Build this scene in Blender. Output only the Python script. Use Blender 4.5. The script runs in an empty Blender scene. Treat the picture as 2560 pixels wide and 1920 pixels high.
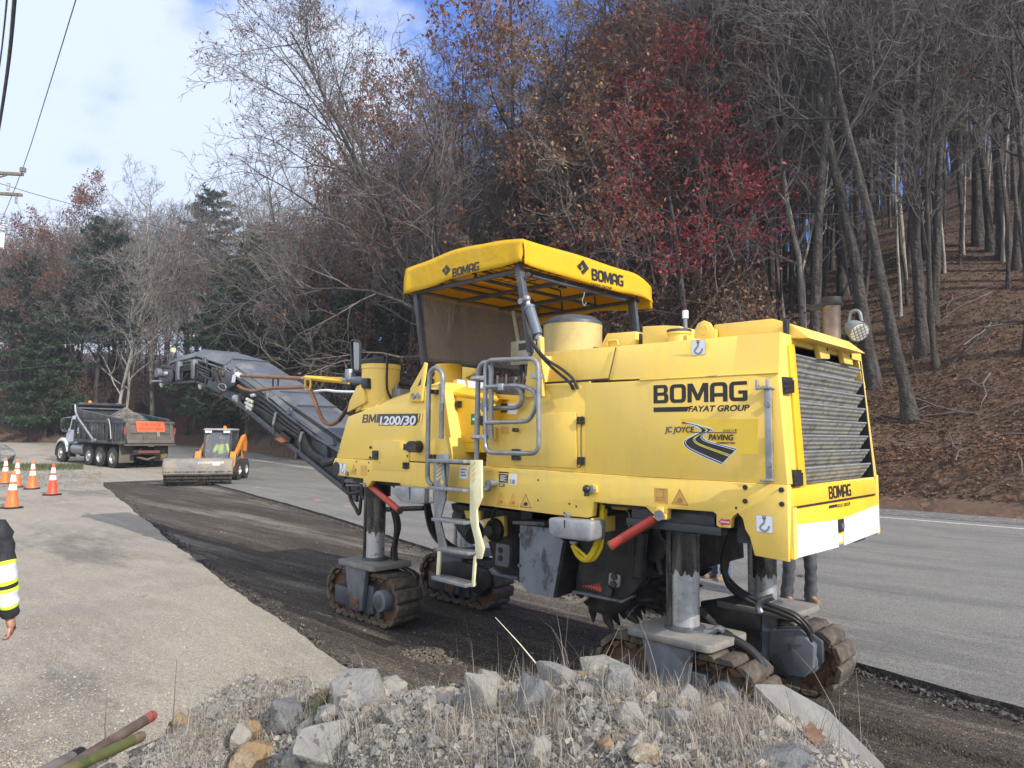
import bpy, bmesh, math, random
import numpy as np
from mathutils import Vector, Matrix
PI = math.pi
random.seed(7); rng = np.random.default_rng(7)
scene = bpy.context.scene
COL = scene.collection

# ------------------------------------------------------------------ camera
HCAM = 2.06
F = 1740.0; CX, CY = 1280.0, 960.0           # surveyed focal length and image centre of a 2560 x 1920 frame
_p1 = np.array([-553 - CX, 1068 - CY, F]); _p2 = np.array([2940 - CX, 1102.9 - CY, F])
_up = np.cross(_p2, _p1); _up /= np.linalg.norm(_up)
if _up[1] > 0: _up = -_up
_x = -_p1 / np.linalg.norm(_p1); _x -= _up * _x.dot(_up); _x /= np.linalg.norm(_x)
RC = np.stack([_x, np.cross(_up, _x), _up])  # camera axes (right, down, forward) -> world
CAM = np.array([0.0, 0.0, HCAM])
FW = RC @ np.array([0, 0, 1.0])
cam_d = bpy.data.cameras.new('camera'); cam = bpy.data.objects.new('camera', cam_d); COL.objects.link(cam)
cam_d.sensor_width = 36; cam_d.lens = F / 2560 * 36; cam_d.clip_start = 0.05; cam_d.clip_end = 2000
_r, _u, _b = RC @ np.array([1., 0, 0]), RC @ np.array([0, -1., 0]), RC @ np.array([0, 0, -1.])
cam.matrix_world = Matrix(((_r[0], _u[0], _b[0], 0), (_r[1], _u[1], _b[1], 0), (_r[2], _u[2], _b[2], HCAM), (0, 0, 0, 1)))
scene.camera = cam
scene.render.resolution_x, scene.render.resolution_y = 1024, 768

# ------------------------------------------------------------------ light
SUN_EL, SUN_AZ = math.radians(33), math.radians(-2)      # azimuth from +X: the rear of the machine is sunlit, its near side lies in open shade
sdir = Vector((math.cos(SUN_EL) * math.cos(SUN_AZ), math.cos(SUN_EL) * math.sin(SUN_AZ), math.sin(SUN_EL)))
sl = bpy.data.lights.new('sun', 'SUN'); sl.energy = 3.5; sl.angle = math.radians(0.55); sl.color = (1.0, 0.925, 0.82)
so = bpy.data.objects.new('sun', sl); COL.objects.link(so)
so.rotation_euler = (-sdir).to_track_quat('-Z', 'Y').to_euler(); so.location = (10, -10, 30)
W = bpy.data.worlds.new("World"); scene.world = W; W.use_nodes = True
nt = W.node_tree; nt.nodes.clear()
def wn(t, **k):
    n = nt.nodes.new(t)
    for a, b in k.items(): setattr(n, a, b)
    return n
out = wn('ShaderNodeOutputWorld'); bg = wn('ShaderNodeBackground'); bg.inputs['Strength'].default_value = 0.15
sky = wn('ShaderNodeTexSky', sky_type='NISHITA', sun_disc=False, sun_elevation=SUN_EL, sun_rotation=PI / 2 - SUN_AZ)
sky.air_density = 1.0; sky.dust_density = 0.4; sky.ozone_density = 2.5; sky.altitude = 400
tc = wn('ShaderNodeTexCoord')
cdir = RC @ np.array([180 - CX, 420 - CY, F]); cdir /= np.linalg.norm(cdir)
dot = wn('ShaderNodeVectorMath', operation='DOT_PRODUCT'); dot.inputs[1].default_value = tuple(cdir)
nt.links.new(tc.outputs['Generated'], dot.inputs[0])
mp = wn('ShaderNodeMapping'); mp.inputs['Scale'].default_value = (1.6, 3.2, 5.0); mp.inputs['Rotation'].default_value = (0.3, 0.5, 0.2)
nt.links.new(tc.outputs['Generated'], mp.inputs['Vector'])
nz = wn('ShaderNodeTexNoise'); nz.inputs['Scale'].default_value = 1.7; nz.inputs['Detail'].default_value = 7; nz.inputs['Roughness'].default_value = 0.55
nt.links.new(mp.outputs['Vector'], nz.inputs['Vector'])
ad = wn('ShaderNodeMath', operation='MULTIPLY_ADD'); ad.inputs[1].default_value = 0.34
nt.links.new(nz.outputs['Fac'], ad.inputs[0]); nt.links.new(dot.outputs['Value'], ad.inputs[2])
mr = wn('ShaderNodeMapRange', interpolation_type='SMOOTHSTEP')
mr.inputs['From Min'].default_value = 1.04; mr.inputs['From Max'].default_value = 1.14; mr.inputs['To Max'].default_value = 0.93
nt.links.new(ad.outputs[0], mr.inputs['Value'])
d2 = wn('ShaderNodeVectorMath', operation='DOT_PRODUCT'); d2.inputs[1].default_value = (0.25, -0.93, 0.26); nt.links.new(tc.outputs['Generated'], d2.inputs[0])  # unseen bright cloud behind the camera, added as fill for the shaded near side
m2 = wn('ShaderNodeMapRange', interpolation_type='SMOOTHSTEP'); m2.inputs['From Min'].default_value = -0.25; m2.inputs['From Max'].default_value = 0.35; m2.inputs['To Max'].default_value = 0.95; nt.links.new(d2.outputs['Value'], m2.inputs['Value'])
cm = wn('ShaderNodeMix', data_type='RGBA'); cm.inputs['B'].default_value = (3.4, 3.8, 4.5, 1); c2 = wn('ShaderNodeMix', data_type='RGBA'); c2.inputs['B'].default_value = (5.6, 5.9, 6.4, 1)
gm = wn('ShaderNodeMix', data_type='RGBA', blend_type='MULTIPLY'); gm.inputs['Factor'].default_value = 1; gm.inputs['B'].default_value = (0.36, 0.62, 1.12, 1)
nt.links.new(sky.outputs['Color'], gm.inputs['A'])
nt.links.new(mr.outputs['Result'], cm.inputs['Factor']); nt.links.new(gm.outputs['Result'], cm.inputs['A'])
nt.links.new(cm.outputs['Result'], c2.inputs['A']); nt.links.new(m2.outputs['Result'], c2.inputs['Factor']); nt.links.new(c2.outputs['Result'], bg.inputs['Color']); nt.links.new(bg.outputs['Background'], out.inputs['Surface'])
scene.view_settings.view_transform = 'Standard'; scene.view_settings.look = 'None'
scene.view_settings.exposure = 0.84; scene.view_settings.gamma = 1.0
scene.render.engine = 'CYCLES'
scene.cycles.use_denoising = True
scene.cycles.max_bounces = 6; scene.cycles.transparent_max_bounces = 12
scene.cycles.diffuse_bounces = 3; scene.cycles.glossy_bounces = 3; scene.cycles.transmission_bounces = 4

# ------------------------------------------------------------------ survey: close-up sheets of the frame -> points on real planes
SHEET = {1: (800, 560, 900 / 2196), 2: (1600, 700, 700 / 1659), 3: (780, 1150, 700 / 2212), 4: (1480, 1250, 700 / 2212), 5: (380, 800, 620 / 2143),
         6: (0, 960, 640 / 2212), 8: (980, 560, 720 / 2212), 'A': (1080, 880, 320 / 1475), 'B': (1240, 1200, 520 / 2157), 'C': (820, 900, 320 / 1561),
         'D': (380, 840, 340 / 2169), 'E': (380, 1030, 240 / 1896), 'F': (120, 980, 340 / 2212), 'G': (1640, 1040, 260 / 2212), 'H': (0, 400, 200 / 1276),
         'd': (0, 0, 2560 / 2212), 'n': (0, 0, 1.0)}
def K(s, x, y):
    b = SHEET[s]; return b[0] + x * b[2], b[1] + y * b[2]
def ray(px, py):
    d = RC @ np.array([px - CX, py - CY, F]); return d / np.linalg.norm(d)
def on_y(s, x, y, yp):
    d = ray(*K(s, x, y)); return CAM + d * (yp / d[1])
def on_x(s, x, y, xp):
    d = ray(*K(s, x, y)); return CAM + d * (xp / d[0])
def on_z(s, x, y, zp=0.0):
    d = ray(*K(s, x, y)); return CAM + d * ((zp - HCAM) / d[2])
def on_plane(s, x, y, p0, n):
    d = ray(*K(s, x, y)); n = np.array(n, float); return CAM + d * ((np.array(p0, float) - CAM).dot(n) / d.dot(n))
def at_depth(s, x, y, dep):
    d = ray(*K(s, x, y)); return CAM + d * (dep / d.dot(FW))
def xz(s, yp, *pts):                       # outline on a lengthwise vertical plane
    return [(p[0], p[2]) for p in (on_y(s, a, b, yp) for a, b in pts)]
def yz(s, xp, *pts):                       # outline on a crosswise vertical plane
    return [(p[1], p[2]) for p in (on_x(s, a, b, xp) for a, b in pts)]

# ------------------------------------------------------------------ materials
MATS = {}
def node(nt, t, **k):
    n = nt.nodes.new(t)
    for a, b in k.items(): setattr(n, a, b)
    return n
def mix(nt, fac, a, b, blend='MIX'):
    n = node(nt, 'ShaderNodeMix', data_type='RGBA', blend_type=blend)
    for sock, v in (('Factor', fac), ('A', a), ('B', b)):
        if hasattr(v, 'is_linked'): nt.links.new(v, n.inputs[sock])
        elif sock == 'Factor': n.inputs[sock].default_value = v
        else: n.inputs[sock].default_value = (*v[:3], 1)
    return n.outputs['Result']
def noise(nt, vec, scale, detail=5, rough=0.55, lo=0.4, hi=0.6, smooth=True, stretch=None):
    if stretch:
        m = node(nt, 'ShaderNodeMapping'); m.inputs['Scale'].default_value = stretch
        nt.links.new(vec, m.inputs['Vector']); vec = m.outputs['Vector']
    n = node(nt, 'ShaderNodeTexNoise'); n.inputs['Scale'].default_value = scale; n.inputs['Detail'].default_value = detail
    n.inputs['Roughness'].default_value = rough; nt.links.new(vec, n.inputs['Vector'])
    r = node(nt, 'ShaderNodeMapRange', interpolation_type='SMOOTHSTEP' if smooth else 'LINEAR')
    r.inputs['From Min'].default_value = lo; r.inputs['From Max'].default_value = hi
    nt.links.new(n.outputs['Fac'], r.inputs['Value']); return r.outputs['Result'], n.outputs['Fac']
def M(name, c1, c2=None, scale=4.0, lo=0.42, hi=0.62, rough=0.6, metal=0.0, spec=0.4, bump=0.0, bscale=40.0, dirt=None, dscale=1.5, dlo=0.55, dhi=0.75,
      damt=0.7, stretch=None, coat=0.0, alpha=1.0, speck=None, spscale=60, sphi=0.68, trans=0.0):
    if name in MATS: return MATS[name]
    m = bpy.data.materials.new(name); m.use_nodes = True; nt = m.node_tree
    b = nt.nodes['Principled BSDF']; tc = node(nt, 'ShaderNodeTexCoord'); v = tc.outputs['Object']
    col = None
    if c2 is not None:
        f, _ = noise(nt, v, scale, 6, 0.6, lo, hi, stretch=stretch); col = mix(nt, f, c1, c2)
    if dirt is not None:
        f, _ = noise(nt, v, dscale, 8, 0.68, dlo, dhi, stretch=stretch)
        mm = node(nt, 'ShaderNodeMath', operation='MULTIPLY'); mm.inputs[1].default_value = damt; nt.links.new(f, mm.inputs[0])
        col = mix(nt, mm.outputs[0], col if col is not None else c1, dirt)
    if speck is not None:
        f, _ = noise(nt, v, spscale, 3, 0.5, sphi - 0.02, sphi + 0.02); col = mix(nt, f, col if col is not None else c1, speck)
    if col is None: b.inputs['Base Color'].default_value = (*c1, 1)
    else: nt.links.new(col, b.inputs['Base Color'])
    b.inputs['Roughness'].default_value = rough; b.inputs['Metallic'].default_value = metal
    b.inputs['Specular IOR Level'].default_value = spec; b.inputs['Coat Weight'].default_value = coat; b.inputs['Alpha'].default_value = alpha
    b.inputs['Transmission Weight'].default_value = trans
    if rough < 0.95:
        f, _ = noise(nt, v, scale * 2.3, 4, 0.6, 0.3, 0.7)
        mr = node(nt, 'ShaderNodeMapRange'); mr.inputs['To Min'].default_value = max(rough - 0.1, 0.05); mr.inputs['To Max'].default_value = min(rough + 0.14, 1)
        nt.links.new(f, mr.inputs['Value']); nt.links.new(mr.outputs['Result'], b.inputs['Roughness'])
    if bump:
        _, h = noise(nt, v, bscale, 5, 0.6)
        bn = node(nt, 'ShaderNodeBump'); bn.inputs['Strength'].default_value = min(bump * 1.0, 1.0); bn.inputs['Distance'].default_value = 1.0 / bscale
        nt.links.new(h, bn.inputs['Height']); nt.links.new(bn.outputs['Normal'], b.inputs['Normal'])
    MATS[name] = m; return m

YEL = M('yellow_paint', (0.755, 0.525, 0.10), (0.70, 0.50, 0.12), scale=0.9, rough=0.45, spec=0.4, dirt=(0.36, 0.27, 0.12), dscale=1.5, dlo=0.5, dhi=0.74, damt=0.42, stretch=(1.6, 1.6, 0.40), bump=0.03, bscale=9, speck=(0.24, 0.13, 0.05), spscale=18, sphi=0.76)
YELI = M('yellow_paint_deep', (0.78, 0.47, 0.025), (0.74, 0.45, 0.035), scale=1.2, rough=0.42, spec=0.45, dirt=(0.42, 0.28, 0.06), dscale=2.2, damt=0.35)
YELW = M('yellow_paint_worn', (0.74, 0.51, 0.10), (0.70, 0.49, 0.12), scale=1.5, rough=0.5, dirt=(0.22, 0.10, 0.03), dscale=3.2, dlo=0.58, dhi=0.68, damt=0.9)
CANV = M('canopy_canvas', (0.76, 0.475, 0.012), (0.73, 0.465, 0.022), scale=2.0, rough=0.55, spec=0.35, dirt=(0.52, 0.40, 0.08), dscale=2.4, dlo=0.5, dhi=0.75, damt=0.5, bump=0.12, bscale=5)
_n = CANV.node_tree; _b = _n.nodes['Principled BSDF']; _t = node(_n, 'ShaderNodeBsdfTranslucent'); _m = node(_n, 'ShaderNodeMixShader'); _m.inputs[0].default_value = .28
_n.links.new(_b.inputs['Base Color'].links[0].from_socket, _t.inputs[0]); _n.links.new(_b.outputs[0], _m.inputs[1]); _n.links.new(_t.outputs[0], _m.inputs[2]); _n.links.new(_m.outputs[0], _n.nodes['Material Output'].inputs['Surface'])
GREY = M('grey_metal_paint', (0.06, 0.067, 0.080), (0.046, 0.051, 0.06), scale=4, rough=0.45, spec=0.4, dirt=(0.14, 0.125, 0.105), dscale=3, damt=0.5)
GREYL = M('worn_grey_metal', (0.12, 0.133, 0.155), (0.09, 0.10, 0.117), scale=4, rough=0.5, dirt=(0.055, 0.052, 0.05), dscale=3.2, dlo=0.52, dhi=0.62, damt=0.85, stretch=(1, 1, 0.5))
CONVT = M('conveyor_cover_metal', (0.085, 0.093, 0.105), (0.115, 0.123, 0.134), scale=2.4, rough=0.42, spec=0.45, dirt=(0.26, 0.245, 0.22), dscale=2.0, dlo=0.54, dhi=0.72, damt=0.6)
DARK = M('dark_greasy_metal', (0.015, 0.015, 0.016), (0.032, 0.03, 0.029), scale=5, rough=0.55, dirt=(0.085, 0.075, 0.062), dscale=3, damt=0.6, bump=0.1, bscale=30)
BLK = M('black_rubber', (0.018, 0.018, 0.019), (0.028, 0.027, 0.027), scale=8, rough=0.5, dirt=(0.08, 0.072, 0.06), dscale=5, damt=0.4)
BLKM = M('black_plastic', (0.02, 0.02, 0.022), rough=0.35)
INK = M('black_decal', (0.022, 0.022, 0.024), rough=0.45)
STEEL = M('bright_steel', (0.50, 0.51, 0.52), (0.40, 0.41, 0.42), scale=6, rough=0.33, metal=0.6, dirt=(0.10, 0.095, 0.09), dscale=3.0, dlo=0.55, dhi=0.7, damt=0.7, stretch=(1.2, 1.2, 0.5))
GREASE = M('greased_steel', (0.035, 0.034, 0.033), (0.13, 0.125, 0.12), scale=6, rough=0.25, metal=0.4, stretch=(1.5, 1.5, 0.3))
GALV = M('galvanised_steel', (0.26, 0.275, 0.29), (0.20, 0.21, 0.23), scale=9, rough=0.42, metal=0.55, dirt=(0.20, 0.17, 0.14), dscale=6, damt=0.4)
ALU = M('dull_aluminium', (0.33, 0.345, 0.365), (0.25, 0.265, 0.285), scale=7, rough=0.45, metal=0.45, dirt=(0.17, 0.14, 0.11), dscale=4, damt=0.4)
PADM = M('worn_track_pad', (0.065, 0.055, 0.044), (0.12, 0.097, 0.07), scale=9, rough=0.8, dirt=(0.045, 0.042, 0.038), dscale=7, damt=0.6, bump=0.5, bscale=22)
RUST = M('rusty_chain', (0.115, 0.062, 0.034), (0.07, 0.05, 0.038), scale=9, rough=0.85, bump=0.4, bscale=30)
REDP = M('red_paint', (0.42, 0.045, 0.03), (0.36, 0.06, 0.04), scale=6, rough=0.5, dirt=(0.12, 0.05, 0.035), dscale=7, damt=0.6)
WHT = M('white_paint', (0.62, 0.635, 0.65), (0.56, 0.57, 0.57), scale=2, rough=0.5, dirt=(0.52, 0.46, 0.34), dscale=3, damt=0.4)
STK = M('white_sticker', (0.70, 0.73, 0.78), rough=0.4)
STKO = M('faded_orange_sticker', (0.62, 0.36, 0.075), (0.58, 0.34, 0.09), scale=8, rough=0.5)
STKL = M('faded_sticker_lines', (0.40, 0.20, 0.05), rough=0.5)
HOOKM = M('hook_symbol_grey', (0.24, 0.26, 0.29), rough=0.5)
ORNG = M('safety_orange', (0.78, 0.16, 0.035), (0.72, 0.15, 0.04), scale=6, rough=0.5, dirt=(0.40, 0.15, 0.07), dscale=6, damt=0.4)
ORNGR = M('reddish_safety_orange', (0.72, 0.075, 0.03), (0.66, 0.075, 0.035), scale=6, rough=0.5, dirt=(0.36, 0.10, 0.06), dscale=6, damt=0.4)
REFL = M('white_reflective_collar', (0.78, 0.79, 0.80), (0.70, 0.71, 0.72), scale=9, rough=0.4)
COPPER = M('brown_hose', (0.22, 0.10, 0.045), (0.17, 0.075, 0.035), scale=7, rough=0.5)
HOSEY = M('yellow_coiled_hose', (0.72, 0.55, 0.03), rough=0.4)
LENS = M('clear_lamp_lens', (0.75, 0.76, 0.72), rough=0.15, spec=0.6)
AMBER = M('amber_beacon_lens', (0.85, 0.22, 0.02), rough=0.25)
MIRR = M('mirror_glass', (0.22, 0.22, 0.22), rough=0.04, metal=1.0)

# ------------------------------------------------------------------ mesh builder
class MB:
    def __init__(s): s.v = []; s.f = []; s.m = []; s.mi = 0
    def add(s, vs, fs):
        o = len(s.v); s.v += [tuple(map(float, p)) for p in vs]
        for f in fs: s.f.append([i + o for i in f]); s.m.append(s.mi)
        return s
    def box(s, x0, x1, y0, y1, z0, z1):
        return s.add([(x0, y0, z0), (x1, y0, z0), (x1, y1, z0), (x0, y1, z0), (x0, y0, z1), (x1, y0, z1), (x1, y1, z1), (x0, y1, z1)],
                     [(0, 3, 2, 1), (4, 5, 6, 7), (0, 1, 5, 4), (1, 2, 6, 5), (2, 3, 7, 6), (3, 0, 4, 7)])
    def hexa(s, lo, hi):                         # four lower corners, four upper corners
        return s.add(list(lo) + list(hi), [(0, 3, 2, 1), (4, 5, 6, 7), (0, 1, 5, 4), (1, 2, 6, 5), (2, 3, 7, 6), (3, 0, 4, 7)])
    def loft(s, a, b):                           # two matching outlines, capped
        n = len(a)
        return s.add(list(a) + list(b), [list(range(n))[::-1], list(range(n, 2 * n))] + [(i, (i + 1) % n, n + (i + 1) % n, n + i) for i in range(n)])
    def prism_y(s, pts, y0, y1): return s.loft([(p[0], y0, p[1]) for p in pts], [(p[0], y1, p[1]) for p in pts])
    def prism_x(s, pts, x0, x1): return s.loft([(x0, p[0], p[1]) for p in pts], [(x1, p[0], p[1]) for p in pts])
    def prism_z(s, pts, z0, z1): return s.loft([(p[0], p[1], z0) for p in pts], [(p[0], p[1], z1) for p in pts])
    def tube(s, pts, r, n=8, closed=False, caps=True):
        P = [Vector(p) for p in pts]; k = len(P)
        R = list(r) if hasattr(r, '__len__') else [r] * k
        T = []
        for i in range(k):
            a = P[i - 1] if (i > 0 or closed) else P[i]; b = P[(i + 1) % k] if (i < k - 1 or closed) else P[i]
            t = b - a; T.append(t.normalized() if t.length > 1e-9 else Vector((0, 0, 1)))
        u = T[0].orthogonal().normalized(); vs = []
        for i in range(k):
            u = (u - T[i] * u.dot(T[i]));  u = u.normalized() if u.length > 1e-6 else T[i].orthogonal().normalized()
            w = T[i].cross(u)
            for j in range(n):
                a = 2 * PI * j / n; vs.append(P[i] + (u * math.cos(a) + w * math.sin(a)) * R[i])
        fs = []
        for i in range(k if closed else k - 1):
            i2 = (i + 1) % k
            for j in range(n): fs.append((i * n + j, i * n + (j + 1) % n, i2 * n + (j + 1) % n, i2 * n + j))
        if caps and not closed: fs += [list(range(n))[::-1], list(range((k - 1) * n, k * n))]
        return s.add(vs, fs)
    def cyl(s, a, b, r, n=20, r2=None): return s.tube([a, b], [r, r if r2 is None else r2], n)
    def lathe(s, prof, c=(0, 0, 0), axis='z', n=28, caps=True):   # prof: (radius, height) along the axis
        vs = []
        for r, h in prof:
            for j in range(n):
                a = 2 * PI * j / n; x, y = r * math.cos(a), r * math.sin(a)
                p = (x, y, h) if axis == 'z' else ((h, x, y) if axis == 'x' else (y, h, x))
                vs.append((p[0] + c[0], p[1] + c[1], p[2] + c[2]))
        k = len(prof)
        fs = [(i * n + j, i * n + (j + 1) % n, (i + 1) * n + (j + 1) % n, (i + 1) * n + j) for i in range(k - 1) for j in range(n)]
        if caps: fs += [list(range(n))[::-1], list(range((k - 1) * n, k * n))]
        return s.add(vs, fs)
    def ball(s, c, r, seg=12, rings=8, sc=(1, 1, 1)):
        vs = [(c[0], c[1], c[2] - r * sc[2])]
        for i in range(1, rings):
            th = PI * i / rings
            for j in range(seg):
                a = 2 * PI * j / seg; vs.append((c[0] + r * sc[0] * math.sin(th) * math.cos(a), c[1] + r * sc[1] * math.sin(th) * math.sin(a), c[2] - r * sc[2] * math.cos(th)))
        vs.append((c[0], c[1], c[2] + r * sc[2])); fs = []
        for j in range(seg): fs.append((0, 1 + (j + 1) % seg, 1 + j)); fs.append((len(vs) - 1, len(vs) - 1 - seg + j, len(vs) - 1 - seg + (j + 1) % seg))
        for i in range(rings - 2):
            for j in range(seg): a = 1 + i * seg; fs.append((a + j, a + (j + 1) % seg, a + seg + (j + 1) % seg, a + seg + j))
        return s.add(vs, fs)
    def build(s, name, mats, parent=None, bevel=0.0, seg=2, ang=35, flat=False, fix=True):
        me = bpy.data.meshes.new(name); me.from_pydata(s.v, [], s.f)
        for m in (mats if isinstance(mats, (list, tuple)) else [mats]): me.materials.append(m)
        me.polygons.foreach_set('material_index', s.m)
        if fix or bevel:
            bm = bmesh.new(); bm.from_mesh(me)
            if fix: bmesh.ops.recalc_face_normals(bm, faces=bm.faces)
            if bevel:
                es = [e for e in bm.edges if len(e.link_faces) == 2 and e.calc_face_angle(0) > math.radians(28)]
                bmesh.ops.bevel(bm, geom=es, offset=bevel, segments=seg, affect='EDGES', clamp_overlap=True, profile=0.5)
            bm.to_mesh(me); bm.free()
        me.polygons.foreach_set('use_smooth', [not flat] * len(me.polygons))
        if not flat: me.set_sharp_from_angle(angle=math.radians(ang))
        me.update()
        o = bpy.data.objects.new(name, me); COL.objects.link(o)
        if parent is not None: adopt(o, parent)
        return o
def world_of(o):
    m = Matrix.Translation(o.location) @ o.rotation_euler.to_matrix().to_4x4()
    return m if o.parent is None else world_of(o.parent) @ o.matrix_parent_inverse @ m
def adopt(o, parent, local=False):               # parts are modelled in world coordinates unless local
    o.parent = parent
    if parent.get('local_parts'): o['local_parts'] = 1
    elif not local: o.matrix_parent_inverse = world_of(parent).inverted()
def tag(o, label=None, cat=None, group=None, kind=None):
    if label: o['label'] = label
    if cat: o['category'] = cat
    if group: o['group'] = group
    if kind: o['kind'] = kind
    return o
def thing(name, label, cat, loc=(0, 0, 0), rz=0, group=None, local=False):
    o = bpy.data.objects.new(name, None); COL.objects.link(o); o.location = Vector([float(v) for v in loc]); o.rotation_euler = (0, 0, rz); o.empty_display_size = 0.3
    if local: o['local_parts'] = 1
    return tag(o, label, cat, group)
def copy_tree(o, parent=None):
    c = o.copy(); COL.objects.link(c)
    if parent is not None: c.parent = parent; c.matrix_parent_inverse = o.matrix_parent_inverse.copy()
    for ch in list(o.children): copy_tree(ch, c)
    return c
def smooth_pts(pts, n=6, closed=False):          # Catmull-Rom through the points
    P = [Vector([float(a) for a in p]) for p in pts]; out = []; k = len(P)
    for i in range(k if closed else k - 1):
        p0 = P[(i - 1) % k] if closed or i > 0 else P[0] * 2 - P[1]; p1 = P[i]; p2 = P[(i + 1) % k]
        p3 = P[(i + 2) % k] if closed or i < k - 2 else P[-1] * 2 - P[-2]
        for t in np.linspace(0, 1, n, endpoint=False):
            out.append(0.5 * ((2 * p1) + (p2 - p0) * t + (2 * p0 - 5 * p1 + 4 * p2 - p3) * t * t + (3 * p1 - p0 - 3 * p2 + p3) * t ** 3))
    if not closed: out.append(P[-1])
    return out
def round_poly(pts, r, n=4):                     # round the corners of a polyline / polygon (any dimension)
    P = [Vector([float(a) for a in p]) for p in pts]; out = []
    for i, p in enumerate(P):
        a, b = P[i - 1], P[(i + 1) % len(P)]; da, db = (a - p), (b - p)
        rr = min(r, da.length * 0.45, db.length * 0.45); A = p + da.normalized() * rr; B = p + db.normalized() * rr
        for t in np.linspace(0, 1, n + 1): out.append(A * (1 - t) ** 2 + p * 2 * t * (1 - t) + B * t * t)
    return out
def round_open(pts, r, n=5):
    P = [Vector([float(a) for a in p]) for p in pts]; out = [P[0]]
    for i in range(1, len(P) - 1):
        p = P[i]; da, db = P[i - 1] - p, P[i + 1] - p; rr = min(r, da.length * 0.48, db.length * 0.48)
        A = p + da.normalized() * rr; B = p + db.normalized() * rr
        for t in np.linspace(0, 1, n + 1): out.append(A * (1 - t) ** 2 + p * 2 * t * (1 - t) + B * t * t)
    return out + [P[-1]]

# ------------------------------------------------------------------ lettering and flat marks (each a thin real mesh on its panel)
def frame_m(o, xd, up):
    x = Vector([float(a) for a in xd]).normalized(); y = Vector([float(a) for a in up]); y = (y - x * y.dot(x)).normalized(); z = x.cross(y)
    return Matrix(((x[0], y[0], z[0], o[0]), (x[1], y[1], z[1], o[1]), (x[2], y[2], z[2], o[2]), (0, 0, 0, 1)))
def curve_mesh(cu, name, m, mw, parent, sx=1.0):
    co = bpy.data.objects.new(name, cu); COL.objects.link(co)
    dg = bpy.context.evaluated_depsgraph_get(); me = bpy.data.meshes.new_from_object(co.evaluated_get(dg))
    COL.objects.unlink(co); bpy.data.objects.remove(co)
    me.transform(mw @ Matrix.Diagonal((sx, 1, 1, 1))); me.materials.clear(); me.materials.append(m); me.name = name
    o = bpy.data.objects.new(name, me); COL.objects.link(o)
    if parent is not None: adopt(o, parent)
    return o
def text(s, o, xd, up, h, m, parent, name='lettering', bold=0.0, shear=0.0, width=None, align='LEFT', space=1.0):
    cu = bpy.data.curves.new(name, 'FONT'); cu.body = s; cu.size = h / 0.7; cu.offset = bold * h; cu.shear = shear; cu.fill_mode = 'FRONT' if False else 'BOTH'
    cu.extrude = 0.0006; cu.align_x = align; cu.space_character = space
    sx = 1.0
    if width:
        co = bpy.data.objects.new('t', cu); COL.objects.link(co); dg = bpy.context.evaluated_depsgraph_get(); dg.update()
        bb = co.evaluated_get(dg).bound_box; w = max(b[0] for b in bb) - min(b[0] for b in bb); COL.objects.unlink(co); bpy.data.objects.remove(co); sx = width / max(w, 1e-4)
    return curve_mesh(cu, name, m, frame_m(o, xd, up), parent, sx)
def flat(polys, o, xd, up, m, parent, name='decal', thick=0.0006):     # polygons (with holes as further polygons) in local 2-D
    cu = bpy.data.curves.new(name, 'CURVE'); cu.dimensions = '2D'; cu.fill_mode = 'BOTH'; cu.extrude = thick
    for pl in polys:
        sp = cu.splines.new('POLY'); sp.points.add(len(pl) - 1); sp.use_cyclic_u = True
        for q, p in zip(sp.points, pl): q.co = (p[0], p[1], 0, 1)
    return curve_mesh(cu, name, m, frame_m(o, xd, up), parent)
def strokes(lines, o, xd, up, m, parent, name='decal', w=0.006, closed=False):
    polys = MB(); 
    for ln in lines:
        ww = w
        P = [Vector((p[0], p[1])) for p in ln]; L = []; R = []
        for i, p in enumerate(P):
            a = P[max(i - 1, 0)]; b = P[min(i + 1, len(P) - 1)]; t = (b - a).normalized() if (b - a).length > 1e-9 else Vector((1, 0)); nn = Vector((-t.y, t.x)) * ww / 2
            L.append(p + nn); R.append(p - nn)
        vs = [(q[0], q[1], z) for z in (0.0, 0.0012) for q in L + R]; n = len(P); fs = []
        for i in range(n - 1): fs.append((i, i + 1, n + i + 1, n + i)); fs.append((2 * n + i, 3 * n + i, 3 * n + i + 1, 2 * n + i + 1))
        polys.add(vs, fs)
    mw = frame_m(o, xd, up); polys.v = [tuple(mw @ Vector(v)) for v in polys.v]
    return polys.build(name, m, parent, fix=False, flat=True)
def rr(x0, y0, x1, y1, r=(0, 0, 0, 0), n=5):     # rectangle with corner radii bl, br, tr, tl
    out = []
    for (cx, cy, a0, q) in ((x0 + r[0], y0 + r[0], PI, r[0]), (x1 - r[1], y0 + r[1], 1.5 * PI, r[1]), (x1 - r[2], y1 - r[2], 0, r[2]), (x0 + r[3], y1 - r[3], 0.5 * PI, r[3])):
        if q == 0: out.append((cx, cy))
        else: out += [(cx + q * math.cos(a0 + t), cy + q * math.sin(a0 + t)) for t in np.linspace(0, PI / 2, n)]
    return out
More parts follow.
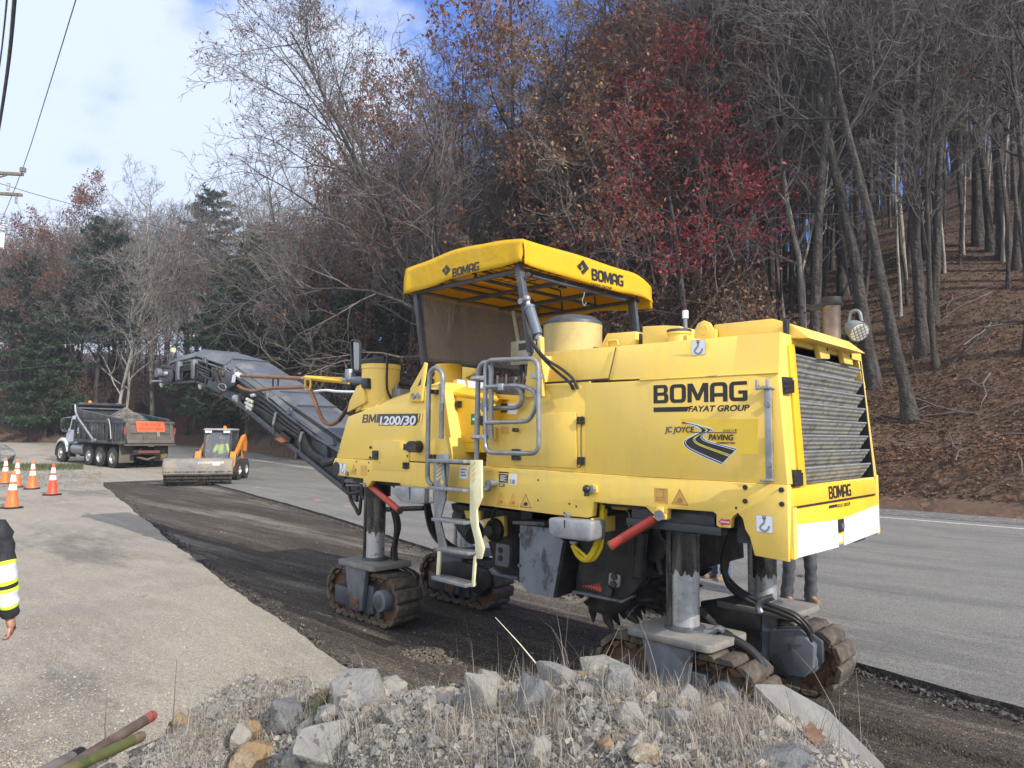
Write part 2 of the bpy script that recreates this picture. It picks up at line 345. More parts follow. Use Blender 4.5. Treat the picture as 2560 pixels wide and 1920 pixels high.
def block_word(word, o, xd, up, h, width, m, parent, name='lettering', shear=0.0):
    G = {}
    G['B'] = (0.98, [[(0, 0)] + rr(.3, 0, .96, .5, (0, .2, .12, 0))[1:-1] + [(.90, .52)] + rr(.3, .54, .92, 1, (0, .12, .2, 0))[1:-1] + [(0, 1)], rr(.26, .18, .70, .41, (0, .07, .07, 0)), rr(.26, .59, .67, .82, (0, .07, .07, 0))])
    G['O'] = (1.02, [rr(0, 0, 1.0, 1, (.26,) * 4), rr(.26, .19, .74, .81, (.08,) * 4)])
    G['M'] = (1.26, [[(0, 0), (0, 1), (.32, 1), (.62, .42), (.92, 1), (1.24, 1), (1.24, 0), (.98, 0), (.98, .62), (.72, .10), (.52, .10), (.26, .62), (.26, 0)]])
    arc = lambda cx, cy, r, a0, a1: [(cx + r * math.cos(math.radians(t)), cy + r * math.sin(math.radians(t))) for t in np.linspace(a0, a1, 6)]
    G['A'] = (1.02, [[(0, 0)] + arc(.26, .74, .26, 180, 90) + arc(.74, .74, .26, 90, 0) + [(1, 0), (.74, 0), (.74, .26), (.26, .26), (.26, 0)], [(.26, .45), (.74, .45)] + arc(.66, .73, .08, 0, 90) + arc(.34, .73, .08, 90, 180)])
    G['G'] = (1.02, [[(.98, 1)] + arc(.26, .74, .26, 90, 180) + arc(.26, .26, .26, 180, 270) + arc(.86, .14, .14, 270, 360) + [(1, .54), (.5, .54), (.5, .37), (.74, .37), (.74, .19)] + arc(.34, .27, .08, 270, 180) + arc(.34, .73, .08, 180, 90) + [(.98, .81)]])
    x = 0; polys = []
    for ch in word:
        w, ps = G[ch]; polys += [[(p[0] + x, p[1]) for p in q] for q in ps]; x += w + 0.07
    sx = width / (x - 0.07)
    return flat([[(p[0] * sx + shear * p[1] * h, p[1] * h) for p in q] for q in polys], o, xd, up, m, parent, name)
# ================================================================== TERRAIN
def gz(x): return 0.022 * np.clip(-np.asarray(x, float) - 33, 0, 60)
NEAR = np.array([(-31.0, 9.0), (-28.9, 8.45), (-11.5, 4.72), (-5.4, 3.56), (-2, 2.9), (8, 1.0)])
FAR = np.array([(-140, 34), (-60, 18.5), (-31.0, 12.6), (-24.3, 11.35), (-15.8, 9.69), (-9.8, 8.2), (-2.3, 6.98), (-.93, 6.73), (8, 5.0), (40, -1)])
def wig(x, s): return 0.02 * np.sin(1.3 * x + s) + 0.012 * np.sin(4.7 * x + 2 * s) * np.sin(.9 * x) + 0.007 * np.sin(17 * x + s) * np.sin(5.1 * x + s)
def y_far(x): return np.interp(x, FAR[:, 0], FAR[:, 1]) + wig(x, 1) * (x > -31)
def y_near(x): return np.where(x < -31.001, np.interp(x, FAR[:, 0], FAR[:, 1]), np.interp(x, NEAR[:, 0], NEAR[:, 1]) + wig(x, 4) * 1.3)
def mesh_obj(name, V, Fq, m, flat=False, parent=None, mi=None):
    me = bpy.data.meshes.new(name); V = np.asarray(V, np.float32); Fq = np.asarray(Fq, np.int32); k = Fq.shape[1]
    me.vertices.add(len(V)); me.vertices.foreach_set('co', V.ravel()); me.loops.add(Fq.size); me.loops.foreach_set('vertex_index', Fq.ravel())
    me.polygons.add(len(Fq)); me.polygons.foreach_set('loop_start', np.arange(0, Fq.size, k, dtype=np.int32)); me.polygons.foreach_set('loop_total', np.full(len(Fq), k, np.int32))
    for q in (m if isinstance(m, (list, tuple)) else [m]): me.materials.append(q)
    if mi is not None: me.polygons.foreach_set('material_index', np.asarray(mi, np.int32))
    me.polygons.foreach_set('use_smooth', np.full(len(Fq), not flat)); me.update(calc_edges=True); me.validate()
    o = bpy.data.objects.new(name, me); COL.objects.link(o)
    if parent is not None: adopt(o, parent)
    return o
def sheet(name, rows, m, flat=False):              # rows[i][j] -> grid
    A = np.array(rows, float); r, c = A.shape[:2]; idx = np.arange(r * c).reshape(r, c)
    return mesh_obj(name, A.reshape(-1, 3), np.stack([idx[:-1, :-1], idx[1:, :-1], idx[1:, 1:], idx[:-1, 1:]], -1).reshape(-1, 4), m, flat)
# pavement materials: several scales of stains, stones and wear
def ground_mat(name, c1, c2, c3, stone, stretch, bump=.6, pebble=55, pb_amt=.35, grit=260, gravel_dir=None, stains=(.10, .095, .09), stain_amt=.55, patch=(.56, .70), fine=.0, groove=0, crack=0):
    m = bpy.data.materials.new(name); m.use_nodes = True; nt = m.node_tree; b = nt.nodes['Principled BSDF']; tc = node(nt, 'ShaderNodeTexCoord'); v = tc.outputs['Object']
    f1, _ = noise(nt, v, .55, 7, .62, .38, .64, stretch=stretch); col = mix(nt, f1, c1, c2)
    f2, _ = noise(nt, v, 2.3, 8, .7, .44, .70, stretch=stretch); col = mix(nt, f2, col, c3)
    f3, _ = noise(nt, v, .33, 8, .68, patch[0], patch[1], stretch=stretch); mm_ = node(nt, 'ShaderNodeMath', operation='MULTIPLY'); mm_.inputs[1].default_value = stain_amt; nt.links.new(f3, mm_.inputs[0]); col = mix(nt, mm_.outputs[0], col, stains)
    vo = node(nt, 'ShaderNodeTexVoronoi', feature='F1'); vo.inputs['Scale'].default_value = pebble; nt.links.new(v, vo.inputs['Vector'])
    sep = node(nt, 'ShaderNodeSeparateColor'); nt.links.new(vo.outputs['Color'], sep.inputs[0])
    pr = node(nt, 'ShaderNodeMapRange'); pr.inputs['To Min'].default_value = 1 - pb_amt; pr.inputs['To Max'].default_value = 1 + pb_amt; nt.links.new(sep.outputs[0], pr.inputs['Value'])
    hs = node(nt, 'ShaderNodeVectorMath', operation='SCALE'); nt.links.new(col, hs.inputs[0]); nt.links.new(pr.outputs['Result'], hs.inputs['Scale']); col = hs.outputs[0]
    fs, _ = noise(nt, v, 38, 2, .5, .69 + fine, .72 + fine); col = mix(nt, fs, col, stone)
    fd, _ = noise(nt, v, 21, 3, .6, .70 + fine, .74 + fine); col = mix(nt, fd, col, (.06, .055, .05))
    _, gh = noise(nt, v, grit, 3, .7)
    if groove: _, g2 = noise(nt, v, 1.0, 2, .5, stretch=(1.2, 42, 1)); ga = node(nt, 'ShaderNodeMath', operation='MULTIPLY_ADD'); ga.inputs[1].default_value = 3.0; nt.links.new(g2, ga.inputs[0]); nt.links.new(gh, ga.inputs[2]); gh = ga.outputs[0]
    hh = node(nt, 'ShaderNodeMath', operation='MULTIPLY_ADD'); hh.inputs[1].default_value = -1.6; nt.links.new(vo.outputs['Distance'], hh.inputs[0]); nt.links.new(gh, hh.inputs[2])
    if crack:
        dn = node(nt, 'ShaderNodeTexNoise'); dn.inputs['Scale'].default_value = 1.3; dn.inputs['Detail'].default_value = 5; nt.links.new(v, dn.inputs['Vector']); va = node(nt, 'ShaderNodeVectorMath', operation='MULTIPLY_ADD'); va.inputs[1].default_value = (1.6, 1.6, 0); nt.links.new(dn.outputs['Color'], va.inputs[0]); nt.links.new(v, va.inputs[2])
        ve = node(nt, 'ShaderNodeTexVoronoi', feature='DISTANCE_TO_EDGE'); ve.inputs['Scale'].default_value = crack; nt.links.new(va.outputs[0], ve.inputs['Vector']); ce = node(nt, 'ShaderNodeMapRange'); ce.inputs['From Min'].default_value = .001; ce.inputs['From Max'].default_value = .004; ce.inputs['To Min'].default_value = .28; ce.inputs['To Max'].default_value = 0; nt.links.new(ve.outputs['Distance'], ce.inputs['Value']); col = mix(nt, ce.outputs['Result'], col, (.07, .065, .06))
    bn = node(nt, 'ShaderNodeBump'); bn.inputs['Strength'].default_value = bump; bn.inputs['Distance'].default_value = .012; nt.links.new(hh.outputs[0], bn.inputs['Height']); nt.links.new(bn.outputs['Normal'], b.inputs['Normal'])
    nt.links.new(col, b.inputs['Base Color']); b.inputs['Roughness'].default_value = .9; b.inputs['Specular IOR Level'].default_value = .25
    return m
PAVE = ground_mat('weathered_pavement', (.335, .302, .25), (.265, .24, .202), (.36, .325, .27), (.38, .345, .285), (.5, 1.4, 1), pebble=95, pb_amt=.30, fine=.0, stain_amt=.65, patch=(.53, .66), crack=.22)
ROAD = ground_mat('road_asphalt', (.20, .192, .176), (.15, .147, .139), (.225, .212, .188), (.34, .32, .29), (.35, 1.6, 1), pebble=80, pb_amt=.3, crack=.17)
MILL = ground_mat('milled_asphalt', (.052, .043, .036), (.082, .068, .055), (.135, .112, .086), (.34, .31, .27), (.13, 1.5, 1), bump=1.0, pebble=60, pb_amt=.5, stains=(.26, .23, .19), stain_amt=.85, patch=(.50, .62), groove=1)
CUT = ground_mat('fresh_cut_edge', (.03, .028, .027), (.05, .046, .042), (.07, .06, .052), (.2, .19, .17), (1, 1, 1), bump=1.0, pebble=35, pb_amt=.6)
XS = np.concatenate([np.linspace(-140, -34, 54), [-31.05, -31.02], np.arange(-31.0, -12, .12), np.arange(-12, 2, .06), np.linspace(2, 40, 20)])
def strip(f0, f1, n, pw=1.0, z=0.0):
    return [[(x, y0 + (y1 - y0) * t ** pw, gz(x) + z) for t in np.linspace(0, 1, n)] for x, y0, y1 in zip(XS, f0(XS), f1(XS))]
tag(sheet('pavement', strip(lambda x: np.full_like(x, -90.0), y_near, 30, .35), PAVE), kind='structure')
tag(sheet('road', strip(y_far, lambda x: np.full_like(x, 60.0), 30, 2.2), ROAD), kind='structure')
XM = XS[(XS > -31.02) & (XS < 8.1)]
def floor_z(x, y): 
    n_ = .006 * np.sin(1.7 * x + 3 * y) + .005 * np.sin(5.3 * x - 11 * y) + .004 * np.sin(31 * y + .6 * x)
    lane = 1 / (1 + np.exp(-(x + 3.7) * 6)); low = 1 / (1 + np.exp((y - 5.74 - wig(x, 2)) * 120))
    return -.068 + n_ - .075 * lane * low
rows = []
for x, a, b in zip(XM, y_near(XM), y_far(XM)):
    ym = 5.74 + wig(x, 2); ys_m = np.concatenate([np.linspace(a + .02, min(ym - .03, b - .06), 40), np.linspace(ym - .025, ym + .025, 7) if b > ym + .3 else np.linspace(b - .058, b - .05, 7), np.linspace(max(ym + .03, min(ym + .03, b - .05)) if b > ym + .3 else b - .049, b - .028, 30)])
    rows.append([(x, y, float(floor_z(x, y))) for y in ys_m])
tag(sheet('milled_trench', rows, MILL), kind='structure')
def edge_wall(name, f, inward, n=5):               # ragged cut face between the pavement and the milled floor
    R = []
    for x in XM:
        y = float(f(np.array([x]))[0]); r_ = []
        for k in range(n): t = k / (n - 1); j = (.010 * math.sin(37 * x + 5 * k) + .008 * math.sin(91 * x + 9 * k)) * math.sin(PI * t); r_.append((x, y + inward * (.03 * t + j), -.0 - .085 * t + (.004 if k == 0 else 0)))
        R.append(r_)
    return tag(sheet(name, R, CUT), kind='structure')
edge_wall('trench_edge', y_near, 1); edge_wall('trench_edge', y_far, -1)
end = [[(-31.0 + .04 * k, 8.9 + 3.8 * t, .004 - .03 * k) for k in range(4)] for t in np.linspace(0, 1, 30)]; tag(sheet('trench_edge', end, CUT), kind='structure')
# forest foot line; the hill rises on its far side
EDGE = np.array([(60, 22.5), (-6, 22.8), (-30, 23.2), (-46, 24.5), (-60, 27.5), (-68, 26), (-74, 18), (-79, 8), (-86, -8), (-100, -40)], float)
def edge_dist(x, y):
    x = np.asarray(x, float); y = np.asarray(y, float); best = np.full(x.shape, 1e9); sx_ = np.zeros(x.shape); sg = np.ones(x.shape)
    for (ax, ay), (bx_, by) in zip(EDGE[:-1], EDGE[1:]):
        dx_, dy_ = bx_ - ax, by - ay; t = np.clip(((x - ax) * dx_ + (y - ay) * dy_) / (dx_ ** 2 + dy_ ** 2), 0, 1); px_, py_ = ax + t * dx_, ay + t * dy_
        d = np.hypot(x - px_, y - py_); c = dx_ * (y - ay) - dy_ * (x - ax); m_ = d < best - 1e-9
        best = np.where(m_, d, best); sx_ = np.where(m_, px_, sx_); sg = np.where(m_, np.where(c < 0, 1, -1), sg)
    return best * sg, sx_
def hill(x, y):
    d, ex_ = edge_dist(x, y); sl_ = np.interp(ex_, [-90, -68, -46, -30, -10], [.42, .42, .46, .56, .66]); cap = np.interp(ex_, [-90, -68, -46, -30, -10, 20], [17, 19, 28, 52, 85, 100])
    dp = np.maximum(d, 0); rise = cap * (1 - np.exp(-sl_ * dp / cap)) + .5 * np.exp(-((d - 1.2) / 1.1) ** 2) * np.clip(d, 0, 1)
    bumps = (.35 * np.sin(.21 * x + 1) * np.sin(.27 * y) + .15 * np.sin(.9 * x + .4 * y)) * np.clip(dp / 6, 0, 1)
    return gz(x) + rise + bumps + np.where(d < 0, np.maximum(d * .2, -.4), 0)
def on_hill(s, x, y, tmax=160):
    d = ray(*K(s, x, y)); t = np.linspace(8, tmax, 1500); P = CAM + d * t[:, None]; h = hill(P[:, 0], P[:, 1]); dd, _ = edge_dist(P[:, 0], P[:, 1]); w = np.where((P[:, 2] < h) & (dd > -.3))[0]
    return P[w[0]] if len(w) else P[-1]
gx_ = np.linspace(-150, 60, 190); gy_ = np.linspace(-60, 130, 170); GX, GY = np.meshgrid(gx_, gy_, indexing='ij'); GZ = hill(GX, GY); DD, _ = edge_dist(GX, GY)
def litter_mat():
    m = bpy.data.materials.new('leaf_litter'); m.use_nodes = True; nt = m.node_tree; b = nt.nodes['Principled BSDF']; tc = node(nt, 'ShaderNodeTexCoord'); v = tc.outputs['Object']
    vo = node(nt, 'ShaderNodeTexVoronoi'); vo.inputs['Scale'].default_value = 8.5; vo.inputs['Randomness'].default_value = 1; nt.links.new(v, vo.inputs['Vector'])
    sep = node(nt, 'ShaderNodeSeparateColor'); nt.links.new(vo.outputs['Color'], sep.inputs[0]); cr = node(nt, 'ShaderNodeValToRGB'); e = cr.color_ramp.elements
    e[0].position = 0; e[0].color = (.024, .014, .010, 1); e[1].position = 1; e[1].color = (.16, .083, .045, 1); n_ = e.new(.5); n_.color = (.064, .034, .021, 1); n_ = e.new(.8); n_.color = (.10, .053, .030, 1)
    nt.links.new(sep.outputs[0], cr.inputs[0]); f, _ = noise(nt, v, .35, 6, .6, .4, .65); col = mix(nt, f, cr.outputs[0], (.095, .06, .038)); f, _ = noise(nt, v, .8, 6, .65, .62, .72); col = mix(nt, f, col, (.06, .065, .03))
    bn = node(nt, 'ShaderNodeBump'); bn.inputs['Strength'].default_value = 1; bn.inputs['Distance'].default_value = .08; nt.links.new(sep.outputs[1], bn.inputs['Height']); nt.links.new(bn.outputs['Normal'], b.inputs['Normal'])
    nt.links.new(col, b.inputs['Base Color']); b.inputs['Roughness'].default_value = .95; return m
LIT = litter_mat(); idx = np.arange(GX.size).reshape(GX.shape); Fq = np.stack([idx[:-1, :-1], idx[1:, :-1], idx[1:, 1:], idx[:-1, 1:]], -1).reshape(-1, 4); keep = (DD.ravel()[Fq].max(1) > -1.0)
tag(mesh_obj('hillside', np.stack([GX, GY, GZ], -1).reshape(-1, 3), Fq[keep], LIT), kind='structure')
def offset_edge(off, n=260):
    seg = np.linspace(0, 1, n); cum = np.concatenate([[0], np.cumsum(np.hypot(*np.diff(EDGE, axis=0).T))]); s_ = seg * cum[-1]; x = np.interp(s_, cum, EDGE[:, 0]); y = np.interp(s_, cum, EDGE[:, 1]); tx, ty = np.gradient(x), np.gradient(y); l = np.hypot(tx, ty); nx, ny = -ty / l, tx / l
    return x + nx * off, y + ny * off
def band(name, o0, o1, m, z, sl=slice(None)):
    a, b = offset_edge(o0), offset_edge(o1); R = [[(x0, y0, gz(x0) + z), (x1, y1, gz(x1) + z)] for x0, y0, x1, y1 in zip(a[0][sl], a[1][sl], b[0][sl], b[1][sl])]; return tag(sheet(name, R, m), kind='structure')
SHLD = ground_mat('gravel_shoulder_stone', (.16, .155, .15), (.20, .19, .18), (.13, .125, .12), (.36, .35, .33), (1, 1, 1), bump=1, pebble=22, pb_amt=.55)
band('gravel_shoulder', -.6, 2.0, SHLD, .008); band('road_edge_line', 2.75, 2.87, M('worn_white_line', (.62, .62, .60), (.40, .39, .37), scale=9, lo=.45, hi=.6, rough=.8), .006, slice(0, 170))
# ---- scattered leaves and stones (uncountable)
def leaf_cloud(name, P, size, m, up=None, tilt=.5, seed=0, lobed=False):
    r = np.random.default_rng(seed); n = len(P); a = r.uniform(0, 2 * PI, n); s = size * r.uniform(.6, 1.35, n)
    N = np.stack([r.normal(0, tilt, n), r.normal(0, tilt, n), np.ones(n)], 1) if up is None else up + r.normal(0, tilt, (n, 3)); N /= np.linalg.norm(N, axis=1)[:, None]
    ref = np.stack([np.cos(a), np.sin(a), np.zeros(n) + .1], 1); U = np.cross(N, ref); U /= np.linalg.norm(U, axis=1)[:, None]; Wv = np.cross(N, U); c = .25 * s
    p0 = P + U * s[:, None]; p1 = P + Wv * (s * .5)[:, None] + N * c[:, None]; p2 = P - U * s[:, None] * .8; p3 = P - Wv * (s * .5)[:, None] + N * c[:, None]
    V = np.stack([p0, p1, p2, p3], 1).reshape(-1, 3); F_ = np.arange(4 * n).reshape(n, 4); return V, F_
def island_mat(name, cols, rough=.75, trans=0.0, spec=.3):
    m = bpy.data.materials.new(name); m.use_nodes = True; nt = m.node_tree; b = nt.nodes['Principled BSDF']; g = node(nt, 'ShaderNodeNewGeometry'); cr = node(nt, 'ShaderNodeValToRGB'); e = cr.color_ramp.elements
    e[0].position = 0; e[0].color = (*cols[0], 1); e[1].position = 1; e[1].color = (*cols[-1], 1)
    for i, c in enumerate(cols[1:-1]): q = e.new((i + 1) / (len(cols) - 1)); q.color = (*c, 1)
    nt.links.new(g.outputs['Random Per Island'], cr.inputs[0]); nt.links.new(cr.outputs[0], b.inputs['Base Color']); b.inputs['Roughness'].default_value = rough; b.inputs['Specular IOR Level'].default_value = spec
    if trans:
        tl = node(nt, 'ShaderNodeBsdfTranslucent'); nt.links.new(cr.outputs[0], tl.inputs[0]); ms = node(nt, 'ShaderNodeMixShader'); ms.inputs[0].default_value = trans; nt.links.new(b.outputs[0], ms.inputs[1]); nt.links.new(tl.outputs[0], ms.inputs[2]); nt.links.new(ms.outputs[0], nt.nodes['Material Output'].inputs['Surface'])
    return m
DEADL = island_mat('dead_leaves', [(.045, .023, .014), (.085, .043, .024), (.13, .07, .038), (.175, .098, .052), (.065, .031, .022), (.25, .15, .085)], trans=.15)
r = np.random.default_rng(5); n = 80000; lx = r.uniform(-26, 14, n); ly = 22.0 + r.exponential(10, n); ok = ly < 70; lx, ly = lx[ok], ly[ok]
V, F_ = leaf_cloud('', np.stack([lx, ly, hill(lx, ly) + .04], 1), .07, None, tilt=.55, seed=6); tag(mesh_obj('fallen_leaves', V, F_, DEADL, True), 'brown fallen leaves covering the wooded slope', 'leaves', kind='stuff')

# ================================================================== TREES
class TB:
    def __init__(s): s.V = []; s.F = []; s.n = 0
    def tube(s, P, R, k):
        P = np.asarray(P); T = np.gradient(P, axis=0); T /= np.linalg.norm(T, axis=1)[:, None] + 1e-9; ref = np.array([.31, .17, .93]) if abs(T[0][2]) < .8 else np.array([.9, .3, .1])
        U = np.cross(T, ref); U /= np.linalg.norm(U, axis=1)[:, None] + 1e-9; Wv = np.cross(T, U); a = np.arange(k) * 2 * PI / k
        ring = P[:, None, :] + (U[:, None, :] * np.cos(a)[None, :, None] + Wv[:, None, :] * np.sin(a)[None, :, None]) * np.asarray(R)[:, None, None]
        m_ = len(P); i = np.arange(m_ - 1)[:, None] * k; j = np.arange(k)[None, :]; j2 = (j + 1) % k
        s.F.append((np.stack([i + j, i + j2, i + k + j2, i + k + j], -1) + s.n).reshape(-1, 4)); s.V.append(ring.reshape(-1, 3)); s.n += m_ * k
    def arrays(s): return np.concatenate(s.V), np.concatenate(s.F)
def rot_about(d, ang, az):
    ref = np.array([0, 0, 1.]) if abs(d[2]) < .9 else np.array([1., 0, 0]); u = np.cross(d, ref); u /= np.linalg.norm(u); w = np.cross(d, u)
    return d * math.cos(ang) + (u * math.cos(az) + w * math.sin(az)) * math.sin(ang)
BARK = M('grey_bark', (.036, .031, .027), (.075, .067, .059), scale=3, lo=.4, hi=.62, rough=.95, stretch=(2.5, 2.5, .35), bump=1, bscale=5, dirt=(.22, .215, .19), dscale=2.4, dlo=.66, dhi=.71, damt=.6)
TWIG = M('grey_twigs', (.095, .080, .073), (.15, .133, .123), scale=.5, rough=.9)
BARKD = M('dark_bark', (.035, .03, .026), (.065, .055, .047), scale=3, rough=.95, stretch=(2.5, 2.5, .35), bump=.9, bscale=9)
BARKP = M('pale_bark', (.22, .205, .18), (.32, .30, .27), scale=3, rough=.95, stretch=(2, 2, .6), bump=.6, bscale=9, dirt=(.11, .10, .09), dscale=3)
TWIGP = M('pale_twigs', (.19, .17, .155), (.25, .23, .212), scale=.6, rough=.9)
def make_tree(seed, H, r0, base=.4, nl=14, lang=(.7, 1.1), llen=.42, lean=(0, 0), curve=0.0, sub=(6, 5, 4), up=.10, twig_r=.011, jit=.05, low_limb=0):
    r = np.random.default_rng(seed); tr, cr = TB(), TB(); tips = []
    def walk(p, d, L, n, jt, upv):
        P = [p]; st = L / n
        for i in range(n): d = d + r.normal(0, jt, 3) + np.array([0, 0, upv]); d = d / np.linalg.norm(d); p = p + d * st; P.append(p)
        return np.array(P), d
    P, _ = walk(np.array([0, 0, -.4]), np.array([lean[0], lean[1], 1.]) / np.linalg.norm([lean[0], lean[1], 1]), H, 14, jit * .7, curve)
    ft = np.linspace(0, 1, 15); R = r0 * (1 - .86 * ft ** .9); R[0] *= 1.5; tr.tube(P, R, 9)
    def branch(p, d, L, r_, lv):
        n = (0, 7, 5, 4, 3)[lv]; Q, dl = walk(p, d, L, n, (0, .16, .2, .22, .25)[lv], (0, up, up * .7, up * .5, 0)[lv]); rr_ = np.linspace(r_, max(r_ * .25, twig_r * .7), n + 1)
        (tr if lv == 1 else cr).tube(Q, rr_, (0, 6, 4, 3, 3)[lv])
        if lv >= 3: tips.append(Q[-1]); tips.append(Q[len(Q) // 2])
        if lv == 4 or lv - 1 >= len(sub): return
        m_ = sub[lv - 1]; az = r.uniform(0, 6)
        for k in range(m_):
            f = .22 + .78 * (k + r.uniform(0, 1)) / m_; i = min(int(f * n), n - 1); q = Q[i] + (Q[i + 1] - Q[i]) * (f * n - i); dd = Q[i + 1] - Q[i]; dd /= np.linalg.norm(dd); az += 2.4 + r.normal(0, .4)
            branch(q, rot_about(dd, r.uniform(.45, .95), az), L * r.uniform(.36, .62) * (1.15 - .5 * f), max(rr_[i] * .6, twig_r), lv + 1)
    az = r.uniform(0, 6)
    for k in range(nl):
        f = base + (1 - base) * (k + r.uniform(0, .9)) / nl if k >= low_limb else r.uniform(.12, base); i = min(int(f * 14), 13); q = P[i] + (P[i + 1] - P[i]) * (f * 14 - i); dd = P[i + 1] - P[i]; dd /= np.linalg.norm(dd); az += 2.4 + r.normal(0, .3)
        branch(q, rot_about(dd, r.uniform(*lang), az), H * llen * r.uniform(.6, 1.1) * (1.25 - f * .85), max(r0 * (1 - .86 * f) * .5, .03), 1)
    return tr.arrays(), (cr.arrays() if cr.V else None), np.array(tips)
def leaves_on(tips, per, size, spread, seed, tilt=1.5, frac=1.0):
    r = np.random.default_rng(seed); t = tips[r.random(len(tips)) < frac]; P = np.repeat(t, per, 0) + r.normal(0, spread, (len(t) * per, 3)); return leaf_cloud('', P, size, None, tilt=tilt, seed=seed)
def join(parts):                                   # [(V, F, material index)] -> arrays
    V = []; F_ = []; mi = []; o = 0
    for v, f, k in parts: V.append(v); F_.append(f + o); mi.append(np.full(len(f), k)); o += len(v)
    return np.concatenate(V), np.concatenate(F_), np.concatenate(mi)
def tree_obj(name, data, bark, twig, leafm=None, leaves=None, label='', cat='tree', group=None):
    (tv, tf), cr, tips = data; root = thing(name, label, cat, (0, 0, 0), 0, group, local=True)
    mesh_obj('trunk', tv, tf, bark, parent=root); parts = [(cr[0], cr[1], 0)] if cr else []
    if leaves is not None: parts.append((leaves[0], leaves[1], 1))
    if parts: V, F_, mi = join(parts); mesh_obj('crown', V, F_, [twig, leafm or twig], parent=root, mi=mi)
    return root
REDL = island_mat('crimson_oak_leaves', [(.10, .013, .018), (.20, .026, .032), (.31, .05, .05), (.15, .018, .025), (.42, .13, .105)], rough=.45, trans=.3, spec=.4)
BRNL = island_mat('russet_oak_leaves', [(.11, .035, .025), (.17, .06, .035), (.24, .11, .055), (.13, .03, .025), (.32, .19, .10)], rough=.6, trans=.3)
TANL = island_mat('tan_oak_leaves', [(.30, .18, .085), (.22, .12, .05), (.42, .28, .15), (.16, .07, .04)], rough=.6, trans=.3)
def make_pine(seed, H, r0, spread=.30, n_wh=26, cl=70, start=.12, needle=.26, droop=-.12, pw=.75):
    r = np.random.default_rng(seed); tr, cr = TB(), TB(); z = np.linspace(-.3, H, 10); P = np.stack([.15 * np.sin(z * .3 + seed), .12 * np.cos(z * .25), z], 1); tr.tube(P, r0 * (1 - .9 * np.linspace(0, 1, 10)), 8); C = []; D = []
    for k in range(n_wh):
        f = start + (1 - start) * (k / n_wh); zz = f * H
        for j in range(4):
            az = 2.4 * (k * 4 + j) + r.normal(0, .3); L = H * spread * (1 - f) ** pw * r.uniform(.55, 1.15) + .3; d = np.array([math.cos(az), math.sin(az), r.uniform(.0, .35)]); q = np.array([.15 * math.sin(zz * .3 + seed), .12 * math.cos(zz * .25), zz]); Q = [q]
            for i in range(5): d = d + np.array([r.normal(0, .12), r.normal(0, .12), droop * .35 + r.normal(0, .05)]); d /= np.linalg.norm(d); q = q + d * L / 5; Q.append(q)
            Q = np.array(Q); cr.tube(Q, np.linspace(.05 * (1 - f) + .015, .008, 6), 3)
            for i in range(max(5, int(cl * L / (H * spread) ))):
                t = r.uniform(.18, 1); ii = min(int(t * 5), 4); b_ = Q[ii] + (Q[ii + 1] - Q[ii]) * (t * 5 - ii); side = np.cross(d, [0, 0, 1]); side /= np.linalg.norm(side) + 1e-9
                off = side * r.normal(0, .16 * L * (1.15 - t)) + np.array([0, 0, r.normal(.05, .10)]); C.append(b_ + off); D.append(d + off * .6 + r.normal(0, .3, 3))
    C = np.array(C); D = np.array(D); D /= np.linalg.norm(D, axis=1)[:, None]; per = 5; C = np.repeat(C, per, 0); D = np.repeat(D, per, 0) + r.normal(0, .55, (len(C), 3)); D /= np.linalg.norm(D, axis=1)[:, None]; L = needle * r.uniform(.6, 1.3, len(C)); S = np.cross(D, r.normal(0, 1, D.shape)); S /= np.linalg.norm(S, axis=1)[:, None]; w = L * .14
    V = np.stack([C - D * .1 * L[:, None], C + S * w[:, None] + D * L[:, None] * .4, C + D * L[:, None], C - S * w[:, None] + D * L[:, None] * .4], 1).reshape(-1, 3); return tr.arrays(), cr.arrays(), (V, np.arange(len(V)).reshape(-1, 4))
PINE = island_mat('pine_needles', [(.022, .043, .021), (.032, .06, .027), (.044, .08, .034), (.027, .05, .029), (.08, .105, .042)], rough=.6)
PINE2 = island_mat('bluish_pine_needles', [(.035, .055, .040), (.048, .072, .052), (.07, .092, .066)], rough=.6)
def pine_obj(seed, H, r0, m=PINE, **k):
    t, c, n = make_pine(seed, H, r0, **k); root = thing('pine_tree', '', 'tree', (0, 0, 0), 0, None, local=True); mesh_obj('trunk', t[0], t[1], BARKD, parent=root); V, F_, mi = join([(c[0], c[1], 0), (n[0], n[1], 1)]); mesh_obj('crown', V, F_, [BARKD, m], parent=root, mi=mi); return root
protos = {}
protos['bare0'] = tree_obj('bare_tree', make_tree(11, 21, .21, base=.40, nl=15, sub=(7, 6, 4)), BARK, TWIG)
protos['bare1'] = tree_obj('bare_tree', make_tree(12, 24, .26, base=.5, nl=14, llen=.34, sub=(7, 6, 4)), BARK, TWIG)
protos['bare2'] = tree_obj('bare_tree', make_tree(13, 18, .15, base=.26, nl=17, lang=(.5, .9), llen=.40, sub=(7, 6, 4)), BARKD, TWIG)
protos['pale'] = tree_obj('bare_tree', make_tree(14, 17, .17, base=.2, nl=17, lang=(.6, 1.2), llen=.5, sub=(7, 6, 4)), BARKP, TWIGP)
protos['slim'] = tree_obj('bare_tree', make_tree(15, 15, .085, base=.4, nl=10, llen=.26, sub=(5, 4, 3)), BARK, TWIG)
protos['slimp'] = tree_obj('bare_tree', make_tree(16, 13, .07, base=.3, nl=10, llen=.26, sub=(5, 4, 3)), BARKP, TWIG)
d_ = make_tree(17, 19, .2, base=.25, nl=16, llen=.42, sub=(7, 5, 4)); protos['russet'] = tree_obj('oak_tree', d_, BARK, TWIG, BRNL, leaves_on(d_[2], 1, .115, .22, 3))
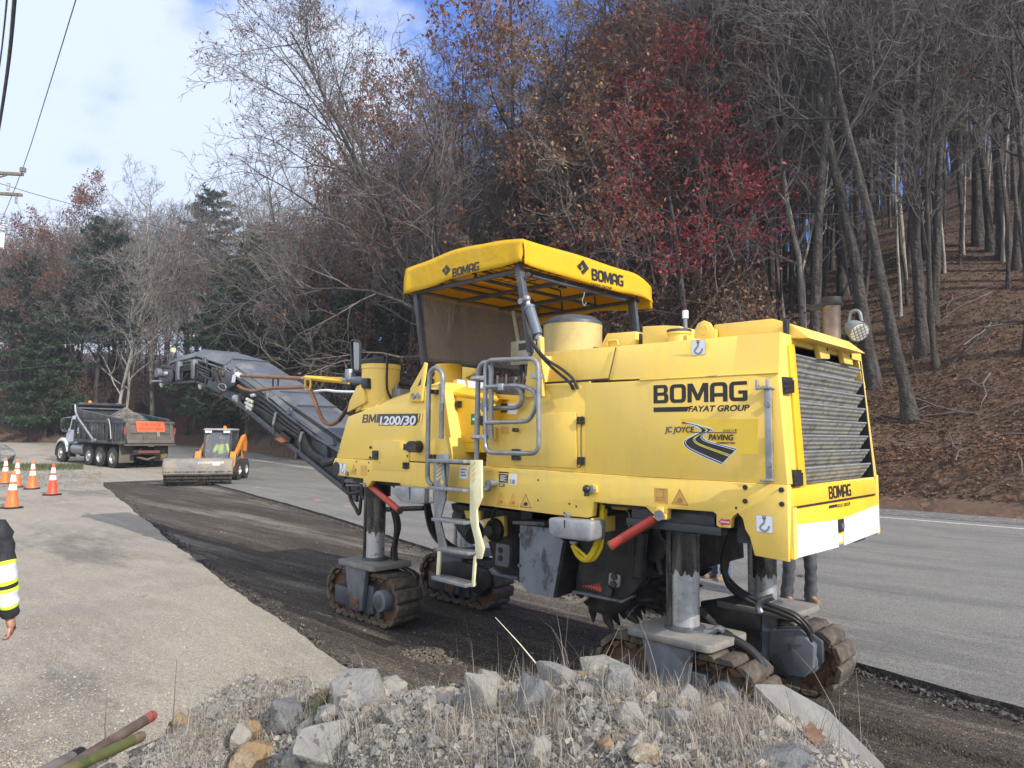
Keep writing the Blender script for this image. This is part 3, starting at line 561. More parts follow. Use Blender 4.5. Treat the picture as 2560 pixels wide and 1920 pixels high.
d_ = make_tree(18, 18, .2, base=.35, nl=13, llen=.40, sub=(6, 5, 3)); protos['fewleaf'] = tree_obj('oak_tree', d_, BARK, TWIG, BRNL, leaves_on(d_[2], 1, .09, .25, 4, frac=.35))
protos['pine0'] = pine_obj(21, 15, .2, spread=.36, cl=130, needle=.36, start=.06, n_wh=30, pw=.5); protos['pine1'] = pine_obj(22, 19, .22, PINE2, spread=.27, start=.42, n_wh=22, cl=110, needle=.34, droop=.05, pw=.4); 
d_ = make_tree(19, 3.6, .03, base=.08, nl=16, lang=(.4, .9), llen=.6, sub=(6, 4), twig_r=.006); protos['shrub'] = tree_obj('shrub', d_, TWIG, TWIG, DEADL, leaves_on(d_[2] if len(d_[2]) else d_[0][0][-40:], 2, .06, .25, 8, frac=.8) if len(d_[2]) else None)
used = set()
def plant(key, p, rz, sc, label, group=None, tilt=(0, 0), name=None):
    o = protos[key] if key not in used else copy_tree(protos[key]); used.add(key)
    if o.get('local_parts'): pass
    o.location = (float(p[0]), float(p[1]), float(p[2])); o.rotation_euler = (tilt[0], tilt[1], rz); o.scale = (sc,) * 3; tag(o, label, 'shrub' if key == 'shrub' else 'tree')
    if group: o['group'] = group
    elif 'group' in o: del o['group']
    return o
def hp(s, x, y): p = on_hill(s, x, y); return p
# ------------------------------------------------------------------ planting
FWH = Vector((FW[0], FW[1], 0)).normalized()
RT = Vector((FW[1], -FW[0], 0)).normalized()
def lean(o, deg): o.rotation_euler = (Matrix.Rotation(math.radians(-deg), 3, FWH) @ Matrix.Rotation(o.rotation_euler[2], 3, 'Z')).to_euler()
PH = {'bare0': 21, 'bare1': 24, 'bare2': 18, 'pale': 17, 'slim': 15, 'slimp': 13, 'russet': 19, 'fewleaf': 18, 'pine0': 15, 'pine1': 19, 'shrub': 3.6}
PR = {'bare0': .21, 'bare1': .26, 'bare2': .15, 'pale': .17, 'slim': .085, 'slimp': .07, 'russet': .2, 'fewleaf': .2}
HILLG = 'trunks of the wooded hillside behind the machine'
def foot(pxd, dd):                                 # point on the slope straight behind a picture column, dd metres in from the wood edge
    h = ray(pxd * 1.1573, 1000); h = np.array([h[0], h[1]]) / np.hypot(h[0], h[1]); t = np.linspace(12, 130, 1200); P = h * t[:, None]; d, _ = edge_dist(P[:, 0], P[:, 1]); k = np.where(d >= dd)[0][0]; x, y = P[k]; return np.array([x, y, float(hill(np.array([x]), np.array([y]))[0])])
# crimson oak beside the canopy: its own mesh
b_ = foot(1495, 2.0); dep = float((b_ - CAM).dot(FW))
d_ = make_tree(31, 17, .17, base=.30, nl=24, lang=(.8, 1.35), llen=.36, sub=(7, 5, 3), up=.04, lean=(-.04, -.02)); lv_ = d_[2]
co = tree_obj('oak_tree', d_, BARKD, TWIG, REDL, leaves_on(lv_, 4, .105, .20, 9, tilt=.9, frac=.38), 'crimson leaved oak standing just behind the rear of the canopy', 'tree'); co.location = b_
# great leaning oak whose bare limbs sweep left over the pines
b_ = foot(1050, 1.5)
d_ = make_tree(37, 23, .27, base=.22, nl=24, lang=(.3, 1.0), llen=.48, sub=(9, 7, 4), lean=(-.42 * RT.x, -.42 * RT.y), curve=.0, up=.03)
lo_ = tree_obj('oak_tree', d_, BARKD, TWIG, BRNL, leaves_on(d_[2], 1, .085, .2, 10, frac=.10), 'great bare oak leaning left with long limbs reaching over the open sky', 'tree'); lo_.location = b_
# tan and russet oaks above the canopy
b_ = foot(1235, 2.5); d_ = make_tree(41, 20, .2, base=.22, nl=18, lang=(.7, 1.15), llen=.42, sub=(6, 5, 3)); oo = tree_obj('oak_tree', d_, BARK, TWIG, TANL, leaves_on(d_[2], 2, .10, .25, 12, tilt=.9, frac=.5), 'oak with hanging tan leaves rising behind the yellow canopy', 'tree'); oo.location = b_
def spot(key, s, x, y, label, wpx=None, top=None, ln=0, rz=None, d=None):
    p = on_hill(s, x, y) if d is None else foot(x, d); dp_ = float((p - CAM).dot(FW)); sc = 1.0
    if wpx: sc = (wpx * 1.157 / F * dp_ / 2) / (PR[key] * .92)
    if top is not None: sc = ((1086 - top * 1.157) / F * dp_ + HCAM - p[2]) / PH[key]
    o = plant(key, p, random.uniform(0, 6.28) if rz is None else rz, sc, label)
    if ln: lean(o, ln)
    return o
spot('bare1', 'd', 1968, 905, 'thick lichen spotted trunk closest to the right of the exhaust stack', 26, ln=6)
spot('bare0', 'd', 1888, 835, 'tall dark trunk rising directly behind the grey work lamp', 27, ln=5)
spot('bare0', 'd', 1993, 765, 'straight furrowed trunk just uphill and right of the lichen spotted one', 24, ln=4)
spot('bare1', 'd', 2172, 558, 'large dark trunk high on the slope near the right edge', 26, ln=1)
spot('slimp', 'd', 1953, 605, 'slim pale trunk standing between two furrowed trunks on the slope', 10, ln=1)
spot('pale', 'd', 1737, 765, 'pale straight trunk between the crimson oak and the work lamp', 15, ln=4)
spot('bare0', 'd', 1822, 640, 'grey trunk set back between the pale trunk and the work lamp', 21, ln=1)
spot('bare2', 'd', 1770, 620, 'dark trunk directly right of the crimson oak crown', 18, ln=1)
spot('slim', 'd', 1590, 650, 'thin grey trunk close to the right of the crimson oak stem', 12, ln=0)
spot('bare2', 'd', 1650, 655, 'grey trunk midway between the crimson oak stem and the pale trunk', 16)
spot('bare0', 'd', 1365, 690, 'grey trunk rising behind the far rear corner of the canopy', 19, d=8)
spot('slim', 'd', 2078, 440, 'thin grey trunk in the gap left of the large dark upper trunk', 9, ln=1)
spot('slimp', 'd', 2040, 590, 'thin pale stem on open leaf litter right of the furrowed trunk', 6, ln=-2)
spot('fewleaf', 'd', 2005, 520, 'trunk carrying a few orange leaves high on the right slope', 14)
spot('russet', 'd', 1130, 760, 'russet leaved oak directly above the left end of the canopy', top=-60, d=4)
spot('russet', 'd', 860, 900, 'russet leaved oak between the leaning oak and the dark pines', top=215, d=7)
spot('pine0', 'd', 555, 950, 'dark green pine with a full rounded crown above the sweeper', top=478, d=2)
spot('pine0', 'd', 800, 900, 'dark green pine behind the raised end of the conveyor hood', top=540, d=3)
spot('pine0', 'd', 690, 955, 'dense green pine between the rounded pine and the canopy', top=560, d=2.5)
spot('pine1', 'd', 205, 935, 'tall bluish pine with a flat feathery top behind the dump truck', top=475)
spot('pine1', 'd', 440, 935, 'tall bluish pine showing its top above pale bare branches', top=415, d=20)
spot('pine1', 'd', 40, 930, 'dark pine at the left edge of the woods', top=560)
spot('pine0', 'd', 1150, 640, 'green pine spreading level boughs above the canopy top', top=355, d=7)
spot('pine1', 'd', 2195, 430, 'pine overhanging the upper right corner of the wooded slope', top=-140)
spot('pine0', 'd', 95, 945, 'small yellowish green pine left of the dump truck', top=665)
spot('pale', 'd', 330, 950, 'pale bare tree with wide twisting branches right of the bluish pine', top=390, d=6)
spot('pale', 'd', 640, 945, 'pale bare tree standing among the dark pines', top=400, d=6)
spot('pale', 'd', 255, 945, 'pale bare tree with low branches behind the dump truck bed', top=520)
spot('bare2', 'd', 120, 940, 'bare brownish tree poking above the woods at far left', top=470)
r = np.random.default_rng(44); pts = []; tries = 0; cnt = {}
lab = {'bare0': ('bare grey hardwood among crowded trunks on the wooded hillside', 'bare grey hardwoods of the hillside'), 'bare1': ('very tall bare hardwood among crowded trunks on the wooded hillside', 'tall bare hardwoods of the hillside'),
       'bare2': ('dark barked bare tree in the thick of the hillside wood', 'dark bare trees of the hillside'), 'pale': ('pale barked bare tree in the thick of the hillside wood', 'pale bare trees of the hillside'),
       'slim': ('slender grey sapling between larger trunks of the wood', 'grey saplings of the hillside'), 'slimp': ('slender pale sapling between larger trunks of the wood', 'pale saplings of the hillside'),
       'russet': ('oak still holding russet leaves in the hillside wood', 'russet oaks of the hillside'), 'fewleaf': ('nearly bare oak with scattered russet leaves in the wood', 'nearly bare oaks of the hillside'),
       'pine0': ('green pine standing among the bare trees of the wood', 'green pines of the hillside'), 'pine1': ('bluish pine standing among the bare trees of the wood', 'bluish pines of the hillside')}
LIM = np.array([(0, 485), (150, 475), (200, 395), (330, 400), (480, 335), (620, 320), (800, 250), (1000, 130), (1150, 20), (1300, -250), (2300, -600)], float)
while len(pts) < 290 and tries < 14000:
    tries += 1; hd = math.radians(r.uniform(94, 176)); di = 22 + 74 * r.random() ** .9; x, y = di * math.cos(hd), di * math.sin(hd); d0, _ = edge_dist(np.array([x]), np.array([y])); d0 = float(d0[0])
    if d0 < 1.0 or any((x - a) ** 2 + (y - b) ** 2 < (2.0 if d0 < 25 else 2.9) ** 2 for a, b in pts): continue
    right = x > -16; z_ = float(hill(np.array([x]), np.array([y]))[0]); cc = RC.T @ (np.array([x, y, z_]) - CAM); pxd = (CX + F * cc[0] / cc[2]) / 1.157; dpt = cc[2]
    if 1240 < pxd < 1720 and dpt < dep + 3: continue
    if right and d0 < 7 and x > -9: continue
    ks, ws = (('bare0', 'bare1', 'bare2', 'slim', 'slimp', 'fewleaf', 'russet'), (.17, .19, .14, .2, .06, .14, .10)) if right else ((('bare0', 'bare1', 'bare2', 'pale', 'slim', 'russet', 'fewleaf', 'pine0', 'pine1'), (.12, .08, .14, .12, .08, .24, .12, .06, .04)) if x > -52 else (('bare0', 'bare2', 'pale', 'slim', 'fewleaf', 'russet', 'pine0', 'pine1'), (.14, .26, .22, .12, .10, .06, .06, .04)))
    if pxd > 900: ks, ws = zip(*[(a, b) for a, b in zip(ks, ws) if 'pine' not in a])
    k = r.choice(ks, p=np.array(ws) / sum(ws)); pts.append((x, y)); sc = r.uniform(.8, 1.15); sc = min(sc, ((1086 - (np.interp(pxd, LIM[:, 0], LIM[:, 1]) + r.uniform(0, 45)) * 1.157) / F * dpt + HCAM - z_) / PH[k])
    if sc < .3: pts.pop(); continue
    plant(k, (x, y, float(hill(np.array([x]), np.array([y]))[0])), r.uniform(0, 6.28), sc, *lab[k])
n = 0
while n < 110:                                      # slender upright stems crowd the right slope
    hd = math.radians(r.uniform(95, 126)); di = r.uniform(27, 70); x, y = di * math.cos(hd), di * math.sin(hd); d0 = float(edge_dist(np.array([x]), np.array([y]))[0][0])
    if d0 < 6 or (x > -9 and d0 < 11): continue
    k = ('slim', 'slim', 'slimp', 'bare2', 'fewleaf')[n % 5]; n += 1; plant(k, (x, y, float(hill(np.array([x]), np.array([y]))[0])), r.uniform(0, 6.28), r.uniform(.8, 1.5), *lab[k])
for i in range(235):
    for _ in range(50):
        hd = math.radians(r.uniform(114, 179)); di = r.uniform(24, 92); x, y = di * math.cos(hd), di * math.sin(hd); d0 = float(edge_dist(np.array([x]), np.array([y]))[0][0])
        if .4 < d0 < 13: break
    plant('shrub', (x, y, float(hill(np.array([x]), np.array([y]))[0])), r.uniform(0, 6.28), r.uniform(.6, 1.7), 'leggy brown shrub in the undergrowth along the wood edge', 'brown shrubs along the wood edge')
RSH = island_mat('scarlet_shrub_leaves', [(.20, .02, .025), (.30, .035, .035), (.16, .03, .025)], trans=.3); d_ = make_tree(51, 3.2, .03, base=.08, nl=16, lang=(.4, .9), llen=.6, sub=(6, 4), twig_r=.006)
rs_ = tree_obj('shrub', d_, TWIG, TWIG, RSH, leaves_on(d_[2], 2, .055, .2, 5), 'scarlet leaved shrub at the wood edge between truck and sweeper', 'shrub'); rs_.location = on_hill('d', 395, 945)
GSH = island_mat('green_shrub_leaves', [(.05, .09, .03), (.07, .12, .04), (.04, .07, .03)], trans=.3); gs_ = tree_obj('shrub', d_, TWIG, TWIG, GSH, leaves_on(d_[2], 2, .05, .2, 6), 'green shrub at the wood edge directly above the sweeper cab', 'shrub'); gs_.location = on_hill('d', 475, 948)
for k in list(protos):
    if k not in used: 
        for ch in list(protos[k].children): bpy.data.objects.remove(ch)
        bpy.data.objects.remove(protos[k])
fb = TB()
for _ in range(340):
    hd = math.radians(r.uniform(94, 150)); di = r.uniform(24, 62); x, y = di * math.cos(hd), di * math.sin(hd)
    if float(edge_dist(np.array([x]), np.array([y]))[0][0]) < .6: continue
    a = r.uniform(0, 6.28); l = r.uniform(.5, 3.2); q = np.array([x, y]) + np.outer(np.linspace(0, l, 5), [math.cos(a), math.sin(a)]) + r.normal(0, .06, (5, 2)); fb.tube(np.c_[q, hill(q[:, 0], q[:, 1]) + .06 + r.uniform(0, .12)], np.linspace(r.uniform(.015, .045), .008, 5), 4)
tag(mesh_obj('fallen_branches', *fb.arrays(), TWIG), 'fallen branches and sticks strewn over the wooded slope', 'branches', kind='stuff')
# the far ranks of the wood read as one mass
base = []
for k in range(3): (a, b), (c, d), _ = make_tree(60 + k, 16, .13, base=.25, nl=16, llen=.4, sub=(7, 5), twig_r=.016); base.append((np.concatenate([a, c]), np.concatenate([b, d + len(a)])))
V = []; F_ = []; o = 0; n = 0
while n < 330:
    hd = math.radians(r.uniform(95, 180)); di = r.uniform(34, 108); x, y = di * math.cos(hd), di * math.sin(hd); d0 = float(edge_dist(np.array([x]), np.array([y]))[0][0])
    if d0 < (4 if x < -45 else 9) or (x > -14 and d0 < 24): continue
    z_ = float(hill(np.array([x]), np.array([y]))[0]); cc = RC.T @ (np.array([x, y, z_]) - CAM); pxd = (CX + F * cc[0] / cc[2]) / 1.157; sc = min(r.uniform(.8, 1.2), ((1086 - (np.interp(pxd, LIM[:, 0], LIM[:, 1]) + r.uniform(0, 60)) * 1.157) / F * cc[2] + HCAM - z_) / 16)
    if sc < .3: continue
    v, f = base[n % 3]; a = r.uniform(0, 6.28); ca, sa = math.cos(a) * sc, math.sin(a) * sc; V.append(np.stack([v[:, 0] * ca - v[:, 1] * sa + x, v[:, 0] * sa + v[:, 1] * ca + y, v[:, 2] * sc + z_], 1)); F_.append(f + o); o += len(v); n += 1
tag(mesh_obj('far_wood', np.concatenate(V), np.concatenate(F_), TWIG), 'far bare trees massed on the upper slopes of the wood', 'wood', kind='stuff')
# fallen logs on the slope
for (a, b), (c, d), rr_, lb in (((2095, 330), (2212, 285), .09, 'grey fallen log lying along the top of the right slope'), ((2060, 790), (2212, 665), .035, 'long thin fallen branch across the leaf litter at right')):
    p, q = on_hill('d', a, b), on_hill('d', c, d); tag(MB().tube([p + np.array([0, 0, .15]), (p + q) / 2 + np.array([0, 0, .3]), q + np.array([0, 0, .2])], [rr_, rr_ * .9, rr_ * .6], 7).build('fallen_log', BARK), lb, 'log')
# ================================================================== MILLING MACHINE
YN = 4.5                                           # near side plane of the machine; its length runs along X, front at -X
mm = thing('milling_machine', 'large yellow road milling machine on four crawler tracks with raised conveyor and canopy', 'milling machine', (-4.4, 5.45, -0.07))
def path(s, yp, pts): return [on_y(s, a, b, yp) for a, b in pts]
def side_plate(name, outline, y0, y1, m, parent=mm, bevel=0.0, **k):
    return MB().prism_y(outline, y0, y1).build(name, m, parent, bevel=bevel, **k)
XP, UPZ = (1, 0, 0), (0, 0, 1)
def side_at(s, x, y, yp=None): return on_y(s, x, y, YN - 0.004 if yp is None else yp)
def bolt(parent, p, r=0.012, axis='y', m=DARK, h=0.012, name='bolt'):
    mb = MB(); d = {'y': (0, -h, 0), 'x': (h, 0, 0)}[axis]; p = Vector([float(a) for a in p])
    mb.cyl(p, p + Vector(d), r, 8); return mb.build(name, m, parent)

# ---- chassis skirt (near and far), with its wheel and track cut-outs
sk = xz('C', YN, (95, 1196), (66, 1280), (62, 1340), (85, 1400), (190, 1415), (440, 1445), (440, 1540), (470, 1552), (500, 1540), (545, 1472), (890, 1502), (896, 1528), (1180, 1552))
sk += xz(3, YN, (1040, 318), (1440, 368))
sk += xz('B', YN, (640, 362), (960, 392), (1003, 376), (1022, 226), (1180, 246), (1560, 276), (1618, 335), (1700, 405), (1780, 410), (1786, 296), (1850, 300))
sk += xz(4, YN, (960, 92), (988, 112), (988, 198), (1008, 214), (1096, 222), (1106, 148), (1132, 118), (1165, 114), (1196, 146), (1215, 230), (1252, 290), (1290, 438), (1562, 490))
sk += xz(2, YN, (878, 1215), (0, 1166))
sk += xz(1, YN, (1010, 1478))
chassis = side_plate('chassis_skirt', sk, YN - 0.012, YN + 0.05, YEL, bevel=0.006)
fs = [(x, z) for x, z in sk]
far_skirt = side_plate('chassis_skirt', fs, 6.32, 6.38, YEL, bevel=0.006)
inner = MB().box(-6.9, -2.15, YN + 0.10, 6.28, 1.50, 1.78); inner.box(-2.2, -1.95, YN + 0.06, 6.30, 1.34, 1.75)
inner.build('chassis_frame', DARK, mm)

# ---- front body (nose) with bevelled shoulders
nose = xz('C', YN, (98, 1196), (240, 690), (690, 520), (1012, 400), (1200, 345), (1332, 342), (1476, 1150), (1476, 1256))
nb = side_plate('front_body', nose, YN, 6.36, YEL, bevel=0.012)
pA, pB, pC, pD = nose[1], nose[2], nose[4], nose[5]
sh = MB()
def shoulder(a, b, ha, hb):
    sh.hexa([(a[0], YN + .012, a[1] - .01), (b[0], YN + .012, b[1] - .01), (b[0], 6.35, b[1] - .01), (a[0], 6.35, a[1] - .01)],
            [(a[0] + .02, YN + .16, a[1] + ha), (b[0], YN + .16, b[1] + hb), (b[0], 6.2, b[1] + hb), (a[0] + .02, 6.2, a[1] + ha)])
shoulder(pA, pB, .05, .075); shoulder((pB[0] - .002, pB[1]), pC, .075, .075); shoulder((pC[0] - .002, pC[1]), pD, .075, .06)
sh.build('nose_top', YEL, mm, bevel=0.008)
# tool box door on the nose
td = xz('C', YN - .012, (548, 984), (985, 984), (985, 1360), (545, 1340)); tdo = side_plate('toolbox_door', td, YN - 0.016, YN + .004, YEL, bevel=0.004)
def latch(s, x0, y0, x1, y1, parent, yp=YN - 0.02):
    o = xz(s, yp, (x0, y0), (x1, y0), (x1, y1), (x0, y1)); o = [(p[0], p[1]) for p in round_poly([(a, b) for a, b in o], .012, 3)]
    l = MB().prism_y(o, yp - .012, yp + .006)
    xs = [p[0] for p in o]; zs = [p[1] for p in o]; cx, cz = sum(xs) / len(xs), sum(zs) / len(zs); w = (max(xs) - min(xs)) * .3; h = (max(zs) - min(zs)) * .2
    l.box(cx - w, cx + w, yp - .022, yp - .012, cz - h * .3, cz + h * .5)
    return l.build('latch', BLKM, parent)
def hinge(s, x0, y0, x1, y1, parent, yp=YN - 0.018):
    o = xz(s, yp, (x0, y0), (x1, y0), (x1, y1), (x0, y1)); xs = [p[0] for p in o]; zs = [p[1] for p in o]
    x0, x1, z0, z1 = min(xs), max(xs), min(zs), max(zs); m = (x0 + x1) / 2
    h = MB().box(x0, m - .004, yp - .012, yp + .004, z0, z1).box(m + .004, x1, yp - .012, yp + .004, z0, z1); h.cyl((m, yp - .014, z0), (m, yp - .014, z1), .011, 8)
    for zz in (z0 + (z1 - z0) * .25, z0 + (z1 - z0) * .75):
        for xx in (x0 + .013, x1 - .013): h.cyl((xx, yp - .018, zz), (xx, yp - .01, zz), .007, 8)
    return h.build('hinge', BLKM, parent)
latch('C', 548, 1105, 612, 1215, tdo); hinge('C', 930, 1024, 990, 1095, tdo); hinge('C', 920, 1250, 985, 1325, tdo)
for a, b in ((522, 1066), (518, 1190), (978, 1170)): bolt(nb, side_at('C', a, b), .014, m=DARK)
for a, b in ((345, 1241), (498, 1249), (341, 1340), (494, 1352)): bolt(chassis, side_at('C', a, b, YN - .012), .010, m=INK, h=.003, name='bolt_hole')
for a, b in ((240, 1385), (455, 1520)): bolt(chassis, side_at('C', a, b, YN - .012), .026, m=GALV, h=.02)
for a, b in ((140, 1085), (135, 1130)): bolt(nb, side_at('C', a, b), .006, m=INK, h=.003, name='bolt_hole')
p = side_at('C', 100, 1325, YN - .013); MB().lathe([(.075, -.006), (.08, .0), (.062, 0.0), (.06, .03), (0.001, .032)], p, 'y').build('towing_eye', INK, chassis)
# pipe stub on the nose
a, b = on_y('C', 1115, 1058, YN), on_y('C', 1005, 1058, YN - .16)
MB().tube([a, a + (b - a) * .18, a + (b - a) * .2, a + (b - a) * .62, a + (b - a) * .64, b], [.062, .062, .052, .052, .058, .058], 18).build('pipe_stub', DARK, mm)

# ---- front tank column with cap
c = on_y('C', 637, 520, 5.0); cx0, cz0 = c[0], c[2]
col = MB().lathe([(.228, -.10), (.228, .40), (.236, .402), (.236, .455), (.225, .46)], (cx0, 5.0, cz0), 'z', 36).build('tank_column', YEL, mm)
cap = MB().lathe([(.236, .46), (.236, .50), (.225, .515), (.05, .52), (.05, .54)], (cx0, 5.0, cz0), 'z', 32); cap.box(cx0 - .13, cx0 + .14, 4.93, 5.06, cz0 + .52, cz0 + .555); cap.box(cx0 - .1, cx0 - .02, 4.95, 5.04, cz0 + .555, cz0 + .58)
cap.build('tank_cap', DARK, col)
MB().tube(smooth_pts([(cx0 + .12, 4.95, cz0 + .54), (cx0 + .25, 4.9, cz0 + .55), (cx0 + .285, 4.88, cz0 + .45), (cx0 + .27, 4.9, cz0 + .15), (cx0 + .26, 5, cz0)], 5), .016, 6).build('hose', BLK, col)
col_seam = MB().tube(round_open([side_at('C', 445, 598, YN + .03), side_at('C', 560, 590, YN + .03), side_at('C', 700, 470, YN + .10)], .05), .008, 6).build('weld_seam', YEL, col)
wing = MB().prism_y(xz('C', 4.78, (262, 640), (300, 490), (385, 320), (430, 300), (470, 380), (492, 520)), 4.74, 4.78).build('conveyor_lug', YELW, mm, bevel=.006)
MB().prism_y(xz('C', 5.9, (262, 640), (300, 490), (385, 320), (430, 300), (470, 380), (492, 520)), 6.0, 6.04).build('conveyor_lug', YELW, mm, bevel=.006)
bx = xz('C', 4.8, (455, 225), (530, 225), (530, 355), (455, 340)); MB().prism_y(bx, 4.74, 4.86).build('junction_box', BLKM, mm, bevel=.006)
# valve blocks and hoses behind the column
mb = MB(); c = on_y('C', 880, 380, 5.1); mb.box(c[0] - .12, c[0] + .12, 5.0, 5.3, c[2] - .1, c[2] + .02); mb.cyl((c[0] - .09, 5.05, c[2]), (c[0] - .09, 5.05, c[2] + .09), .018, 8); mb.cyl((c[0] - .01, 5.05, c[2]), (c[0] - .01, 5.05, c[2] + .07), .02, 8); mb.build('valve_block', GALV, mm, bevel=.004)
for dy, r in ((0, .026), (.08, .022)): MB().tube(smooth_pts(path('C', 5.15 + dy, [(770, 420), (800, 330), (880, 290), (1000, 300), (1060, 330)]), 5), r, 8).build('hose', BLK, mm)

# ---- operator station: cabinets, console, floor, far-side guard
xl, xr = nose[6][0], on_y('A', 625, 1150, YN)[0]
MB().box(nose[7][0] - .01, -3.9, YN + .03, 6.3, 1.70, 1.80).build('platform_floor', GREY, mm)
cab = MB(); yc = 4.72
front = xz('A', yc, (252, 462), (200, 1150), (700, 1160), (700, 560), (760, 540))
cab.prism_y(front, yc, 5.1)
lft = [on_y('A', 140, 430, YN + .02), on_y('A', 140, 900, YN + .02), on_y('A', 192, 1130, YN + .02)]
cab.hexa([(nose[6][0], YN + .02, 1.8), (front[1][0], yc + .002, 1.8), (front[1][0], 5.1, 1.8), (nose[6][0], 5.1, 1.8)],
         [(nose[5][0], YN + .02, nose[5][1]), (front[0][0], yc + .002, front[0][1]), (front[0][0], 5.1, front[0][1]), (nose[5][0], 5.1, nose[5][1])])
cabinet = cab.build('step_cabinet', YELI, mm, bevel=.008)
top = MB(); a = on_y('A', 250, 462, yc - .02); b = on_y('A', 762, 535, yc - .02); c2 = on_y('A', 700, 395, 5.0); d = on_y('A', 240, 300, 5.0)
top.loft([a, b, c2, d], [tuple(q + np.array([0, 0, -.035])) for q in (a, b, c2, d)]); top.build('console_lid', YELI, cabinet, bevel=.008)
for k, (u0, u1) in enumerate(((.10, .30), (.36, .60), (.64, .78))):
    pa = [a + (b - a) * u + (d - a) * v for u, v in ((u0, .45), (u1, .45), (u1, .92), (u0, .92))]; nrm = np.cross(b - a, d - a); nrm /= np.linalg.norm(nrm)
    nrm = nrm if nrm[2] > 0 else -nrm
    MB().loft([q + nrm * .002 for q in pa], [q + nrm * .004 for q in pa]).build('notice_sticker', STK, cabinet, flat=True)
door = MB().prism_y(xz('A', yc - .008, (300, 520), (622, 560), (640, 1040), (268, 1040)), yc - .01, yc + .01).build('cabinet_door', YELI, cabinet, bevel=.004)
hinge('A', 278, 566, 338, 640, door, yc - .014); hinge('A', 246, 926, 305, 1000, door, yc - .014)
latch('A', 556, 735, 606, 845, door, yc - .016)
dsk = on_y('A', 600, 620, yc - .014); MB().lathe([(.001, -.006), (.055, -.004), (.06, 0), (.06, .01)], dsk, 'y').build('round_reflector', GALV, door)
o = on_y('A', 448, 838, yc - .0135); w = on_y('A', 560, 838, yc - .0135)[0] - o[0]; h = on_y('A', 448, 712, yc - .0135)[2] - o[2]
flat([rr(0, 0, w, h)], o, XP, UPZ, M('first_aid_green', (0.02, 0.22, 0.12), rough=.4), door, 'first_aid_sticker')
flat([[(w * .4, h * .15), (w * .6, h * .15), (w * .6, h * .4), (w * .85, h * .4), (w * .85, h * .6), (w * .6, h * .6), (w * .6, h * .85), (w * .4, h * .85), (w * .4, h * .6), (w * .15, h * .6), (w * .15, h * .4), (w * .4, h * .4)]],
     o - np.array([0, .0016, 0]), XP, UPZ, STK, door, 'white_cross')
c2o = xz('A', 4.86, (660, 480), (1010, 500), (1040, 800), (650, 800)); cab2 = MB().prism_y(c2o, 4.86, 5.3).build('inner_cabinet', YELI, mm, bevel=.008)
d2 = MB().prism_y(xz('A', 4.85, (728, 560), (1000, 580), (1000, 795), (728, 785)), 4.848, 4.87).build('cabinet_door', YELI, cab2, bevel=.004)
latch('A', 792, 592, 864, 695, d2, 4.845); o = on_y('A', 872, 715, 4.845); MB().prism_y(xz('A', 4.846, (882, 588), (985, 592), (975, 715), (872, 715)), 4.844, 4.847).build('notice_sticker', STK, d2, flat=True)
# console with levers, pale control box, seat
con = MB(); q = on_y('A', 850, 400, 5.2)
con.hexa([(q[0] - .35, 5.05, q[2] - .22), (q[0] + .35, 5.05, q[2] - .25), (q[0] + .35, 5.6, q[2] - .05), (q[0] - .35, 5.6, q[2] - .05)],
         [(q[0] - .35, 5.05, q[2] - .04), (q[0] + .35, 5.05, q[2] - .06), (q[0] + .35, 5.6, q[2] + .14), (q[0] - .35, 5.6, q[2] + .14)])
for k in range(7): con.cyl((q[0] - .26 + .085 * k, 5.2 + .04 * (k % 3), q[2] - .02), (q[0] - .25 + .085 * k, 5.2 + .04 * (k % 3), q[2] + .10 + .03 * (k % 2)), .012, 6)
for k in range(4): con.box(q[0] - .28 + .15 * k, q[0] - .18 + .15 * k, 5.35, 5.45, q[2] + .03, q[2] + .12)
con.build('control_console', M('dusty_dark_console', (.09, .085, .075), (.15, .14, .12), scale=12, rough=.7), mm, bevel=.006)
cb = MB(); q = on_y(8, 1000, 960, 5.3)
cb.box(q[0] - .12, q[0] + .14, 5.25, 5.36, q[2] - .17, q[2] + .08); cb.cyl((q[0] - .05, 5.3, q[2] + .05), (q[0] - .14, 5.3, q[2] + .42), .02, 8)
cbx = cb.build('control_panel', M('khaki_plastic', (.30, .29, .22), (.25, .24, .18), rough=.6), mm, bevel=.015)
MB().box(q[0] + .0, q[0] + .10, 5.243, 5.252, q[2] - .02, q[2] + .05).build('screen', INK, cbx)
MB().tube([(q[0], 5.3, q[2] - .15), (q[0] + .02, 5.32, q[2] - .55)], .025, 8).build('panel_post', DARK, mm)
st = MB(); q = on_y('A', 1060, 180, 5.75); st.box(q[0] - .35, q[0] + .15, 5.5, 5.95, q[2] - .42, q[2] - .30); st.hexa([(q[0] + .1, 5.5, q[2] - .3), (q[0] + .2, 5.5, q[2] - .3), (q[0] + .2, 5.95, q[2] - .3), (q[0] + .1, 5.95, q[2] - .3)], [(q[0] + .17, 5.52, q[2] + .1), (q[0] + .25, 5.52, q[2] + .1), (q[0] + .25, 5.93, q[2] + .1), (q[0] + .17, 5.93, q[2] + .1)])
st.build('operator_seat', BLKM, mm, bevel=.03)
MB().prism_y(xz('A', 6.25, (250, 290), (250, 205), (365, 172), (505, 190), (520, 240), (400, 300), (600, 420), (250, 420)), 6.22, 6.34).build('far_guard', YEL, mm, bevel=.008)
c3 = on_y('A', 190, 260, 5.35); MB().lathe([(.16, -.3), (.16, .10), (.15, .115), (.001, .12)], c3, 'z').build('filler_dome', YELI, mm)
MB().prism_y(xz('A', 5.6, (40, 310), (95, 205), (150, 205), (150, 330)), 5.55, 5.6).build('gusset', YEL, mm)

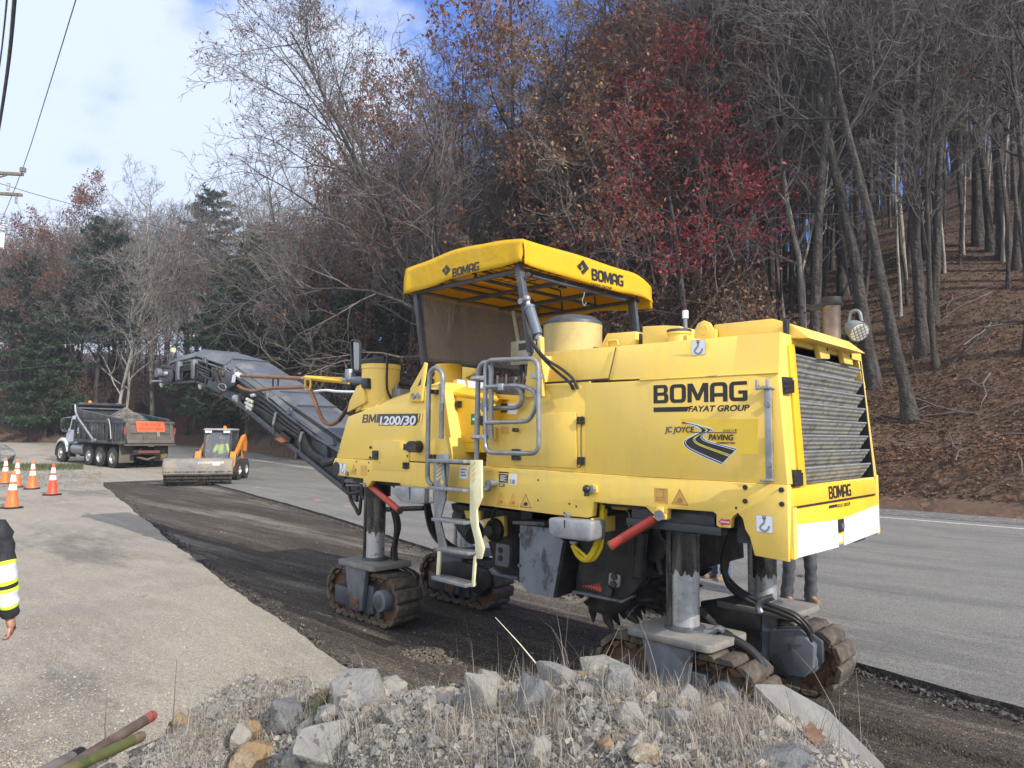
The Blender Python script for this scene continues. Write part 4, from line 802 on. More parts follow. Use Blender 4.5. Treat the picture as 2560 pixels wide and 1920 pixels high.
# ---- middle body and engine hood
mid = xz('A', YN + .012, (628, 1165), (640, 835), (986, 792), (1002, 505), (1075, 470), (1110, 340))
mid += xz(1, YN + .012, (1372, 800), (1372, 968), (1640, 958), (1640, 1520), (1010, 1478))
side_mid = side_plate('middle_body', mid, YN + .012, 6.34, YEL, bevel=.008)
md = xz(1, YN, (1160, 1350), (1338, 1156), (1562, 1150), (1568, 1490), (1168, 1470)); mdo = side_plate('service_door', md, YN - .006, YN + .02, YEL, bevel=.005)
latch('A', 925, 1118, 1018, 1248, mdo, YN - .012); hinge(1, 1572, 1176, 1610, 1222, mdo, YN - .008); hinge(1, 1574, 1422, 1612, 1468, mdo, YN - .008)
MB().tube(path(1, YN, [(1600, 1170), (1592, 1260), (1592, 1400), (1597, 1470), (1580, 1488)]), .004, 5).build('door_seam', DARK, mdo)
q = on_y('A', 983, 898, YN); MB().cyl(q, q + np.array([0, -.05, 0]), .018, 12).build('knob', DARK, side_mid)
MB().prism_y(xz('A', YN, (782, 855), (876, 858), (876, 945), (782, 945)), YN + .009, YN + .0115).build('faded_sticker', STKO, side_mid, flat=True)
hp = []
for s, a, b in ((1, 1372, 968), (1, 1372, 782), (1, 1808, 746), (2, 828, 308), (2, 822, 552)):
    yy = YN + .02
    for _ in range(4): w_ = on_y(s, a, b, yy); yy = YN + .02 + max(0, (w_[2] - 2.45)) * .28
    hp.append(w_)
far = [np.array([q[0], 6.32 - max(0, q[2] - 2.45) * .28, q[2]]) for q in hp]
def cutx(a, b, x): t = (x - a[0]) / (b[0] - a[0]); return a + (b - a) * t
def hood_part(H): return [H[0], H[1], H[2], cutx(H[2], H[3], -2.2), cutx(H[0], H[4], -2.2)], [cutx(H[2], H[3], -2.2), H[3], H[4], cutx(H[0], H[4], -2.2)]
(ha, hb), (fa, fb_) = hood_part(hp), hood_part(far); hood = MB().loft(ha, fa).build('engine_hood', YEL, mm, bevel=.003); IN = np.array([0, .06, 0]); DN = np.array([0, 0, -.05])
hr = MB().loft(hb, [q + IN for q in hb]); hr.loft(fb_, [q - IN for q in fb_]); hr.loft([hb[0] + IN, hb[1] + IN, fb_[1] - IN, fb_[0] - IN], [q + DN for q in (hb[0] + IN, hb[1] + IN, fb_[1] - IN, fb_[0] - IN)]); hr.build('hood_rear', YEL, mm)
seam = MB(); A0 = on_y(1, 1808, 752, YN + .10); B0 = on_y(1, 1764, 944, YN + .02)
seam.tube([A0 + np.array([0, -.004, 0]), B0 + np.array([0, -.005, 0])], .005, 5); seam.tube([on_y(1, 1372, 970, YN + .012), on_y(1, 1764, 946, YN + .012)], .009, 5); seam.build('hood_seam', DARK, hood)
sp = xz(1, YN, (1616, 972)) + xz(2, YN, (0, 596), (820, 552), (876, 1214), (0, 1164)) + xz(1, YN, (1618, 1518))
panel = side_plate('engine_side_panel', sp, YN - .004, YN + .1, YEL, bevel=.006)
fp = MB().box(-3.45, -2.2, 6.25, 6.345, 1.75, 2.48); fp.box(-2.2, -1.90, 6.31, 6.345, 1.75, 2.48); fp.build('engine_side_panel', YEL, mm)
MB().box(-3.4, -2.2, YN + .08, 6.26, 1.74, 2.47).build('engine_bay', DARK, mm)
lip = MB(); lip.tube([on_y(2, 0, 593, YN - .006), on_y(2, 822, 549, YN - .006)], .007, 6); lip.build('panel_lip', YELW, panel)
# roof furniture
def roof_box(name, pts, s, y0, y1, m=YEL, bev=.01): return MB().prism_y(xz(s, y0, *pts), y0, y1).build(name, m, mm, bevel=bev)
roof_box('raised_cover', [(430, 345), (436, 264), (782, 228), (900, 262), (1010, 345)], 2, 4.78, 5.95)
rb = MB(); a = on_y(2, 782, 228, 4.78); b = on_y(2, 1130, 330, 5.9)
roof_box('air_box', [(1690, 790), (1748, 668), (1925, 654), (1925, 790)], 1, 4.95, 5.9)
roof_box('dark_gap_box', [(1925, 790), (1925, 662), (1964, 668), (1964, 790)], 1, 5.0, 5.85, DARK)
roof_box('air_box', [(1964, 790), (1966, 624), (2092, 618), (2196, 622), (2196, 760)], 1, 4.86, 5.9)
h_ = path(1, 4.93, [(1754, 745), (1754, 716), (1762, 712), (1806, 708), (1814, 712), (1822, 738)]); MB().tube(h_, .009, 6).build('grab_handle', YEL, mm)
q = on_y(8, 1388, 900, 5.0); dome = MB().lathe([(.268, -.13), (.27, .13), (.272, .14), (.262, .145)], q, 'z', 40).build('air_filter', M('tan_filter_housing', (.50, .40, .17), (.46, .36, .15), scale=4, rough=.5, dirt=(.25, .2, .1), dscale=4), mm)
MB().lathe([(.275, .14), (.27, .165), (.20, .215), (.10, .235), (.001, .238)], q, 'z', 40).build('filter_lid', GREY, dome); MB().lathe([(.22, -.3), (.24, -.15), (.268, -.14), (.26, -.12)], q, 'z', 36).build('filter_base', DARK, dome)
q = on_y(2, 232, 330, 4.80); fc = MB().lathe([(.085, -.08), (.085, .005), (.093, .008), (.093, .03), (.08, .04), (.001, .042)], q, 'z', 26).build('filler_neck', YEL, mm)
fcap = MB().lathe([(.094, .025), (.094, .045), (.06, .05), (.001, .052)], q, 'z', 26).build('filler_cap', GREY, fc)
MB().tube([q + np.array([.055, 0, .04]), q + np.array([.055, 0, .13])], .016, 10).build('vent_stem', GALV, fc); MB().tube([q + np.array([.055, 0, .13]), q + np.array([.055, 0, .19])], .024, 12).build('vent_cap', STK, fc); MB().tube([q + np.array([.055, 0, .185]), q + np.array([.055, 0, .196])], .02, 10).build('vent_button', REDP, fc)
ey = MB(); pts = [(318, 345), (322, 295), (340, 258), (375, 238), (410, 252), (432, 290), (450, 292), (450, 345)]; ey.prism_y(xz(2, 4.74, *pts), 4.74, 4.77); eye = ey.build('lifting_eye', YEL, mm, bevel=.006)
q = on_y(2, 377, 296, 4.737); MB().lathe([(.036, -.004), (.04, -.001), (.04, .002)], q, 'y').build('eye_hole', YELW, eye)
q = on_y(2, 866, 272, 4.75); MB().lathe([(.018, -.06), (.022, -.02), (.022, .035), (.012, .045), (.001, .046)], q, 'z', 14).build('black_beacon', BLKM, mm)
q = on_y(2, 1138, 385, 5.75); ex = MB().lathe([(.068, -.02), (.068, .34), (.071, .35)], q, 'z', 28).build('exhaust_stack', M('exhaust_steel', (.22, .17, .14), (.16, .12, .10), scale=6, rough=.45, metal=.6, dirt=(.12, .08, .06), dscale=4), mm)
MB().lathe([(.074, .33), (.078, .35), (.078, .38), (.06, .385)], q, 'z', 28).build('exhaust_collar', DARK, ex)
fl = MB(); f0 = on_y(2, 1005, 180, 5.75); f1 = on_y(2, 1190, 148, 5.75); n_ = np.array([0, 1, 0.]); 
fl.loft([f0 + n_ * -.07, f1 + n_ * -.07, f1 + n_ * .07, f0 + n_ * .07], [q_ + np.array([0, 0, .03]) for q_ in (f0 + n_ * -.07, f1 + n_ * -.07, f1 + n_ * .07, f0 + n_ * .07)]); fl.build('rain_flap', BLKM, ex, bevel=.005)
# work lamp
q = on_y(2, 1272, 290, 6.0); dv = Vector((0.55, -0.45, -0.45)).normalized(); c0 = Vector([float(t) for t in q])
wl = MB().tube([c0 - dv * .091, c0 - dv * .070, c0 - dv * .014, c0 + dv * .042, c0 + dv * .070], [.021, .049, .070, .081, .084], 20); wl.tube(smooth_pts([c0 + Vector((-.042, 0, .063)), c0 + Vector((-.021, 0, .140)), c0 + Vector((.035, 0, .140)), c0 + Vector((.056, 0, .056))], 5), .013, 8)
lamp = wl.build('work_lamp', M('grey_lamp_shell', (.22, .235, .235), (.18, .19, .19), rough=.5), mm)
MB().tube([c0 + dv * .071, c0 + dv * .076], .073, 20).build('lamp_lens', LENS, lamp)
gr = MB(); s_ = dv.orthogonal().normalized(); t_ = dv.cross(s_)
for k in (-.042, -.014, .014, .042):
    gr.tube([c0 + dv * .083 + s_ * k - t_ * .070, c0 + dv * .083 + s_ * k + t_ * .070], .003, 4); gr.tube([c0 + dv * .083 + t_ * k - s_ * .070, c0 + dv * .083 + t_ * k + s_ * .070], .003, 4)
gr.build('lamp_guard', GREYL, lamp); MB().tube([c0 + Vector((-.056, 0, -.035)), c0 + Vector((-.084, 0, -.210))], .014, 8).build('lamp_bracket', DARK, lamp)

# ---- rear end
RN = np.array([1, 0, .0544])
def rear(s, x, y, off=0.0): return on_plane(s, x, y, (-1.82 + off, 0, 1.28), RN)
RUP = (-.0544, 0, 1); RYD = (0, 1, 0)
def rear_plate(name, s, pts, o0, o1, m, parent=mm, bevel=0.0):
    return MB().loft([rear(s, a, b) + RN * o1 for a, b in pts], [rear(s, a, b) + RN * o0 for a, b in pts]).build(name, m, parent, bevel=bevel)
ring_o = [(829, 312), (1304, 432), (1402, 1182), (874, 1222)]; ring_i = [(898, 386), (1316, 486), (1388, 1172), (968, 1218)]
rf = MB(); O = [rear(2, *q) for q in ring_o]; I = [rear(2, 905, 384), rear(2, 1304, 480), rear(2, 1382, 1168), rear(2, 972, 1216)]
for k in range(4):
    k2 = (k + 1) % 4; a, b, c_, d = O[k], O[k2], I[k2], I[k]; rf.loft([q + RN * .004 for q in (a, b, c_, d)], [q - RN * .025 for q in (a, b, c_, d)])
rear_frame = rf.build('rear_frame', YEL, mm, bevel=.006)
# radiator door frame (deeper yellow strip by the grille), backing and louvres
MB().loft([rear(2, a, b) + RN * .02 for a, b in ((864, 388), (900, 384), (970, 1222), (930, 1228))], [rear(2, a, b) - RN * .12 for a, b in ((864, 388), (900, 384), (970, 1222), (930, 1228))]).build('radiator_door_edge', M('yellow_orange_edge', (.80, .42, .02), rough=.45), rear_frame, bevel=.004)
lin = MB()
for k in range(4): a, b, c_, d = I[k], I[(k + 1) % 4], O[(k + 1) % 4] * .3 + I[(k + 1) % 4] * .7, O[k] * .3 + I[k] * .7; lin.loft([q - RN * .026 for q in (a, b, c_, d)], [q - RN * .16 for q in (a, b, c_, d)])
w1, w2 = I[1] + np.array([0, -.012, 0]), I[2] + np.array([0, -.012, 0]); lin.loft([w1 + RN * .006, w2 + RN * .006, w2 - RN * .17, w1 - RN * .17], [q + np.array([0, .02, 0]) for q in (w1 + RN * .006, w2 + RN * .006, w2 - RN * .17, w1 - RN * .17)])
lin.build('radiator_liner', M('radiator_dark', (.03, .03, .033), rough=.7), rear_frame)
bk = [q - RN * .15 for q in I]; MB().loft(bk, [q - RN * .02 for q in bk]).build('radiator_backing', M('radiator_black', (.012, .012, .013), rough=.8), rear_frame, flat=True)
LOUV = M('dusty_louvre_metal', (.21, .21, .20), (.28, .265, .225), scale=5, rough=.6, metal=.1, dirt=(.12, .10, .07), dscale=14, dlo=.5, dhi=.62, damt=.8)
Lt = [432, 530, 625, 720, 815, 910, 1010, 1105]; Rt = [535, 610, 690, 765, 850, 930, 1008, 1090]
for k in range(8):
    fl_ = (Lt[k] - 390) / (1218 - 390)
    A_ = rear(2, 900 + 66 * fl_, Lt[k]); B_ = rear(2, 1312 + 66 * ((Rt[k] - 486) / 690), Rt[k]); dn = (rear(2, 966, 1218) - rear(2, 900, 390)); hgt = .125
    A_ = A_ + np.array([0, .008, 0]); B_ = B_ - np.array([0, .045, 0]); zt = (A_[2] + B_[2]) / 2; A_[2] = B_[2] = zt; A_[0] = B_[0] = (A_[0] + B_[0]) / 2
    prof = [(0.004, 0.0), (0.008, -.012)]
    for j in range(4):
        t0 = (j + .0) / 4; prof += [(.0 - .085 * t0, -.018 - hgt * t0), (.005 - .085 * (t0 + .12), -.018 - hgt * (t0 + .12))]
    prof += [(-.088, -.018 - hgt), (-.096, -.018 - hgt), (-.006, .0)]
    MB().loft([(A_[0] + u, A_[1], zt + v) for u, v in prof], [(B_[0] + u, B_[1], zt + v) for u, v in prof]).build('louvre', LOUV, rear_frame, ang=20)
    MB().tube([A_ + np.array([.006, 0, -.004]), B_ + np.array([.006, 0, -.004])], .007, 6).build('louvre_lip', ALU, rear_frame)
for pts, hx in (([(1015, 368), (1082, 362), (1090, 472), (1036, 470)], (1072, 416)), ([(1158, 405), (1218, 402), (1228, 508), (1178, 496)], (1212, 456))):
    br = MB().loft([rear(2, a, b) + RN * .045 for a, b in pts], [rear(2, a, b) + RN * .005 for a, b in pts]).build('grille_bracket', YEL, rear_frame, bevel=.005)
    q = rear(2, *hx) + RN * .046; MB().lathe([(.014, 0), (.014, .003), (.001, .0035)], q, 'x', 12).build('bracket_hole', INK, br)
def block_hinge(pts):
    h = MB().loft([rear(2, a, b) + RN * .03 for a, b in pts], [rear(2, a, b) - RN * .03 for a, b in pts])
    for t in (.2, .5, .8):
        u = rear(2, *pts[0]) * (1 - t) + rear(2, *pts[3]) * t; w = rear(2, *pts[1]) * (1 - t) + rear(2, *pts[2]) * t; h.loft([u + RN * .04, w + RN * .04, w + RN * .04 - np.array([0, 0, .03]), u + RN * .04 - np.array([0, 0, .03])], [u, w, w - np.array([0, 0, .03]), u - np.array([0, 0, .03])])
    h.build('door_hinge', BLKM, rear_frame, bevel=.003)
block_hinge([(826, 575), (880, 580), (882, 662), (832, 670)]); block_hinge([(878, 1124), (932, 1124), (934, 1210), (886, 1216)])
bump = rear_plate('rear_bumper', 2, [(878, 1224), (1404, 1182), (1408, 1262), (904, 1344), (884, 1348)], -.14, .012, YELI, bevel=.006)
slit = rear_plate('bumper_slit', 2, [(900, 1336), (1392, 1256), (1392, 1274), (900, 1358)], -.12, .003, INK, bump)
flap = rear_plate('rear_flap', 2, [(888, 1362), (1394, 1278), (1412, 1492), (888, 1655)], -.04, .018, YELI, bevel=.006)
MB().loft([rear(2, a, b) - RN * .0 for a, b in ((882, 1350), (906, 1346), (910, 1650), (890, 1655))], [rear(2, a, b) + RN * .026 for a, b in ((882, 1350), (906, 1346), (910, 1650), (890, 1655))]).build('flap_edge', YEL, flap)
def boards(c):                                    # stacked white reflective boards
    for k in range(4):
        t0, t1 = k / 4 + .006, (k + 1) / 4 - .006; L0 = [c[0][i] * (1 - t0) + c[3][i] * t0 for i in (0, 1)]; L1 = [c[0][i] * (1 - t1) + c[3][i] * t1 for i in (0, 1)]; R0 = [c[1][i] * (1 - t0) + c[2][i] * t0 for i in (0, 1)]; R1 = [c[1][i] * (1 - t1) + c[2][i] * t1 for i in (0, 1)]
        pts = (L0, R0, R1, L1); MB().loft([rear(2, *q) + RN * .022 for q in pts], [rear(2, *q) + RN * .015 for q in pts]).build('white_board', WHT, flap)
boards([(908, 1448), (1152, 1420), (1160, 1582), (908, 1648)]); boards([(1188, 1412), (1396, 1330), (1402, 1492), (1192, 1572)])
lt = MB().loft([rear(2, a, b) + RN * .034 for a, b in ((1156, 1418), (1182, 1412), (1184, 1488), (1158, 1496))], [rear(2, a, b) + RN * .016 for a, b in ((1156, 1418), (1182, 1412), (1184, 1488), (1158, 1496))]).build('flap_latch', BLKM, flap, bevel=.006)
MB().loft([rear(2, a, b) + RN * .042 for a, b in ((1163, 1440), (1178, 1436), (1179, 1470), (1164, 1474))], [rear(2, a, b) + RN * .03 for a, b in ((1163, 1440), (1178, 1436), (1179, 1470), (1164, 1474))]).build('latch_grip', GREYL, lt, bevel=.004)
MB().loft([rear(2, a, b) + RN * .021 for a, b in ((1160, 1510), (1180, 1504), (1182, 1548), (1161, 1552))], [rear(2, a, b) + RN * .018 for a, b in ((1160, 1510), (1180, 1504), (1182, 1548), (1161, 1552))]).build('small_label', STK, flap, flat=True)
MB().loft([rear(2, a, b) - RN * .02 for a, b in ((1270, 1545), (1350, 1515), (1352, 1535), (1290, 1558))], [rear(2, a, b) - RN * .16 for a, b in ((1270, 1545), (1350, 1515), (1352, 1535), (1290, 1558))]).build('tow_bracket', DARK, mm)
def rear_word(fn, l, r, topy, m=INK, off=.0145, **k):
    a, b = rear(2, *l) + RN * off, rear(2, *r) + RN * off; t = rear(2, *topy) + RN * off; w = abs(b[1] - a[1]); h = t[2] - a[2]; a = a.copy()
    fn(a, RYD, RUP, h, w)
rear_word(lambda o, x, u, h, w: block_word('BOMAG', o, x, u, h, w, INK, bump), (1110, 1300), (1242, 1278), (1110, 1222))
rear_word(lambda o, x, u, h, w: text('FAYAT GROUP', o, x, u, h, INK, flap, bold=.02, shear=.15, width=w), (1150, 1350), (1230, 1336), (1150, 1329), off=.0195)
rear_word(lambda o, x, u, h, w: flat([[(0, 0), (w, 0), (w + .01, h), (.01, h)]], o, x, u, INK, flap, 'decal_bar'), (1102, 1354), (1150, 1346), (1102, 1336), off=.0195)

# ---- side lettering and stickers
def side_word(fn, s, bl, br_, tl, yp=YN - .0055):
    a, b, t = on_y(s, *bl, yp), on_y(s, *br_, yp), on_y(s, *tl, yp); fn(a, XP, UPZ, t[2] - a[2], b[0] - a[0])
side_word(lambda o, x, u, h, w: block_word('BOMAG', o, x, u, h, w, INK, panel), 2, (80, 732), (640, 718), (80, 624))
side_word(lambda o, x, u, h, w: text('FAYAT GROUP', o, x, u, h, INK, panel, bold=.045, shear=.22, width=w), 2, (283, 780), (645, 776), (283, 747))
side_word(lambda o, x, u, h, w: flat([[(0, 0), (w, 0), (w + .02, h), (0, h)]], o, x, u, INK, panel, 'decal_bar'), 2, (80, 783), (278, 780), (80, 755))
GB = M('dark_grey_decal', (.07, .075, .09), rough=.45)
side_word(lambda o, x, u, h, w: block_word('BM', o, x, u, h, w * .9, GB, nb, shear=.2), 'C', (415, 766), (600, 762), (415, 664), YN - .0015)
def sp_(pts, yp=YN - .0015, s='C'): return [on_y(s, *q, yp) for q in pts]
def side_poly(s, pts, m, parent, name, yp=YN - .0015, holes=()):
    o = on_y(s, *pts[0], yp); f2 = lambda ps: [(on_y(s, *q, yp)[0] - o[0], on_y(s, *q, yp)[2] - o[2]) for q in ps]
    return flat([f2(pts)] + [f2(h) for h in holes], o, XP, UPZ, m, parent, name)
side_poly('C', [(586, 764), (606, 658), (1066, 652), (1036, 762)], GB, nb, 'decal_bar', YN - .001)
for pts in ([(1040, 762), (1070, 652), (1102, 651), (1074, 761)], [(1100, 761), (1118, 651), (1132, 650), (1112, 761)], [(1140, 761), (1156, 650), (1162, 649), (1146, 761)]): side_poly('C', pts, GB, nb, 'decal_slash', YN - .001)
side_word(lambda o, x, u, h, w: text('1200/30', o, x, u, h, INK, nb, bold=.10, shear=.12, width=w + .02), 'C', (600, 790), (1042, 786), (600, 688), YN - .0025)
side_word(lambda o, x, u, h, w: text('1200/30', o, x, u, h, STK, nb, bold=.045, shear=.12, width=w), 'C', (606, 787), (1038, 783), (606, 690), YN - .0042)
# paving company badge: a winding road with lettering
yb = YN - .006
patch = M('fresh_yellow_patch', (.77, .53, .045), (.75, .52, .06), rough=.42)
side_poly('G', [(530, 60), (2180, 60), (2170, 810), (530, 820)], patch, panel, 'paint_patch', YN - .0045)
Lb = [(560, 140), (700, 170), (800, 200), (900, 250), (945, 300), (935, 340), (880, 370), (760, 430), (640, 500), (600, 560), (612, 620), (680, 690), (860, 790), (1100, 900), (1390, 1025)]
Rb = [(560, 140), (760, 165), (900, 198), (1080, 240), (1190, 285), (1180, 315), (1130, 345), (1060, 375), (1000, 420), (990, 460), (1050, 510), (1180, 560), (1400, 620), (1600, 670), (1712, 700)]
def G3(pts, yp=yb): return [(float(q[0]), float(q[1])) for q in [(on_y('G', a, b, yp)[0], on_y('G', a, b, yp)[2]) for a, b in pts]]
Ls, Rs = [[(p[0], p[1]) for p in smooth_pts([(a, b, 0) for a, b in G3(q)], 5)] for q in (Lb, Rb)]
def badge(m, name, yp, grow=0.0):
    poly = Ls + Rs[::-1]
    if grow: cxm = sum(p[0] for p in poly) / len(poly)
    flat([poly], (0, yp, 0), XP, UPZ, m, panel, name)
strokes([Ls, Rs, [Ls[-1], Rs[-1]]], (0, yb + .0006, 0), XP, UPZ, STK, panel, 'road_badge_rim', w=.012)
badge(INK, 'road_badge', yb - .0008)
lerp2 = lambda t: [(a[0] * (1 - t) + b[0] * t, a[1] * (1 - t) + b[1] * t) for a, b in zip(Ls, Rs)]
strokes([lerp2(.09), lerp2(.93)], (0, yb - .003, 0), XP, UPZ, STK, panel, 'road_badge_edge', w=.004)
YLN = M('yellow_line_decal', (.75, .68, .12), rough=.4)
strokes([lerp2(.52), lerp2(.60)], (0, yb - .003, 0), XP, UPZ, YLN, panel, 'road_badge_centre', w=.005)
NAVY = M('navy_decal', (.02, .02, .075), rough=.4)
side_word(lambda o, x, u, h, w: text('JC JOYCE', o - np.array([0, .0052, 0]), x, u, h, NAVY, panel, bold=.02, shear=.2, width=w), 'G', (205, 345), (830, 350), (205, 226), yb)
side_poly('G', [(770, 338), (1716, 350), (1706, 366), (770, 354)], NAVY, panel, 'badge_line', yb - .0048)
side_word(lambda o, x, u, h, w: text('PAVING', o - np.array([0, .0052, 0]), x, u, h, INK, panel, bold=.045, shear=.2, width=w), 'G', (1115, 508), (1640, 520), (1115, 392), yb)
side_word(lambda o, x, u, h, w: text('COMPANY INC.', o - np.array([0, .0052, 0]), x, u, h, INK, panel, bold=.035, shear=.2, width=w), 'G', (1285, 588), (1690, 600), (1285, 548), yb)
side_word(lambda o, x, u, h, w: text('SINCE 1975', o - np.array([0, .0048, 0]), x, u, h, INK, panel, bold=.05, shear=.2, width=w + .008), 'G', (1422, 328), (1690, 328), (1422, 282), yb)
side_word(lambda o, x, u, h, w: text('SINCE 1975', o - np.array([0, .0062, 0]), x, u, h, YLN, panel, bold=.0, shear=.2, width=w), 'G', (1426, 326), (1688, 326), (1426, 284), yb)
# hook, hazard and notice stickers
def hook_sticker(s, c, parent, yp):
    a = [on_y(s, *q, yp) for q in c]; o = a[3]; w = a[2][0] - a[3][0]; h = a[0][2] - a[3][2]
    flat([rr(0, 0, w, h, (.006,) * 4)], o, XP, UPZ, HOOKM, parent, 'hook_sticker'); flat([rr(.003, .003, w - .003, h - .003, (.005,) * 4)], o - np.array([0, .0014, 0]), XP, UPZ, STK, parent, 'hook_sticker_face')
    hk = [(.5, .92), (.5, .80), (.50, .62), (.42, .5), (.30, .38), (.26, .25), (.36, .14), (.52, .10), (.68, .16), (.76, .30), (.80, .42)]
    strokes([[(p[0] * w, p[1] * h) for p in smooth_pts([(q[0], q[1], 0) for q in hk], 4)]], o - np.array([0, .0028, 0]), XP, UPZ, HOOKM, parent, 'hook_symbol', w=w * .12)
    strokes([[((.5 + .09 * math.cos(t)) * w, .88 * h + .09 * w * math.sin(t)) for t in np.linspace(0, 2 * PI, 13)]], o - np.array([0, .0028, 0]), XP, UPZ, HOOKM, parent, 'hook_ring', w=w * .06)
hook_sticker(2, [(306, 358), (391, 355), (388, 446), (303, 449)], hood, YN + .075)
hook_sticker(2, [(684, 1390), (784, 1395), (788, 1500), (688, 1492)], chassis, YN - .0135)
hook_sticker('C', [(145, 1262), (214, 1268), (213, 1388), (142, 1382)], chassis, YN - .0135)
def tri_sticker(s, apex, bl, br_, parent, yp, m=STKO, ln=STKL, dark=False):
    side_poly(s, [apex, br_, bl], ln if not dark else INK, parent, 'hazard_sticker', yp)
    c = [(apex[0] + bl[0] + br_[0]) / 3, (apex[1] + bl[1] + br_[1]) / 3]; sh_ = lambda q, k=.88: (c[0] + (q[0] - c[0]) * k, c[1] + (q[1] - c[1]) * k)
    side_poly(s, [sh_(apex), sh_(br_), sh_(bl)], m, parent, 'hazard_sticker_face', yp - .0014)
    k = .16 * (br_[0] - bl[0]); cx_, cy_ = c[0], c[1] + k * .5
    side_poly(s, [(cx_ + k * math.cos(t) * (1.25 if i % 2 else .9) , cy_ + k * math.sin(t) * (1.25 if i % 2 else .9)) for i, t in enumerate(np.linspace(0, 2 * PI, 17)[:-1])], INK if dark else ln, parent, 'hazard_symbol', yp - .0028)
    side_poly(s, [(bl[0] + k * 1.5, bl[1] - k * .9), (cx_ - k, cy_ + k * .2), (cx_ - k, cy_ + k * .7), (bl[0] + k * 1.5, bl[1] - k * .4)], INK if dark else ln, parent, 'hazard_bar', yp - .0028)
ys = YN - .0135
tri_sticker(2, (235, 1236), (185, 1328), (286, 1336), chassis, ys); tri_sticker('C', (312, 1272), (270, 1392), (348, 1396), chassis, ys)
tri_sticker('B', (56, 124), (2, 262), (110, 270), chassis, ys); tri_sticker('B', (180, 133), (124, 270), (236, 280), chassis, ys); tri_sticker('B', (308, 142), (248, 282), (368, 294), chassis, ys, dark=True)
def rect_sticker(s, c, m, parent, yp, name='notice_sticker', lines=0, lm=None):
    side_poly(s, c, m, parent, name, yp)
    for k in range(lines):
        t0, t1 = .16 + .74 * k / lines, .16 + .74 * k / lines + .26 / lines * 1.4; L = lambda t, u: (c[0][0] * (1 - t) * (1 - u) + c[1][0] * (1 - t) * u + c[2][0] * t * u + c[3][0] * t * (1 - u), c[0][1] * (1 - t) * (1 - u) + c[1][1] * (1 - t) * u + c[2][1] * t * u + c[3][1] * t * (1 - u))
        side_poly(s, [L(t0, .12), L(t0, .85 - .2 * (k % 2)), L(t1, .85 - .2 * (k % 2)), L(t1, .12)], lm or INK, parent, 'sticker_line', yp - .0014)
rect_sticker(2, [(84, 1230), (165, 1236), (165, 1328), (84, 1320)], STKO, chassis, ys, 'track_sticker')
q = [on_y(2, *t, ys - .002) for t in ((98, 1305), (152, 1308))]; strokes([[(0, 0), (q[1][0] - q[0][0], 0), (q[1][0] - q[0][0], .02), (0, .02), (0, 0)], [(.06, .02), (.06, .08)], [(.0, .075), (.075, .085)]], q[0], XP, UPZ, STKL, chassis, 'track_symbol', w=.004)
rect_sticker('C', [(398, 1282), (472, 1290), (468, 1412), (396, 1404)], STKO, chassis, ys, 'faded_sticker')
rect_sticker('A', [(322, 1318), (415, 1325), (410, 1465), (316, 1458)], STK, chassis, ys, lines=3, lm=HOOKM)
rect_sticker('A', [(893, 1400), (975, 1404), (974, 1535), (888, 1528)], STK, chassis, ys, 'noise_sticker')
side_word(lambda o, x, u, h, w: text('110', o, x, u, h, NAVY, chassis, bold=.03, width=w), 'A', (892, 1518), (944, 1522), (892, 1466), ys - .002)
rect_sticker('A', [(770, 1405), (875, 1412), (872, 1508), (770, 1500)], INK, chassis, ys, 'name_plate', 5, STK); rect_sticker('A', [(768, 1378), (880, 1384), (880, 1398), (768, 1392)], INK, chassis, ys, 'name_plate'); rect_sticker('A', [(772, 1510), (836, 1516), (835, 1556), (772, 1550)], INK, chassis, ys, 'name_plate', 3, STK)
REDS = M('magenta_red_sticker', (.42, .03, .08), rough=.4)
side_poly(4, [(998, 170), (1030, 142), (1030, 152), (1092, 153), (1092, 198), (1032, 196), (1032, 208)], REDS, chassis, 'grease_arrow', ys)
side_word(lambda o, x, u, h, w: text('GREASE', o, x, u, h, STK, chassis, bold=.01, width=w), 4, (1012, 178), (1084, 182), (1012, 163), ys - .002)
for s, a, b in ((2, 625, 1228), (2, 840, 1243), (2, 625, 1310), (2, 842, 1328)): bolt(chassis, on_y(s, a, b, YN - .012), .017, m=INK, h=.012)
for s, a, b in (('B', 437, 210), ('A', 1226, 1476), ('B', 834, 275), ('B', 761, 247), ('B', 710, 342), (2, 580, 1388), (2, 570, 1350)): bolt(chassis, on_y(s, a, b, YN - .012), .009, m=INK, h=.003, name='bolt_hole')
# ball mount, slotted steel rail with hook
bl_ = MB(); bl_.prism_y(xz('B', YN - .02, (1000, 50), (1050, 60), (1056, 130), (1000, 155), (905, 150), (905, 135), (985, 130)), YN - .03, YN - .013); bq = bl_.build('ball_bracket', YEL, mm, bevel=.004)
q = on_y('B', 940, 95, YN - .06); MB().ball(q, .034).build('hitch_ball', BLKM, bq); MB().cyl(q + np.array([0, 0, -.055]), q + np.array([0, 0, -.02]), .02, 10).build('ball_stem', DARK, bq); bolt(bq, on_y('B', 1006, 92, YN - .03), .03, m=GALV, h=.03)
sl_ = MB().prism_y(xz(2, YN - .03, (740, 640), (780, 640), (790, 1185), (750, 1185)), YN - .045, YN - .03); sl_.prism_y(xz(2, YN - .03, (722, 1180), (790, 1178), (790, 1192), (722, 1194)), YN - .06, YN - .004); sl_.prism_y(xz(2, YN - .03, (735, 632), (790, 630), (790, 645), (735, 650)), YN - .06, YN - .004)
rail = sl_.build('slotted_rail', ALU, mm, bevel=.003)
hk = MB().prism_y(xz(2, YN - .05, (690, 592), (704, 590), (706, 632), (752, 626), (750, 588), (766, 586), (768, 640), (692, 654)), YN - .075, YN - .045).build('rail_hook', ALU, rail, bevel=.003)
